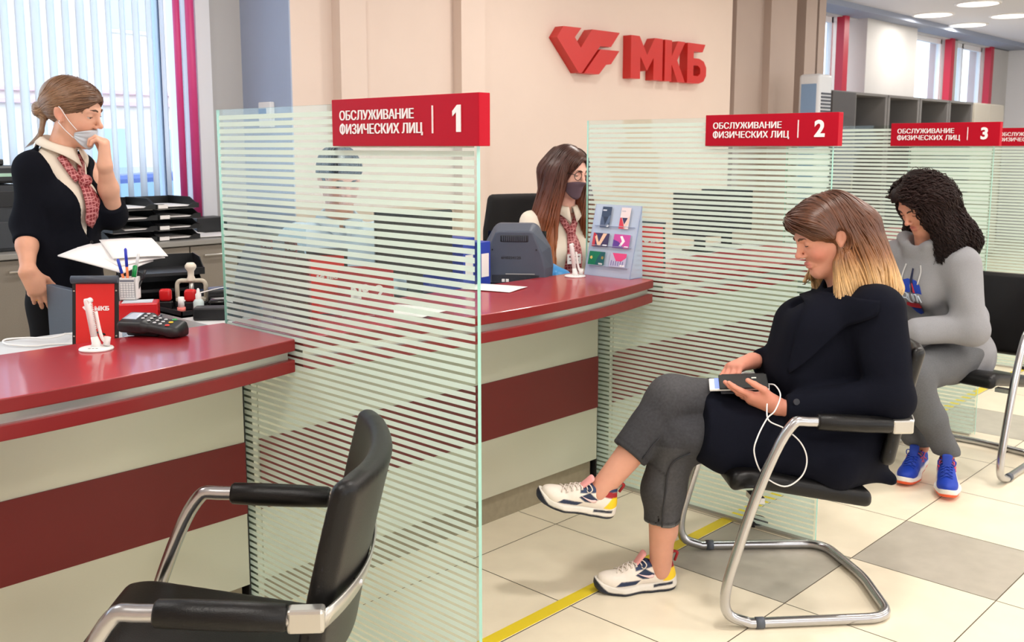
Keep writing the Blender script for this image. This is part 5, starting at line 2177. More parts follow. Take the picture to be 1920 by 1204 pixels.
def woman_navy():
    SK = (220, 156, 132)
    Mh = rotm((0, 0, 1), 4) @ rotm((0, 1, 0), 19)
    th = vec(-.312, 0, 1.138)
    hf, lips = head_sdf(lid=-20)
    head = moved(hf, Mh, th)
    neck = rc((-.335, 0, 1.07), (-.405, 0, .94), .048, .055)
    # left hand under the case, right hand over it
    Hl = frame_from((.93, -.30, .28), (.10, .55, -.9))
    hl, _ = hand_sdf(-1, (2, 4, 6, 8), (10, 12, 14, 16), 3, ((.72, .62, -.25), (.95, .25, -.12)))
    tl = vec(-.128, .135, .635)
    HL = moved(hl, Hl, tl)
    Hr = frame_from((.82, .50, -.12), (.0, -.25, 1))
    hr, _ = hand_sdf(-1, (35, 38, 42, 46), (48, 50, 52, 54), 3, ((.75, .5, -.5), (.9, .1, -.4)))
    tr = vec(-.112, -.078, .730)
    HR = moved(hr, Hr, tr)
    armL = rc((-.19, .165, .625), tl, .034, .021)
    armR = rc((-.22, -.14, .71), tr, .034, .021)
    # bare ankles
    shinL = rc((.190, .02, .30), (.192, .008, .06), .048, .034)
    calfL = rc((.185, .02, .30), (.180, .015, .20), .046, .040)
    shinR = rc((.27, .03, .50), (.405, .055, .345), .048, .0345)
    trunk = su(.05, rc((-.36, 0, .53), (-.375, 0, .85), .105, .095), rc((-.40, -.12, .925), (-.40, .12, .925), .045, .045), neck)
    thighs = su(.04, rc((-.36, .10, .50), (.15, .03, .50), .075, .055), rc((.15, .03, .50), (.19, .02, .30), .055, .046),
                rc((-.36, -.10, .52), (.17, -.0, .62), .075, .055), rc((.17, .0, .62), (.27, .03, .50), .055, .046))
    arms = su(.03, rc((-.42, .16, .92), (-.44, .24, .66), .045, .036), rc((-.44, .24, .66), (-.19, .165, .625), .036, .034),
              rc((-.42, -.16, .92), (-.43, -.24, .68), .045, .036), rc((-.43, -.24, .68), (-.22, -.13, .70), .036, .034))
    body = su(.03, trunk, thighs, arms)
    lipf = moved(lips, Mh, th)
    fc = paint(SK, (lambda P: .55 * np.exp(-(((P - (th + Mh @ vec(.06, .045, -.03))) / .026) ** 2).sum(1)), (222, 128, 112)),
               (lambda P: .5 * np.exp(-(((P - (th + Mh @ vec(.115, 0, -.028))) / .014) ** 2).sum(1)), (222, 130, 114)),
               (band(lipf, .0004), (200, 114, 106)))
    plain = paint(SK)
    hcol = paint((222, 150, 128))
    acol = paint((216, 158, 134))
    p = multi_solid('person', [
        (su(.02, head, neck), vec(-.46, -.12, .96), vec(-.14, .12, 1.30), .0032, fc),
        (su(.01, HL, armL), vec(-.22, .0, .56), vec(.08, .20, .74), .0028, hcol),
        (su(.01, HR, armR), vec(-.25, -.16, .62), vec(.06, .10, .78), .0028, hcol),
        (su(.015, shinL, calfL), vec(.12, -.06, .04), vec(.26, .09, .34), .005, acol),
        (shinR, vec(.20, -.04, .28), vec(.47, .13, .56), .005, acol),
        (body, vec(-.56, -.34, .36), vec(.27, .34, 1.02), .012, plain)], M_SKIN)
    p.location = (2.673, 1.612, 0)
    p.rotation_euler = (0, 0, F_D)
    tag(p, 'seated woman in a navy coat looking down at a phone case, legs crossed', 'person')
    eye_parts(Mh, th, p, (70, 60, 48), (1, 0, -.75))
    brow_parts(Mh, th, hf, p, (96, 62, 46), lid=-20)
    # ---------------- coat
    tor = su(.06, ell((-.37, 0, .53), (.185, .205, .15)), rc((-.385, 0, .60), (-.375, 0, .84), .135, .125, ((0, 1, 0), 1.3)),
             rc((-.415, -.135, .925), (-.415, .135, .925), .075, .075), rc((-.405, 0, .92), (-.385, 0, .985), .085, .070, ((0, 1, 0), 1.2)),
             rc((-.265, .055, .85), (-.245, .05, .72), .092, .102), rc((-.265, -.055, .85), (-.245, -.05, .72), .092, .102))
    sl = su(.03, rc((-.415, .165, .93), (-.435, .235, .685), .080, .068), rc((-.435, .235, .685), (-.165, .155, .630), .066, .047))
    sr = su(.03, rc((-.415, -.165, .93), (-.43, -.235, .69), .080, .068), rc((-.43, -.235, .69), (-.150, -.092, .722), .064, .045))
    sl = clip(sl, nrm(vec(.93, -.2, .05)), vec(-.150, .15, .63), .006)
    sr = clip(sr, nrm(vec(.8, .5, 0)), vec(-.140, -.09, .72), .006)
    skirt = su(.07, rc((-.36, .10, .515), (.060, .055, .535), .125, .095), rc((-.36, -.10, .53), (.030, -.03, .60), .12, .085),
               rc((-.30, .17, .47), (.02, .12, .475), .060, .050), rc((-.40, .08, .46), (-.30, .20, .445), .07, .045))
    skirt = clip(skirt, nrm(vec(.95, .10, .22)), vec(.085, .08, .58), .008)
    tail = su(.02, rc((-.40, .12, .43), (-.485, .14, .405), .030, .020, ((0, 1, 0), 2.2)))

    def wsleeve(P):
        return np.clip(1.2 - np.abs(P[:, 2] - .69) * 4.5, 0.15, 1) * np.clip((np.abs(P[:, 1]) - .10) * 10, 0.2, 1)
    body_c = su(.045, tor, skirt)
    coat = su(.028, body_c, sl, sr, tail)
    coat = folds(coat, .0055, [(1, .2, .9), (.9, -.2, -.35), (.1, .4, 1)], [38, 30, 46], wsleeve, 3)
    # the open neck
    coat = cut(.012, coat, rc((-.345, 0, 1.09), (-.375, 0, .97), .062, .056), rc((-.30, 0, 1.06), (-.22, 0, .93), .05, .02))
    c = solid('coat', coat, (-.60, -.36, .36), (.16, .36, 1.06), .0075, M_COAT, p)
    # lapels and collar laid on the chest
    def lapel(name, pts, yray, lift, th_):
        A, B = np.array(pts[0]), np.array(pts[1])
        n = 12
        G = np.stack([A * (1 - t) + B * t for t in np.linspace(0, 1, n)], 1)
        q = drape(coat, G, yray, lift, .0)
        lm = MB()
        lm.grid(q, 0, th_)
        o = lm.build(name, M_COAT, c)
        return o
    edge_in = catmull([(-.270, .5, .975), (-.222, .5, .940), (-.186, .5, .880), (-.172, .5, .80), (-.160, .5, .742)], 5)
    edge_out = catmull([(-.385, .5, .975), (-.375, .5, .935), (-.335, .5, .905), (-.255, .5, .825), (-.164, .5, .735)], 5)
    lapel('lapel', (edge_in, edge_out), (0, -1, 0), .010, -.007)
    cb = MB()
    ring = []
    for a in np.linspace(-118, 118, 21):
        r = math.radians(180 + a)
        ring.append((math.cos(r), math.sin(r)))
    G = np.zeros((4, 21, 3))
    for j, (rad, z) in enumerate(((.066, 1.000), (.072, 1.012), (.083, 1.000), (.100, .962))):
        for i, (cx, cy) in enumerate(ring):
            G[j, i] = (-.372 + cx * rad - .02 * (z < .98), cy * rad * 1.05, z + .025 * (-cx) * .6 - .02 * max(0, cx))
    cb.grid(G, 0, .006)
    cb.build('collar', M_COAT, c)
    btn = MB()
    q = drape(coat, np.array([(-.165, .5, .665)]), (0, -1, 0), .002, .0)[0]
    btn.cyl(q, q + vec(0, .005, 0), .010, .009, 16)
    btn.build('button', mat('coat button', (60, 62, 70), .3), c)
    # ---------------- jeans
    jl = su(.03, rc((-.36, .10, .51), (.155, .030, .515), .098, .078), rc((.155, .030, .515), (.190, .018, .34), .078, .066), rc((.19, .018, .34), (.192, .012, .225), .066, .0585))
    jl = clip(jl, (0.02, 0, -1), (.19, 0, .228), .004)
    jr = su(.03, rc((-.36, -.09, .53), (.165, -.004, .622), .10, .079), rc((.165, -.004, .622), (.30, .036, .470), .077, .062))
    dR = nrm(vec(.30, .036, .47) - vec(.165, -.004, .622))
    jr = clip(jr, dR, vec(.305, .037, .462), .004)
    jeans = su(.012, jl, jr)

    def wj(P):
        return .25 + np.exp(-((P[:, 0] - .14) / .07) ** 2 - ((P[:, 2] - .53) / .09) ** 2) + .6 * np.exp(-((P[:, 2] - .27) / .05) ** 2)
    jeans = folds(jeans, .0035, [(.6, .1, .8), (.8, .4, -.5)], [60, 75], wj, 8)
    jeans = cut(.006, jeans, clip(rc((.19, .018, .30), (.192, .012, .15), .050, .050), (0, 0, 1), (0, 0, .27), .003))
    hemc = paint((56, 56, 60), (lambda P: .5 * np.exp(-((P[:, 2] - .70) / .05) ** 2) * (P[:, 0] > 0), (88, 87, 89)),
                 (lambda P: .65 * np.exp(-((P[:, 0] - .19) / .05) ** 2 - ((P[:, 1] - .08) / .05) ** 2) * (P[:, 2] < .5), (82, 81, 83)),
                 (lambda P: .7 * np.exp(-((P[:, 2] - .233) / .004) ** 2) * (P[:, 0] > .1), (128, 128, 128)),
                 (lambda P: .8 * np.exp(-((P[:, 2] - .243) / .003) ** 2) * (P[:, 0] > .1), (40, 40, 44)),
                 (lambda P: .8 * np.exp(-((((P - vec(.305, .037, .462)) @ dR) + .018) / .003) ** 2) * (P[:, 2] < .6) * (P[:, 2] > .40) * (P[:, 0] > .2), (40, 40, 44)))
    j = solid('jeans', jeans, (-.48, -.22, .20), (.40, .22, .73), .006, M_JEANS, p, color_fn=hemc)
    sm = MB()
    a = drape(jl, np.array([(x, .5, z) for x, z in ((.205, .235), (.205, .30), (.20, .36), (.195, .42), (.175, .46), (.13, .485))]), (0, -1, 0), .0035, .0)
    sm.tube(catmull(a, 5), .0028, 6)
    b = drape(jr, np.array([(x, .5, z) for x, z in ((.275, .462), (.235, .512), (.19, .548), (.15, .565), (.10, .575), (.05, .585))]), (0, -1, 0), .0035, .0)
    sm.tube(catmull(b, 5), .0028, 6)
    sm.build('seam', mat('denim seam', (46, 46, 50), .9), j)
    # ---------------- shoes
    make_shoe(p, (.138, -.002, .0), (1, .06, 0), (0, 0, 1), PAL_CREAM, .275, 1)
    make_shoe(p, (.355, .045, .262), (.955, .10, .24), (-.22, .12, .96), PAL_CREAM, .262, -1)
    # ---------------- hair
    cap = su(.02, ell((-.020, 0, .045), (.107, .086, .094)), ell((.030, .0, .060), (.082, .074, .066)))
    cap = cut(.012, cap, ell((.110, 0, -.020), (.060, .090, .085)), rc((.045, .09, -.03), (.045, -.09, -.03), .052, .052), ell((-.004, .088, -.008), (.020, .024, .036)))
    cap = clip(cap, (0, 0, -1), (0, 0, -.045), .02)
    sweep = su(.02, rc((.060, .050, .072), (.020, .072, .020), .026, .020), rc((.060, -.050, .072), (.020, -.072, .020), .026, .020), rc((.085, .020, .085), (.050, .060, .060), .022, .02), rc((.088, -.015, .085), (.055, -.055, .060), .022, .02))
    capW = moved(su(.018, cap, sweep), Mh, th)
    # the length: falls from behind the ears to the shoulders
    fall = su(.03, rc((-.40, .0, 1.17), (-.480, .0, .995), .072, .045, ((0, 1, 0), 1.35)),
              rc((-.365, .068, 1.13), (-.345, .105, .965), .034, .022), rc((-.40, .075, 1.12), (-.42, .115, .985), .040, .028),
              rc((-.43, .05, 1.10), (-.500, .075, .985), .045, .026), rc((-.335, .072, 1.06), (-.325, .095, .950), .022, .012),
              rc((-.40, -.075, 1.12), (-.42, -.115, .985), .040, .028), rc((-.36, -.068, 1.12), (-.33, -.10, .975), .034, .020), rc((-.32, -.075, 1.05), (-.275, -.088, .985), .012, .005),
              rc((-.46, 0, 1.05), (-.535, .01, .972), .040, .016, ((0, 1, 0), 1.8)))
    hairf = su(.03, capW, fall)
    hairf = cut(.006, hairf, moved(su(.01, ell((-.008, .094, -.002), (.027, .034, .038)), ell((.040, .088, -.020), (.046, .030, .040))), Mh, th))
    hairf = cut(.008, hairf, moved(ell((.075, 0, -.075), (.085, .066, .085)), Mh, th))
    hr_ = ramp_cols([(0, (228, 192, 144)), (.22, (210, 168, 116)), (.42, (134, 88, 54)), (.62, (88, 52, 34)), (1, (84, 50, 34))])
    zc = lambda P: hr_(np.clip((P[:, 2] - .94 + .05 * (P[:, 0] + .42)) / .36, 0, 1))
    h = solid('hair', hairf, (-.60, -.20, .92), (-.12, .20, 1.34), .006, M_HAIR, p, color_fn=zc)

    def dirs(P, i):
        L = (P - th) @ Mh
        d = np.zeros_like(P)
        front = np.clip((L[:, 0] - .01) / .05, 0, 1) * np.clip((L[:, 2] - .0) / .04, 0, 1)
        dl = np.stack([-.9 * front - .15, np.sign(L[:, 1] + .012) * (.55 * front + .25 * (L[:, 2] > .07)), -.75 - .2 * (1 - front)], 1)
        d = dl @ Mh.T
        low = np.clip((1.12 - P[:, 2]) / .08, 0, 1)[:, None]
        dn = np.stack([-.28 - .9 * (P[:, 0] + .40), np.sign(P[:, 1]) * .10, np.full(len(P), -1.0)], 1)
        return d * (1 - low) + dn * low

    test = lambda P: (((P - th) @ Mh)[:, 2] > .0)
    sd = seeds_on(hairf, vec(-.48, -.12, 1.10), vec(-.14, .13, 1.33), 1100, test, 5)
    sd = np.vstack([sd, seeds_on(hairf, vec(-.27, -.11, 1.13), vec(-.13, .12, 1.30), 260, test, 15)])
    rg = np.random.default_rng(9)
    # steps so that locks end near the hem of the hair
    nst = np.clip(((sd[:, 2] - .955) * 1.45 / .012).astype(int) + rg.integers(-3, 3, len(sd)), 6, 46)
    hair_strands('hair_lock', hairf, sd, dirs, nst, .012, .0026, h, lambda X, u: zc(X), (.0005, .004), .10, seed=4)
    return p


navy = woman_navy()
# ================================================================ the bank clerks behind the counters
M_CARD = mat('black knit cardigan', (13, 15, 24), 0.9, bump=0.5, bscale=700, noise=0.1, nscale=400, spec=0.15)
M_SHIRT = mat('cream blouse', (238, 226, 208), 0.75, bump=0.15, bscale=500)
M_TROUSER = mat('black trousers', (12, 13, 18), 0.85, spec=0.2)


def tie_mat():
    if 'tie' in MATS:
        return MATS['tie']
    m = bpy.data.materials.new('patterned maroon silk')
    m.use_nodes = True
    nt = m.node_tree
    b = nt.nodes['Principled BSDF']
    b.inputs['Roughness'].default_value = 0.45
    tc = nt.nodes.new('ShaderNodeTexCoord')
    mp = nt.nodes.new('ShaderNodeMapping')
    mp.inputs['Rotation'].default_value = (0.2, 0.78, 0.4)
    nt.links.new(tc.outputs['Object'], mp.inputs['Vector'])
    v = nt.nodes.new('ShaderNodeTexVoronoi')
    v.feature = 'DISTANCE_TO_EDGE'
    v.inputs['Scale'].default_value = 75
    v.inputs['Randomness'].default_value = 0.15
    nt.links.new(mp.outputs[0], v.inputs['Vector'])
    r = nt.nodes.new('ShaderNodeValToRGB')
    r.color_ramp.elements[0].position = 0.06
    r.color_ramp.elements[0].color = (*lin((214, 140, 140)), 1)
    r.color_ramp.elements[1].position = 0.13
    r.color_ramp.elements[1].color = (*lin((140, 42, 50)), 1)
    nt.links.new(v.outputs['Distance'], r.inputs['Fac'])
    nt.links.new(r.outputs[0], b.inputs['Base Color'])
    MATS['tie'] = m
    return m


def ear_loop(p, pts, M, t, m):
    MB().tube(catmull(np.array(pts) @ np.asarray(M).T + t, 5), .0014, 6).build('ear_loop', m, p)


def face_mask(parent, hf, M, t, m, top=-.028, pleats=True):
    """mask that hugs the lower face; head-frame grid cast onto the head"""
    n, k = 25, 15
    G = np.zeros((k, n, 3))
    for i in range(k):
        u = i / (k - 1)
        for j in range(n):
            a = -1 + 2 * j / (n - 1)
            ph = math.radians(74 * a)
            zt = top - .006 * abs(a) ** 1.5 - .012 * abs(a) ** 3
            zb = -.116 + .040 * abs(a) ** 1.8
            z = zt + (zb - zt) * u
            rad = .1
            G[i, j] = (math.cos(ph) * rad + .03, math.sin(ph) * rad, z)
    c = np.zeros_like(G)
    c[..., 2] = G[..., 2]
    c[..., 0] = .018
    D = c - G
    L = np.linalg.norm(D, axis=2, keepdims=True)
    D = D / L
    P = G.copy().reshape(-1, 3)
    Dd = D.reshape(-1, 3)
    for _ in range(40):
        P = P + Dd * np.clip(hf(P) - .004, -.01, .02)[:, None] * .7
    # stretch: bridge the hollows by smoothing
    Q = P.reshape(k, n, 3)
    R0 = np.linalg.norm(Q[..., :2] - c[..., :2], axis=2)
    R = R0.copy()
    for _ in range(14):
        S = R.copy()
        S[1:-1, 1:-1] = (R[:-2, 1:-1] + R[2:, 1:-1] + R[1:-1, :-2] + R[1:-1, 2:]) / 4
        R = np.maximum(S, R0)
    if pleats:
        for i in range(k):
            R[i] += .0016 * math.sin(i / (k - 1) * 3.5 * 2 * math.pi) * (0 < i < k - 1)
    Dn = -D[..., :2] / (np.linalg.norm(D[..., :2], axis=2, keepdims=True) + 1e-9)
    Q[..., 0] = c[..., 0] + Dn[..., 0] * R
    Q[..., 1] = c[..., 1] + Dn[..., 1] * R
    b = MB()
    W = Q.reshape(-1, 3) @ np.asarray(M).T + t
    b.grid(W.reshape(k, n, 3), 0, -.0015)
    o = b.build('face_mask', m, parent)
    return o, W.reshape(k, n, 3)


def shirt_collar(parent, c, m, r=.062, rot=0.0, h=.035, drop=.055):
    """folded collar with two points around the neck; c centre, +x front"""
    b = MB()
    n = 29
    G = np.zeros((4, n, 3))
    for j in range(n):
        a = -172 + 344 * j / (n - 1)
        ph = math.radians(180 + a)
        e = abs(a) / 172
        pt = drop * (.55 + .75 * e ** 6)
        for i, (rr, z) in enumerate(((r - .004, -.006), (r - .001, h - .012 * e), (r + .006, h - .004 - .012 * e), (r + .024 + .012 * e ** 5, h - pt))):
            G[i, j] = (math.cos(ph) * rr, math.sin(ph) * rr * 1.02, z - .30 * (math.cos(ph) * rr))
    R = rotm((0, 0, 1), rot)
    b.grid((G.reshape(-1, 3) @ R.T + c).reshape(G.shape), 0, .003)
    return b.build('collar', m, parent)


def woman_standing():
    """faces local +x; left arm raised to the face, right hand on the desk screen"""
    SK = (224, 172, 146)
    yaw = 15
    Mh = rotm((0, 0, 1), yaw) @ rotm((0, 1, 0), 12) @ rotm((1, 0, 0), 5)
    th = vec(.045, .020, 1.535)
    hf0, lips = head_sdf(lid=-12)
    hf = hf0
    head = moved(hf, Mh, th)
    neck = rc((.020, .010, 1.47), (-.020, 0, 1.36), .045, .050)
    # arms
    shL, elL, wrL = vec(-.02, .130, 1.340), vec(.100, .128, 1.165), vec(.172, .022, 1.352)
    shR, elR, wrR = vec(-.02, -.108, 1.340), vec(-.045, -.136, 1.145), vec(.036, -.222, .992)
    Hl = frame_from((-.02, .06, 1), (.92, .55, .1))
    fl_, tipsL = hand_sdf(-1, (62, 66, 58, 52), (58, 62, 62, 60), 4, ((.70, .62, -.30), (.9, -.1, -.35)))
    HL = moved(fl_, Hl, wrL, .94)
    Hr = frame_from((.34, .16, -.85), (.70, -.66, .35))
    fr_, _ = hand_sdf(1, (14, 16, 18, 22), (26, 28, 30, 34), 4, ((.7, .65, -.35), (.9, .3, -.4)))
    HR = moved(fr_, Hr, wrR, .92)
    armL = su(.02, rc(elL, elL * .45 + wrL * .55, .037, .033), rc(elL * .45 + wrL * .55, wrL, .033, .0225))
    armR = su(.02, rc(elR, elR * .55 + wrR * .45, .036, .034), rc(elR * .55 + wrR * .45, wrR, .034, .0225))
    trunk = su(.05, rc((-.02, 0, .90), (-.02, 0, 1.05), .085, .085, ((0, 1, 0), 1.25)), rc((-.02, 0, 1.05), (-.03, 0, 1.26), .075, .070, ((0, 1, 0), 1.25)),
               rc((-.03, -.11, 1.335), (-.03, .11, 1.335), .036, .036), neck)
    legs = su(.04, rc((-.01, .085, .90), (-.01, .09, .48), .075, .05), rc((-.01, .09, .48), (-.03, .09, .08), .048, .035), rc((-.03, .09, .04), (.12, .10, .02), .032, .025),
              rc((-.01, -.085, .90), (-.01, -.09, .48), .075, .05), rc((-.01, -.09, .48), (-.03, -.09, .08), .048, .035), rc((-.03, -.09, .04), (.12, -.10, .02), .032, .025))
    upperarms = su(.02, rc(shL, elL, .045, .038), rc(shR, elR, .045, .038))
    body = su(.03, trunk, legs, upperarms)
    fc = paint(SK, (lambda P: .35 * np.exp(-(((P - (th + Mh @ vec(.06, -.045, -.03))) / .026) ** 2).sum(1)), (226, 150, 128)),
               (lambda P: .5 * np.exp(-(((P - (th + Mh @ vec(-.01, -.075, 0))) / .024) ** 2).sum(1)), (226, 140, 120)),
               (lambda P: .4 * np.exp(-(((P - (th + Mh @ vec(.112, 0, -.028))) / .014) ** 2).sum(1)), (226, 150, 128)))
    plain = paint(SK)
    p = multi_solid('person', [
        (su(.02, head, neck), vec(-.12, -.14, 1.375), vec(.19, .14, 1.69), .0034, fc),
        (su(.014, HL, armL), vec(.02, -.14, 1.10), vec(.32, .24, 1.58), .0034, plain),
        (su(.014, HR, armR), vec(-.12, -.30, .76), vec(.28, -.08, 1.16), .0034, paint((222, 164, 136))),
        (body, vec(-.20, -.34, -.02), vec(.20, .34, 1.40), .014, plain)], M_SKIN)
    p.location = (1.48, 3.64, 0)
    p.rotation_euler = (0, 0, math.radians(-66))
    tag(p, 'standing clerk in a black cardigan touching her pale blue face mask', 'person')
    eye_parts(Mh, th, p, (80, 62, 48), (1, -.1, -.35))
    brow_parts(Mh, th, hf, p, (84, 60, 46), lid=-12, lift=.001)
    # trousers
    tr = su(.04, rc((-.01, 0, .94), (-.01, 0, .86), .112, .118, ((0, 1, 0), 1.2)), rc((-.01, .075, .86), (-.01, .08, .45), .085, .065), rc((-.01, .08, .45), (-.03, .085, .05), .065, .06),
            rc((-.01, -.075, .86), (-.01, -.08, .45), .085, .065), rc((-.01, -.08, .45), (-.03, -.085, .05), .065, .06))
    tr = clip(tr, (0, 0, -1), (0, 0, .03), .005)
    solid('trousers', tr, (-.22, -.24, .0), (.20, .24, 1.06), .012, M_TROUSER, p)
    for s in (1, -1):
        sh = su(.02, rc((-.05, .095 * s, .035), (.06, .10 * s, .03), .034, .036), ell((.11, .102 * s, .028), (.07, .040, .030)))
        solid('shoe', clip(sh, (0, 0, -1), (0, 0, .004), .003), (-.11, .02 * s - .09, -.01), (.20, .02 * s + .15 - .06 * (s < 0) + .0, .09) if s > 0 else (.20, .05, .09), .006, M_BLACK, p)
    # blouse and cardigan
    tor = su(.05, rc((-.015, 0, .90), (-.015, 0, 1.06), .112, .098, ((0, 1, 0), 1.22)), rc((-.015, 0, 1.06), (-.02, 0, 1.25), .096, .095, ((0, 1, 0), 1.25)),
             rc((-.03, -.112, 1.338), (-.03, .112, 1.338), .052, .052), rc((-.028, 0, 1.33), (-.016, 0, 1.395), .074, .056, ((0, 1, 0), 1.2)),
             ell((.052, .052, 1.215), (.056, .056, .064)), ell((.052, -.052, 1.215), (.056, .056, .064)))
    blouse = grow(tor, -.004)
    blouse = cut(.006, blouse, rc((.02, 0, 1.50), (.0, 0, 1.41), .048, .046))
    solid('blouse', clip(blouse, (0, 0, -1), (0, 0, 1.0), .005), (-.2, -.25, 1.0), (.2, .25, 1.46), .007, M_SHIRT, p)
    slL = rc(shL, elL, .056, .052)
    slL2 = rc(elL, elL * .72 + wrL * .28, .052, .049)
    slR = rc(shR, elR, .056, .051)
    slR2 = rc(elR, elR * .62 + wrR * .38, .051, .047)
    sleeves = su(.02, clip(su(.02, slL, slL2), nrm(wrL - elL), elL * .78 + wrL * .22, .006), clip(su(.02, slR, slR2), nrm(wrR - elR), elR * .62 + wrR * .38, .006))
    card = su(.03, grow(tor, .009), sleeves)

    def wc(P):
        return np.clip(1.1 - np.abs(P[:, 2] - 1.13) * 5, .12, 1)
    card = folds(card, .005, [(.2, .4, .9), (.5, .8, -.4), (.1, .1, 1)], [42, 36, 50], wc, 5)
    # V opening: a wedge down the front and the neck hole

    def vneck(P):
        z = P[:, 2]
        half = np.clip((z - 1.085) * .36, -.05, .105)
        return np.maximum(np.maximum(np.abs(P[:, 1] - .0) - half, -(P[:, 0] + .03)), 1.07 - z)
    card = cut(.006, card, vneck, rc((.03, 0, 1.50), (-.02, 0, 1.39), .070, .070))
    card = cut(.004, card, clip(clip(grow(tor, -.010), (0, 0, -1), (0, 0, 1.03)), (0, 0, 1), (0, 0, 1.5)))
    c = solid('cardigan', clip(card, (0, 0, -1), (0, 0, .885), .006), (-.24, -.36, .86), (.28, .36, 1.44), .007, M_CARD, p)
    for z in (1.075, 1.00, .93):
        q = drape(card, np.array([(.3, .004, z)]), (-1, 0, 0), .002, 0)[0]
        MB().cyl(q - vec(.002, 0, 0), q + vec(.004, 0, 0), .0085, .0075, 14).build('button', mat('black button', (34, 34, 40), .25), c)
    shirt_collar(p, vec(-.004, .004, 1.408), M_SHIRT, .058, 6)
    MB().cyl(vec(.066, 0, 1.372), vec(.070, 0, 1.371), .006, .005, 12).build('collar_button', mat('shirt button', (110, 100, 90), .4), p)
    # cravat: crossed bands and a tail
    tm = tie_mat()
    tb = MB()
    for s in (1, -1):
        q = drape(tor, catmull([(.3, .048 * s, 1.385), (.3, .030 * s, 1.345), (.3, .008 * s, 1.300)], 6), (-1, 0, 0), .008, 0)
        tb.tube(q, np.linspace(.016, .019, len(q)), 12, flat=((1, 0, 0), .45))
    to = tb.build('necktie', tm, p)
    kn = ell((.098, .004, 1.298), (.020, .026, .022))
    solid('tie_knot', kn, (.06, -.04, 1.26), (.14, .05, 1.34), .004, tm, to)
    q = drape(tor, catmull([(.3, .004, 1.290), (.3, .012, 1.24), (.3, .022, 1.19), (.3, .030, 1.145)], 6), (-1, 0, 0), .010, 0)
    m = len(q)
    wv = np.interp(np.linspace(0, 1, m), [0, .3, .8, .92, 1], [.020, .031, .042, .034, .006])
    G = np.zeros((m, 7, 3))
    for i in range(m):
        for j in range(7):
            a = -1 + j / 3
            G[i, j] = q[i] + vec(.004 * math.cos(a * 3.0), a * wv[i], .022 * a * (i / m) ** 2)
    MB().grid(G, 0, .004).build('tie_tail', tm, to)
    # mask, pulled down under the nose
    mo, W = face_mask(p, hf, Mh, th, mat('surgical mask', (206, 216, 226), .8), top=-.040)
    mm = mat('mask elastic', (244, 244, 246), .7)
    for s in (1, -1):
        ear_loop(mo, [(.052, .060 * s, -.045), (.025, .072 * s, -.015), (-.002, .0785 * s, .020), (-.012, .079 * s, .027)], Mh, th, mm)
        ear_loop(mo, [(.040, .056 * s, -.075), (.012, .066 * s, -.052), (-.010, .075 * s, -.028)], Mh, th, mm)
    er = MB()
    er.lathe([(0, 0), (.0028, .001), (.003, .003), (0, .006)], (0, 0, 0), 10)
    er.v = [tuple(Mh @ np.array(v) + th + Mh @ vec(-.006, -.0765, -.026)) for v in er.v]
    er.build('earring', mat('silver stud', (230, 230, 235), .1, 1.0), p)
    # ring on the right hand
    ring = MB()
    rc0 = wrR + Hr @ vec(.098, -.012, -.010)
    a1, a2 = Hr @ vec(0, 1, 0), Hr @ vec(.35, 0, 1)
    ring.tube([rc0 + .0098 * (a1 * math.cos(k * .4488) + nrm(a2) * math.sin(k * .4488)) for k in range(15)], .0016, 6, cap=False)
    ring.build('ring', mat('gold ring', (232, 190, 110), .2, 1.0), p)
    # hair: combed back to a low knot
    cap = su(.02, ell((-.022, 0, .043), (.101, .080, .089)), ell((.026, 0, .050), (.074, .068, .066)))
    cap = cut(.010, cap, ell((.108, 0, -.015), (.056, .090, .076)), rc((.05, .09, -.05), (.05, -.09, -.05), .062, .062), ell((-.004, .088, -.004), (.021, .024, .034)), ell((-.004, -.088, -.004), (.021, .024, .034)))
    cap = clip(cap, nrm(vec(.35, 0, -1)), (-.03, 0, -.058), .016)
    knot = su(.012, ell((-.112, -.004, -.012), (.030, .036, .030)), ell((-.128, .006, -.002), (.020, .026, .022)))
    tail = chain([(-.095, -.022, -.035), (-.088, -.040, -.080), (-.094, -.046, -.130), (-.108, -.048, -.155)], [.012, .008, .006, .003], .01)
    hairl = su(.014, cap, knot, tail)
    hairf = moved(hairl, Mh, th)
    rgb = ramp_cols([(0, (158, 132, 106)), (.3, (120, 88, 64)), (.6, (104, 72, 50)), (1, (92, 64, 46))])
    cf = lambda P: rgb(np.clip(((P - th) @ Mh)[:, 0] / .2 + .6, 0, 1))
    h = solid('hair', hairf, (-.16, -.16, 1.36), (.19, .16, 1.69), .005, M_HAIR, p, color_fn=cf)
    aim = vec(-.125, 0, -.012)

    def dirs(P, i):
        L = (P - th) @ Mh
        d = aim - L
        d /= np.linalg.norm(d, axis=1)[:, None]
        side = np.clip((L[:, 2] - .03) / .06, 0, 1)[:, None] * np.sign(L[:, 1:2] + .004) * np.array([[0, 1.1, -.2]])
        return (d + side) @ Mh.T
    sd = seeds_on(hairf, vec(-.10, -.12, 1.48), vec(.19, .14, 1.69), 900, lambda P: ((P - th) @ Mh)[:, 0] > -.06, 3)
    hcol = ramp_cols([(0, (112, 80, 58)), (.5, (132, 98, 72)), (1, (168, 140, 112))])
    hair_strands('hair_lock', hairf, sd, dirs, 16, .011, .0017, h, lambda X, u: hcol(u), (.0002, .0022), .10, seed=6)
    sx = MB()
    for k in range(7):
        a = vec(-.088 - .004 * k, -.036 + .006 * k, -.05)
        pts = catmull([a, a + vec(-.006, -.012, -.05), a + vec(-.022 - .004 * k, -.016, -.085 - .004 * k)], 5)
        sx.tube(pts @ Mh.T + th, [.0014] * (len(pts) - 2) + [.001, .0004], 5)
    sx.build('loose_hair', mat('ash brown hair', (146, 120, 98), .4), h)
    return p


standing = woman_standing()


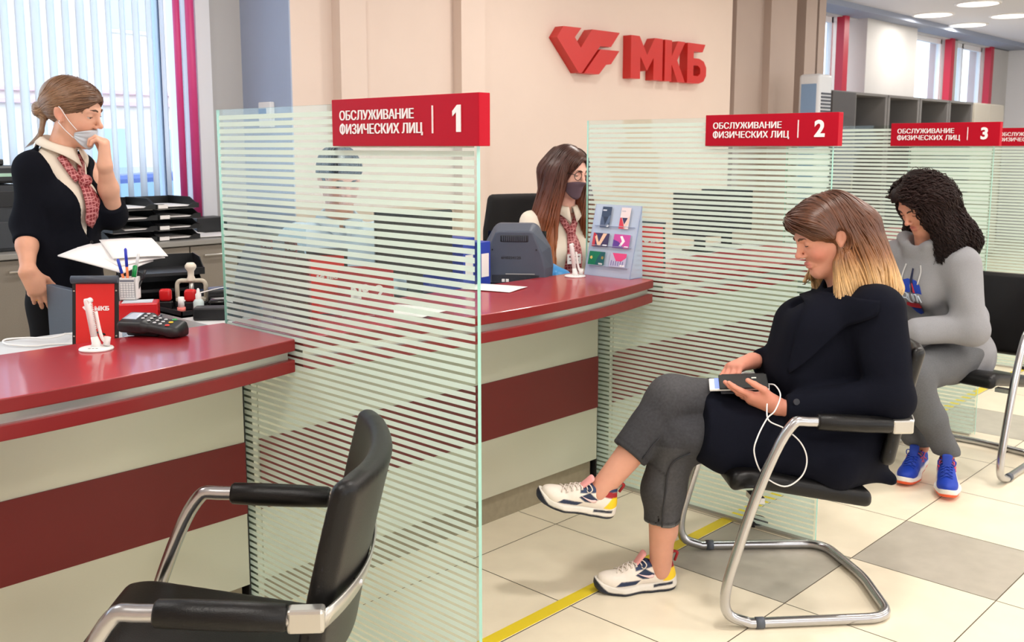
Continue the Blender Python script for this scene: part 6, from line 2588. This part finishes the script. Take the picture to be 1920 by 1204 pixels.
# ---------------------------------------------------------------- clerk with long hair at the second counter
def woman_longhair():
    SK = (236, 184, 166)
    HS = .92
    Mh = rotm((0, 0, 1), 26) @ rotm((0, 1, 0), 10)
    Ms = Mh * HS
    th = vec(.02, .0, 1.300)
    hf, lips = head_sdf(lid=-14)
    head = moved(hf, Mh, th, HS)
    neck = rc((.0, 0, 1.23), (-.03, 0, 1.10), .046, .052)
    shR, elR, wrR = vec(-.03, -.15, 1.075), vec(.03, -.235, .85), vec(.215, -.165, .895)
    shL, elL, wrL = vec(-.03, .15, 1.075), vec(-.02, .20, .85), vec(.13, .13, .80)
    Hr = frame_from((1, .25, -.12), (.05, .1, 1))
    fr_, _ = hand_sdf(1, (22, 22, 24, 26), (30, 30, 32, 34), 10, ((.7, .65, -.3), (.9, .2, -.3)))
    HR = moved(fr_, Hr, wrR)
    fl_, _ = hand_sdf(-1, (22, 22, 24, 26), (30, 30, 32, 34), 10, ((.7, .65, -.3), (.9, .2, -.3)))
    HL = moved(fl_, frame_from((1, -.1, -.1), (0, 0, 1)), wrL)
    trunk = su(.05, rc((-.06, 0, .50), (-.05, 0, .70), .11, .10, ((0, 1, 0), 1.2)), rc((-.05, 0, .7), (-.04, 0, 1.0), .09, .08, ((0, 1, 0), 1.25)), rc((-.04, -.12, 1.07), (-.04, .12, 1.07), .04, .04), neck)
    legs = su(.04, rc((-.05, .09, .48), (.19, .10, .47), .075, .055), rc((.19, .10, .47), (.05, .10, .06), .05, .035), rc((-.05, -.09, .48), (.19, -.10, .47), .075, .055), rc((.19, -.10, .47), (.05, -.10, .06), .05, .035),
              rc((.05, .1, .03), (.17, .1, .02), .03, .022), rc((.05, -.1, .03), (.17, -.1, .02), .03, .022))
    arms = su(.02, rc(shL, elL, .04, .034), rc(elL, wrL, .034, .024), rc(shR, elR, .04, .034), rc(elR, wrR, .034, .024))
    plain = paint(SK)
    p = multi_solid('person', [
        (su(.02, head, neck), vec(-.11, -.12, 1.12), vec(.18, .12, 1.44), .0042, plain),
        (HR, wrR + vec(-.04, -.08, -.08), wrR + vec(.23, .14, .06), .004, plain),
        (HL, wrL + vec(-.04, -.12, -.08), wrL + vec(.23, .10, .06), .004, plain),
        (su(.03, trunk, legs, arms), vec(-.22, -.30, -.01), vec(.48, .28, 1.13), .016, plain)], M_SKIN)
    p.location = (3.392, 2.885, 0)
    p.rotation_euler = (0, 0, math.radians(-116))
    tag(p, 'seated clerk with long chestnut hair, round glasses, grey mask and blue gloves', 'person')
    eye_parts(Ms, th, p, (70, 52, 40), (1, .15, -.3), -14)
    brow_parts(Ms, th, hf, p, (80, 52, 40), lid=-14)
    tor = su(.05, rc((-.06, 0, .56), (-.05, 0, .72), .125, .108, ((0, 1, 0), 1.22)), rc((-.05, 0, .72), (-.045, 0, .98), .108, .10, ((0, 1, 0), 1.28)),
             rc((-.04, -.125, 1.07), (-.04, .125, 1.07), .055, .055), rc((-.045, 0, 1.06), (-.035, 0, 1.125), .075, .056, ((0, 1, 0), 1.2)),
             ell((.025, .055, .95), (.058, .058, .066)), ell((.025, -.055, .95), (.058, .058, .066)))
    sl = su(.02, rc(shL, elL, .060, .052), rc(elL, wrL * .86 + elL * .14, .052, .042), rc(shR, elR, .060, .052), rc(elR, wrR * .86 + elR * .14, .052, .042))
    bl = su(.025, tor, sl)
    bl = folds(bl, .004, [(.3, .3, .9), (.6, .6, -.4)], [40, 48], None, 2)
    bl = cut(.006, bl, rc((.0, 0, 1.22), (-.02, 0, 1.145), .048, .046))
    solid('blouse', clip(bl, (0, 0, -1), (0, 0, .52), .005), (-.24, -.34, .50), (.28, .32, 1.20), .009, M_SHIRT, p)
    sk = su(.04, rc((-.06, 0, .56), (-.06, 0, .50), .135, .13, ((0, 1, 0), 1.2)), rc((-.05, .09, .49), (.19, .10, .475), .10, .075), rc((.19, .10, .475), (.05, .10, .05), .07, .06), rc((-.05, -.09, .49), (.19, -.10, .475), .10, .075), rc((.19, -.10, .475), (.05, -.10, .05), .07, .06))
    solid('trousers', clip(sk, (0, 0, -1), (0, 0, .06), .005), (-.24, -.22, .02), (.44, .22, .68), .014, M_TROUSER, p)
    shirt_collar(p, vec(-.020, .0, 1.145), M_SHIRT, .058, 5)
    glove = mat('blue nitrile glove', (64, 150, 214), .4, spec=.5)
    for H_, w_, nm in ((HR, wrR, 'r'), (HL, wrL, 'l')):
        g_ = su(.01, grow(H_, .0016), rc(w_, w_ * .85 + (elR if nm == 'r' else elL) * .15, .028, .033))
        solid('glove', g_, w_ + vec(-.08, -.12, -.08), w_ + vec(.23, .14, .08), .004, glove, p)
    tm = tie_mat()
    tb = MB()
    for s in (1, -1):
        q = drape(tor, catmull([(.3, .042 * s, 1.115), (.3, .024 * s, 1.08), (.3, .006 * s, 1.045)], 6), (-1, 0, 0), .006, 0)
        tb.tube(q, np.linspace(.014, .017, len(q)), 10, flat=((1, 0, 0), .45))
    to = tb.build('necktie', tm, p)
    solid('tie_knot', ell(drape(tor, np.array([(.3, 0, 1.045)]), (-1, 0, 0), .008, 0)[0], (.018, .024, .022)), (-.02, -.05, 1.0), (.14, .05, 1.09), .004, tm, to)
    q = drape(tor, catmull([(.3, 0, 1.035), (.3, .004, .98), (.3, .006, .92), (.3, .006, .845)], 6), (-1, 0, 0), .008, 0)
    m = len(q)
    wv = np.interp(np.linspace(0, 1, m), [0, .3, .85, .95, 1], [.019, .030, .042, .036, .03])
    G = np.array([[q[i] + vec(.004 * math.cos(a * 3), a * wv[i], 0) for a in np.linspace(-1, 1, 7)] for i in range(m)])
    MB().grid(G, 0, .004).build('tie_tail', tm, to)
    bq = drape(tor, np.array([(.3, -.002, .925)]), (-1, 0, 0), .016, 0)[0]
    bd = MB().box(bq[0], bq[0] + .004, bq[1] - .032, bq[1] + .034, bq[2] - .024, bq[2] + .020, .001).build('name_badge', M_WHITEPL, p)
    b2 = MB()
    b2.box(bq[0] + .0035, bq[0] + .0046, bq[1] - .024, bq[1] - .008, bq[2] + .004, bq[2] + .013)
    b2.box(bq[0] + .0035, bq[0] + .0046, bq[1] - .004, bq[1] + .026, bq[2] + .006, bq[2] + .011)
    b2.box(bq[0] + .0035, bq[0] + .0046, bq[1] - .022, bq[1] + .022, bq[2] - .010, bq[2] - .006)
    b2.build('badge_print', mat('badge print', (130, 70, 80), .6), bd)
    face_mask(p, hf, Ms, th, mat('mauve cloth mask', (104, 84, 96), .85, bump=.2, bscale=500), top=-.022, pleats=False)
    # round glasses
    gm = mat('dark spectacle frame', (40, 26, 24), .25)
    ga = MB()
    for s in (1, -1):
        c = vec(.093, .031 * s, .004)
        ring = [c + vec(-.006 * abs(math.cos(a)) * (1 if math.cos(a) * s > 0 else 0), .0225 * math.cos(a), .0205 * math.sin(a)) for a in np.linspace(0, 2 * math.pi, 25)]
        ga.tube(np.array(ring) @ Ms.T + th, .0016, 6, cap=False)
        ga.tube(catmull([(.090, .053 * s, .010), (.06, .071 * s, .012), (.0, .0775 * s, .010), (-.022, .078 * s, -.006)], 5) @ Ms.T + th, .0013, 6)
    ga.tube(catmull([(.093, .009, .008), (.097, 0, .010), (.093, -.009, .008)], 5) @ Ms.T + th, .0015, 6)
    ga.build('glasses', gm, p)
    # hair: centre parted, falling to the chest
    cap = su(.02, ell((-.020, 0, .044), (.104, .083, .093)), ell((.030, 0, .052), (.072, .070, .066)))
    cap = cut(.010, cap, ell((.110, 0, -.02), (.060, .066, .090)), rc((.06, .09, -.07), (.06, -.09, -.07), .060, .060))
    cap = clip(cap, (0, 0, -1), (0, 0, -.06), .02)
    W = lambda q: Ms @ vec(*q) + th
    falls = [rc(W((-.04, 0, 0)), vec(-.115, 0, 1.02), .085, .05, ((0, 1, 0), 1.3)), rc(vec(-.115, 0, 1.02), vec(-.135, 0, .90), .05, .03, ((0, 1, 0), 1.8))]
    for s in (1, -1):
        falls += [rc(W((.012, .070 * s, .01)), vec(.030, .096 * s, 1.10), .034, .036), rc(vec(.030, .096 * s, 1.10), vec(.062, .090 * s, .90), .038, .016),
                  rc(W((-.03, .072 * s, 0)), vec(-.03, .125 * s, 1.06), .040, .040), rc(vec(-.03, .125 * s, 1.06), vec(-.01, .135 * s, .90), .040, .015)]
    hairf = su(.025, moved(cap, Mh, th, HS), *falls)
    hairf = cut(.008, hairf, moved(ell((.09, 0, -.04), (.085, .064, .115)), Mh, th, HS))
    rr = ramp_cols([(0, (176, 106, 58)), (.35, (134, 74, 44)), (.7, (84, 46, 34)), (1, (70, 42, 34))])
    zc = lambda P: rr(np.clip((P[:, 2] - .9) / .5, 0, 1))
    h = solid('hair', hairf, (-.22, -.22, .86), (.16, .22, 1.46), .008, M_HAIR, p, color_fn=zc)

    def dirs(P, i):
        L = (P - th) @ Mh
        top = np.clip((L[:, 2] - .05) / .04, 0, 1)
        return np.stack([-.10 - .2 * top, np.sign(L[:, 1]) * (.06 + 1.0 * top), -np.ones(len(P))], 1) @ Mh.T
    sd = seeds_on(hairf, vec(-.10, -.12, 1.28), vec(.14, .12, 1.43), 500, lambda P: P[:, 2] > 1.30, 7)
    rg = np.random.default_rng(2)
    nst = np.clip(((sd[:, 2] - .92) * 1.25 / .018).astype(int) + rg.integers(-4, 2, len(sd)), 6, 40)
    hair_strands('hair_lock', hairf, sd, dirs, nst, .018, .0030, h, lambda X, u: zc(X), (.0005, .004), .08, seed=8)
    return p


longhair = woman_longhair()


# ---------------------------------------------------------------- clerk seated behind the first partition
def man_behind_glass():
    SK = (214, 160, 138)
    Mh = rotm((0, 0, 1), 8) @ rotm((0, 1, 0), 14)
    th = vec(.03, 0, 1.285)
    hf, lips = head_sdf(lid=-16)
    head = moved(hf, Mh, th)
    neck = rc((.01, 0, 1.22), (-.03, 0, 1.09), .052, .056)
    trunk = su(.05, rc((-.06, 0, .50), (-.05, 0, .72), .12, .11, ((0, 1, 0), 1.2)), rc((-.05, 0, .7), (-.04, 0, 1.0), .095, .09, ((0, 1, 0), 1.3)), rc((-.04, -.14, 1.06), (-.04, .14, 1.06), .045, .045), neck)
    legs = su(.04, rc((-.05, .09, .48), (.33, .12, .47), .08, .06), rc((.33, .12, .47), (.30, .12, .06), .05, .035), rc((-.05, -.09, .48), (.33, -.12, .47), .08, .06), rc((.33, -.12, .47), (.30, -.12, .06), .05, .035), rc((.29, .12, .03), (.42, .12, .02), .03, .022), rc((.29, -.12, .03), (.42, -.12, .02), .03, .022))
    shs, els, wrs, hs = {}, {}, {}, []
    for s in (1, -1):
        shs[s], els[s], wrs[s] = vec(-.04, .17 * s, 1.06), vec(.03, .25 * s, .84), vec(.22, .13 * s, .905)
        fh, _ = hand_sdf(-s, (24, 26, 28, 30), (32, 34, 36, 38), 6, ((.7, .65, -.3), (.9, .2, -.3)))
        hs.append(moved(fh, frame_from((1, -.25 * s, -.15), (0, 0, 1)), wrs[s]))
    arms = su(.02, *[rc(shs[s], els[s], .046, .038) for s in (1, -1)], *[rc(els[s], wrs[s], .038, .026) for s in (1, -1)])
    plain = paint(SK)
    p = multi_solid('person', [
        (su(.02, head, neck), vec(-.10, -.12, 1.11), vec(.19, .12, 1.42), .005, plain),
        (hs[0], wrs[1] + vec(-.04, -.12, -.08), wrs[1] + vec(.23, .10, .06), .0045, plain),
        (hs[1], wrs[-1] + vec(-.04, -.10, -.08), wrs[-1] + vec(.23, .12, .06), .0045, plain),
        (su(.03, trunk, legs, arms), vec(-.24, -.32, -.01), vec(.48, .32, 1.12), .017, plain)], M_SKIN)
    p.location = (2.30, 3.10, 0)
    p.rotation_euler = (0, 0, math.radians(-118))
    tag(p, 'clerk with short dark hair and pale blue shirt seated behind the first glass partition', 'person')
    eye_parts(Mh, th, p)
    brow_parts(Mh, th, hf, p, (40, 30, 26), lid=-16)
    tor = su(.05, rc((-.06, 0, .56), (-.05, 0, .74), .13, .118, ((0, 1, 0), 1.22)), rc((-.05, 0, .74), (-.045, 0, .98), .118, .112, ((0, 1, 0), 1.35)), rc((-.04, -.15, 1.06), (-.04, .15, 1.06), .062, .062), rc((-.045, 0, 1.05), (-.03, 0, 1.12), .08, .060, ((0, 1, 0), 1.2)))
    sl = su(.02, *[rc(shs[s], els[s], .066, .056) for s in (1, -1)], *[rc(els[s], wrs[s] * .9 + els[s] * .1, .056, .044) for s in (1, -1)])
    bl = folds(su(.025, tor, sl), .005, [(.3, .3, .9), (.6, .6, -.4)], [36, 44], None, 6)
    bl = cut(.006, bl, rc((.02, 0, 1.2), (-.01, 0, 1.13), .054, .05))
    ms = mat('pale blue shirt', (196, 214, 232), .8)
    solid('shirt', clip(bl, (0, 0, -1), (0, 0, .52), .005), (-.24, -.36, .50), (.28, .36, 1.18), .011, ms, p)
    shirt_collar(p, vec(-.015, 0, 1.135), ms, .062)
    sk = su(.04, rc((-.06, 0, .56), (-.06, 0, .50), .135, .13, ((0, 1, 0), 1.2)), rc((-.05, .09, .49), (.34, .12, .475), .10, .075), rc((.34, .12, .475), (.30, .12, .05), .07, .06), rc((-.05, -.09, .49), (.34, -.12, .475), .10, .075), rc((.34, -.12, .475), (.30, -.12, .05), .07, .06))
    solid('trousers', clip(sk, (0, 0, -1), (0, 0, .06), .005), (-.24, -.24, .02), (.44, .24, .68), .015, M_TROUSER, p)
    cap = su(.02, ell((-.022, 0, .044), (.100, .080, .088)), ell((.040, 0, .070), (.062, .064, .046)))
    cap = cut(.010, cap, ell((.115, 0, -.02), (.062, .080, .085)), ell((-.004, .088, -.006), (.020, .024, .034)), ell((-.004, -.088, -.006), (.020, .024, .034)))
    cap = clip(cap, nrm(vec(.5, 0, -1)), (-.03, 0, -.055), .02)
    hairf = moved(cap, Mh, th)
    hc = ramp_cols([(0, (20, 15, 14)), (1, (34, 25, 22))])
    h = solid('hair', hairf, (-.16, -.14, 1.16), (.18, .14, 1.45), .006, M_HAIR, p, color_fn=lambda P: hc(np.zeros(len(P))))
    sd = seeds_on(hairf, vec(-.11, -.1, 1.26), vec(.16, .1, 1.44), 250, lambda P: P[:, 2] > 1.28, 7)
    hair_strands('hair_lock', hairf, sd, lambda P, i: np.stack([.5 + 0 * P[:, 0], np.sign(P[:, 1]) * .5, -.6 + 0 * P[:, 0]], 1), 7, .011, .003, h, lambda X, u: hc(u), (.001, .005), .2, seed=8)
    return p


behind = man_behind_glass()
# ================================================================ the curly haired woman in the grey hoodie
M_HOOD = mat('heather grey fleece', (142, 142, 146), 0.9, noise=0.07, nscale=350, bump=0.3, bscale=500)
M_GREYJ = mat('grey trousers', (92, 93, 96), 0.88, noise=0.10, nscale=160, bump=0.3, bscale=700)


def woman_hoodie():
    SK = (214, 152, 128)
    Mh = rotm((0, 0, 1), -7) @ rotm((0, 1, 0), 31)
    th = vec(.078, .005, 1.168)
    hf, lips = head_sdf(lid=-22)
    head = moved(hf, Mh, th)
    neck = rc((.055, .01, 1.11), (.0, 0, .95), .047, .054)
    sh = {1: vec(.0, .155, .925), -1: vec(.0, -.155, .925)}
    el = {1: vec(.015, .225, .665), -1: vec(.03, -.21, .68)}
    wr = {1: vec(.215, .075, .640), -1: vec(.235, -.06, .655)}
    hs = []
    for s in (1, -1):
        fh, _ = hand_sdf(-s, (30, 32, 34, 36), (40, 42, 44, 46), 4, ((.7, .6, -.3), (.9, .1, -.3)))
        hs.append(moved(fh, frame_from((.9, -.5 * s, -.08), (.1, 0, 1)), wr[s], .95))
    trunk = su(.05, rc((-.16, 0, .50), (-.10, 0, .70), .12, .10, ((0, 1, 0), 1.2)), rc((-.10, 0, .70), (-.02, 0, .88), .09, .085, ((0, 1, 0), 1.2)), rc((.0, -.12, .925), (.0, .12, .925), .04, .04), neck)
    kn = {1: vec(.275, .135, .475), -1: vec(.275, -.045, .475)}
    an = {1: vec(.118, .228, .140), -1: vec(.092, .082, .125)}
    legs = su(.03, *[rc((-.16, .09 * s, .49), kn[s], .085, .055) for s in (1, -1)], *[rc(kn[s], an[s], .054, .034) for s in (1, -1)])
    arms = su(.02, *[rc(sh[s], el[s], .042, .036) for s in (1, -1)], *[rc(el[s], wr[s], .035, .024) for s in (1, -1)])
    lipf = moved(lips, Mh, th)
    fc = paint(SK, (band(lipf, .0004), (190, 104, 98)), (lambda P: .5 * np.exp(-(((P - (th + Mh @ vec(.115, 0, -.028))) / .014) ** 2).sum(1)), (216, 128, 112)))
    plain = paint(SK)
    p = multi_solid('person', [
        (su(.02, head, neck), vec(-.10, -.12, .95), vec(.24, .14, 1.33), .0042, fc),
        (hs[0], wr[1] + vec(-.04, -.14, -.09), wr[1] + vec(.21, .10, .06), .004, plain),
        (hs[1], wr[-1] + vec(-.04, -.08, -.09), wr[-1] + vec(.21, .14, .06), .004, plain),
        (su(.03, trunk, legs, arms), vec(-.32, -.30, .04), vec(.38, .32, .97), .014, plain)], M_SKIN)
    p.location = (4.345, 1.625, 0)
    p.rotation_euler = (0, 0, math.pi - math.radians(14))
    tag(p, 'seated woman with dark curly hair in a grey hoodie and blue running shoes', 'person')
    eye_parts(Mh, th, p, (60, 44, 36), (1, 0, -.9))
    brow_parts(Mh, th, hf, p, (52, 34, 28), lid=-22)
    # hoodie
    tor = su(.06, rc((-.165, 0, .50), (-.125, 0, .66), .152, .14, ((0, 1, 0), 1.22)), rc((-.125, 0, .66), (-.03, 0, .86), .138, .118, ((0, 1, 0), 1.28)),
             rc((-.005, -.135, .915), (-.005, .135, .915), .070, .070), rc((-.01, 0, .92), (.03, 0, .985), .095, .072, ((0, 1, 0), 1.15)),
             ell((.06, .055, .80), (.065, .062, .07)), ell((.06, -.055, .80), (.065, .062, .07)))
    sl = su(.03, *[rc(sh[s], el[s], .080, .070) for s in (1, -1)], *[rc(el[s], wr[s] * .86 + el[s] * .14, .068, .054) for s in (1, -1)])
    hem = su(.03, rc((-.20, 0, .475), (-.10, 0, .50), .165, .15, ((0, 1, 0), 1.2)))
    cuffs = su(.01, *[rc(wr[s] * .80 + el[s] * .20, wr[s] * .98 + el[s] * .02, .040, .036) for s in (1, -1)])

    def wsl(P):
        return np.clip(1.25 - np.abs(P[:, 2] - .66) * 3.4, .15, 1)
    hoodie = folds(su(.035, tor, sl, hem), .010, [(.4, .3, .9), (.7, .6, -.5), (.1, .9, .4)], [30, 36, 44], wsl, 12)
    hoodie = su(.012, hoodie, cuffs)
    hood = su(.03, chain([(.088, .050, 1.000), (.045, .092, 1.018), (-.030, .086, 1.012), (-.090, .03, .985), (-.090, -.03, .985), (-.030, -.086, 1.012), (.045, -.092, 1.018), (.088, -.050, 1.000)], [.020, .028, .034, .042, .042, .034, .028, .020], .02), rc((.062, -.04, .965), (.062, .04, .965), .034, .034), rc((-.09, -.05, .95), (-.09, .05, .95), .05, .05))
    hoodie = su(.02, hoodie, hood)
    hoodie = cut(.010, hoodie, rc((.10, .01, 1.15), (.050, 0, 1.025), .074, .052))
    hoodie = clip(hoodie, nrm(vec(.15, 0, -1)), (-.18, 0, .425), .008)
    hd = solid('hoodie', hoodie, (-.40, -.36, .38), (.30, .36, 1.10), .0075, M_HOOD, p)
    # drawn emblem on the chest: crown shapes, lettering-like strokes and a badge
    def patch(name, poly, m, lift):
        poly = np.array(poly)
        c = poly.mean(0)
        n = len(poly)
        rings = [c + (poly - c) * t for t in (0.02, .35, .7, 1.0)]
        G = np.array([[(.6, r[k % n][0], r[k % n][1]) for k in range(n + 1)] for r in rings])
        q = drape(hoodie, G, (-1, 0, -.12), lift, 0)
        b = MB()
        b.grid(q, 0, .0)
        return b.build(name, m, hd)
    blue = mat('print blue', (24, 62, 168), .8)
    dark = mat('print navy', (28, 34, 66), .8)
    redp = mat('print red', (206, 48, 66), .8)
    pale = mat('print pale', (202, 212, 226), .8)
    yc, zc = .005, .865
    pp = lambda pts: [(yc + a, zc + b) for a, b in pts]
    patch('chest_print', pp([(-.048, .018), (-.040, .040), (-.018, .048), (-.004, .046), (-.004, -.012), (-.038, -.012)]), blue, .0025)
    patch('chest_print', pp([(.004, .046), (.024, .042), (.046, .022), (.058, -.014), (.008, -.014), (.004, .0)]), blue, .0025)
    patch('chest_print', pp([(-.005, .095), (.003, .092), (.006, .050), (.022, -.010), (.002, -.012), (-.006, .045)]), dark, .003)
    patch('chest_print', pp([(.004, .03), (.010, .026), (.026, -.012), (.014, -.012)]), redp, .0036)
    lp = MB()
    for pts in ([(-.044, -.058), (-.038, -.018), (-.022, -.018), (-.024, -.036), (-.038, -.038)], [(-.026, -.036), (-.012, -.058)], [(-.016, -.018), (-.014, -.052), (.004, -.052), (.004, -.018)], [(.014, -.05), (.014, -.022), (.030, -.022), (.030, -.05)], [(.036, -.05), (.040, -.022), (.052, -.050)]):
        q = drape(hoodie, catmull([(.6, yc + a, zc + b) for a, b in pts], 4), (-1, 0, -.12), .002, 0)
        lp.tube(q, .0032, 5)
    lp.build('chest_print', pale, hd)
    patch('chest_print', pp([(-.028, -.056), (.040, -.056), (.046, -.070), (.032, -.076), (-.020, -.076), (-.034, -.070)]), redp, .004)
    patch('chest_print', pp([(-.022, -.077), (.034, -.077), (.024, -.096), (.006, -.104), (-.012, -.096)]), blue, .0035)
    for s in (1, -1):
        cd = MB()
        q = drape(hoodie, catmull([(.5, .035 * s, .955), (.5, .042 * s, .92), (.5, .040 * s, .87)], 6), (-1, 0, -.1), .003, 0)
        cd.tube(q, .003, 6)
        cd.build('drawstring', mat('cord', (200, 200, 200), .8), hd)
    # trousers
    tr = su(.03, rc((-.17, 0, .50), (-.17, 0, .47), .13, .12, ((0, 1, 0), 1.2)), *[rc((-.16, .09 * s, .50), kn[s], .105, .080) for s in (1, -1)],
            *[rc(kn[s], an[s] * .55 + kn[s] * .45, .078, .060) for s in (1, -1)], *[rc(an[s] * .55 + kn[s] * .45, an[s] * .98 + kn[s] * .02, .060, .050) for s in (1, -1)])
    tr = folds(tr, .006, [(.3, .2, .9), (.8, .3, -.3)], [40, 50], lambda P: .25 + np.clip(1 - P[:, 2] / .35, 0, 1), 4)
    tr = clip(tr, (0, 0, -1), (0, 0, .135), .004)
    solid('trousers', tr, (-.34, -.24, .08), (.42, .34, .66), .0085, M_GREYJ, p)
    # shoes: toes down, heels lifted
    make_shoe(p, vec(.075, .197, .052), nrm(vec(.215, .145, -.050)), nrm(vec(.16, .10, 1)), PAL_BLUE, .275, 1, 'runner')
    make_shoe(p, vec(.045, .058, .046), nrm(vec(.225, .085, -.044)), nrm(vec(.17, .06, 1)), PAL_BLUE, .275, -1, 'runner')
    # curls
    cap = su(.02, ell((-.025, 0, .048), (.112, .092, .098)), ell((.030, 0, .062), (.078, .076, .064)))
    cap = cut(.012, cap, ell((.112, 0, -.022), (.060, .068, .088)), rc((.065, .07, -.08), (.065, -.07, -.08), .048, .048))
    cap = moved(cap, Mh, th)
    W = lambda q: Mh @ vec(*q) + th
    vol = [rc(W((-.045, 0, .02)), vec(-.065, .02, 1.04), .088, .078, ((0, 1, 0), 1.25)), rc(W((.030, .060, .035)), W((.012, .078, -.04)), .036, .036), rc(W((.010, .072, .01)), vec(.035, .115, 1.02), .042, .046), rc(vec(.035, .115, 1.02), vec(.050, .105, .945), .042, .022),
           rc(W((-.045, -.066, .0)), vec(-.045, -.095, 1.05), .034, .030), rc(vec(-.045, -.095, 1.05), vec(-.01, -.100, .985), .028, .014),
           rc(W((-.03, .07, 0)), vec(-.05, .135, 1.03), .055, .050), rc(vec(-.05, .135, 1.03), vec(-.03, .145, .965), .048, .022)]
    hairf = su(.03, cap, *vol)
    hairf = cut(.008, hairf, moved(ell((.100, -.014, -.020), (.082, .078, .100)), Mh, th))
    hairf = folds(hairf, .013, [(1, .3, .2), (.2, 1, .4), (.3, .2, 1)], [52, 60, 46], None, 3)
    hairf = cut(.008, hairf, moved(ell((.100, -.014, -.020), (.080, .074, .098)), Mh, th))
    hairb = folds(hairf, .004, [(1, .3, .2), (.2, 1, .4), (.3, .2, 1)], [120, 130, 110], None, 3)
    hc = ramp_cols([(0, (40, 24, 22)), (1, (26, 17, 17))])
    h = solid('hair', hairb, (-.24, -.20, .90), (.27, .24, 1.37), .007, M_HAIRD, p, color_fn=lambda P: hc(np.clip((P[:, 2] - .95) / .3, 0, 1)))

    def dirs(P, i):
        L = (P - th) @ Mh
        top = np.clip((L[:, 2] - .03) / .06, 0, 1)
        side = np.tanh((L[:, 1] + .034) / .010)
        d = np.stack([-.30 * top - .1, side * (.15 + 1.25 * top), -1.0 + .70 * top], 1)
        return d
    sd = seeds_on(hairf, vec(-.14, -.14, 1.06), vec(.2, .18, 1.30), 900, lambda P: P[:, 2] > 1.07, 11)
    sd = np.vstack([sd, seeds_on(hairf, vec(.06, -.12, 1.13), vec(.28, .14, 1.34), 420, lambda P: P[:, 2] > 1.13, 21)])
    rg = np.random.default_rng(3)
    nst = np.clip(((sd[:, 2] - .99) * 1.3 / .010).astype(int) + rg.integers(2, 10, len(sd)), 8, 44)
    def clear_face(path, n):
        L = (path - th) @ Mh
        inside = (L[..., 0] > .055) & (np.abs(L[..., 1] + .012) < .060) & (L[..., 2] < .058)
        used = np.arange(path.shape[0])[:, None] < n[None, :]
        return ~(inside & used).any(0)
    hair_strands('hair_lock', hairf, sd, dirs, nst, .010, .0020, h, lambda X, u: hc(u), (.001, .012), .22, mats=M_HAIRD, keep=clear_face, curl=(.0065, 165), seed=5)
    return p


hoodie_woman = woman_hoodie()
# ================================================================ what the woman in navy holds
def navy_point(p):
    c, s = math.cos(F_D), math.sin(F_D)
    return np.array([2.673 + p[0] * c - p[1] * s, 1.612 + p[0] * s + p[1] * c, p[2]])


RN = rotm((0, 0, 1), math.degrees(F_D))
cs = base('phone_case', 'black leather phone case held open in the hands of the woman in navy', 'phone case', tuple(navy_point((-.040, .058, .688))))
cs.rotation_euler = Matrix((RN @ rotm((0, 0, 1), -12) @ rotm((1, 0, 0), -14) @ rotm((0, 1, 0), 4)).tolist()).to_euler()
M_CASE = mat('pebbled black leather', (32, 34, 36), .55, bump=.5, bscale=900)
MB().box(-.078, .070, -.045, .045, .004, .011, .003).build('case_flap', M_CASE, cs)
MB().box(-.076, .066, -.045, .045, -.012, -.005, .003).build('case_back', mat('case lining', (20, 24, 36), .6), cs)
MB().tube([(-.07, -.045, .0), (.06, -.045, .0)], .011, 10).build('case_spine', M_CASE, cs)
MB().box(-.045, -.030, -.020, -.012, .0112, .0122, .0004).build('case_button', mat('pale stud', (220, 224, 214), .3), cs)
pn = base('smartphone', 'white smartphone with a lit pale blue screen sliding out of the black case', 'phone', tuple(navy_point((-.040, .058, .688))))
pn.rotation_euler = cs.rotation_euler
MB().box(-.045, .100, -.037, .037, -.005, .0035, .003).build('phone_body', M_WHITEPL, pn)
MB().box(-.030, .084, -.034, .034, .0036, .0041).build('phone_screen', mat('phone screen', (120, 140, 226), .15, emit=(120, 140, 235), estr=.6), pn)
cab = [(-.118, .075, .690), (-.128, .11, .694), (-.125, .17, .678), (-.100, .20, .640), (-.075, .205, .617), (-.034, .25, .575), (-.022, .262, .53), (-.049, .268, .466), (-.114, .268, .429), (-.164, .268, .459), (-.180, .262, .508), (-.162, .255, .557), (-.119, .238, .595), (-.080, .21, .612), (-.085, .17, .640), (-.105, .12, .672), (-.118, .08, .688)]
cb2 = MB()
cb2.tube(np.array([navy_point(p) for p in catmull(cab, 6)]), .0022, 8)
tag(cb2.build('earphone_cable', M_WHITEPL), 'thin white cable looping down from the black phone case', 'cable')
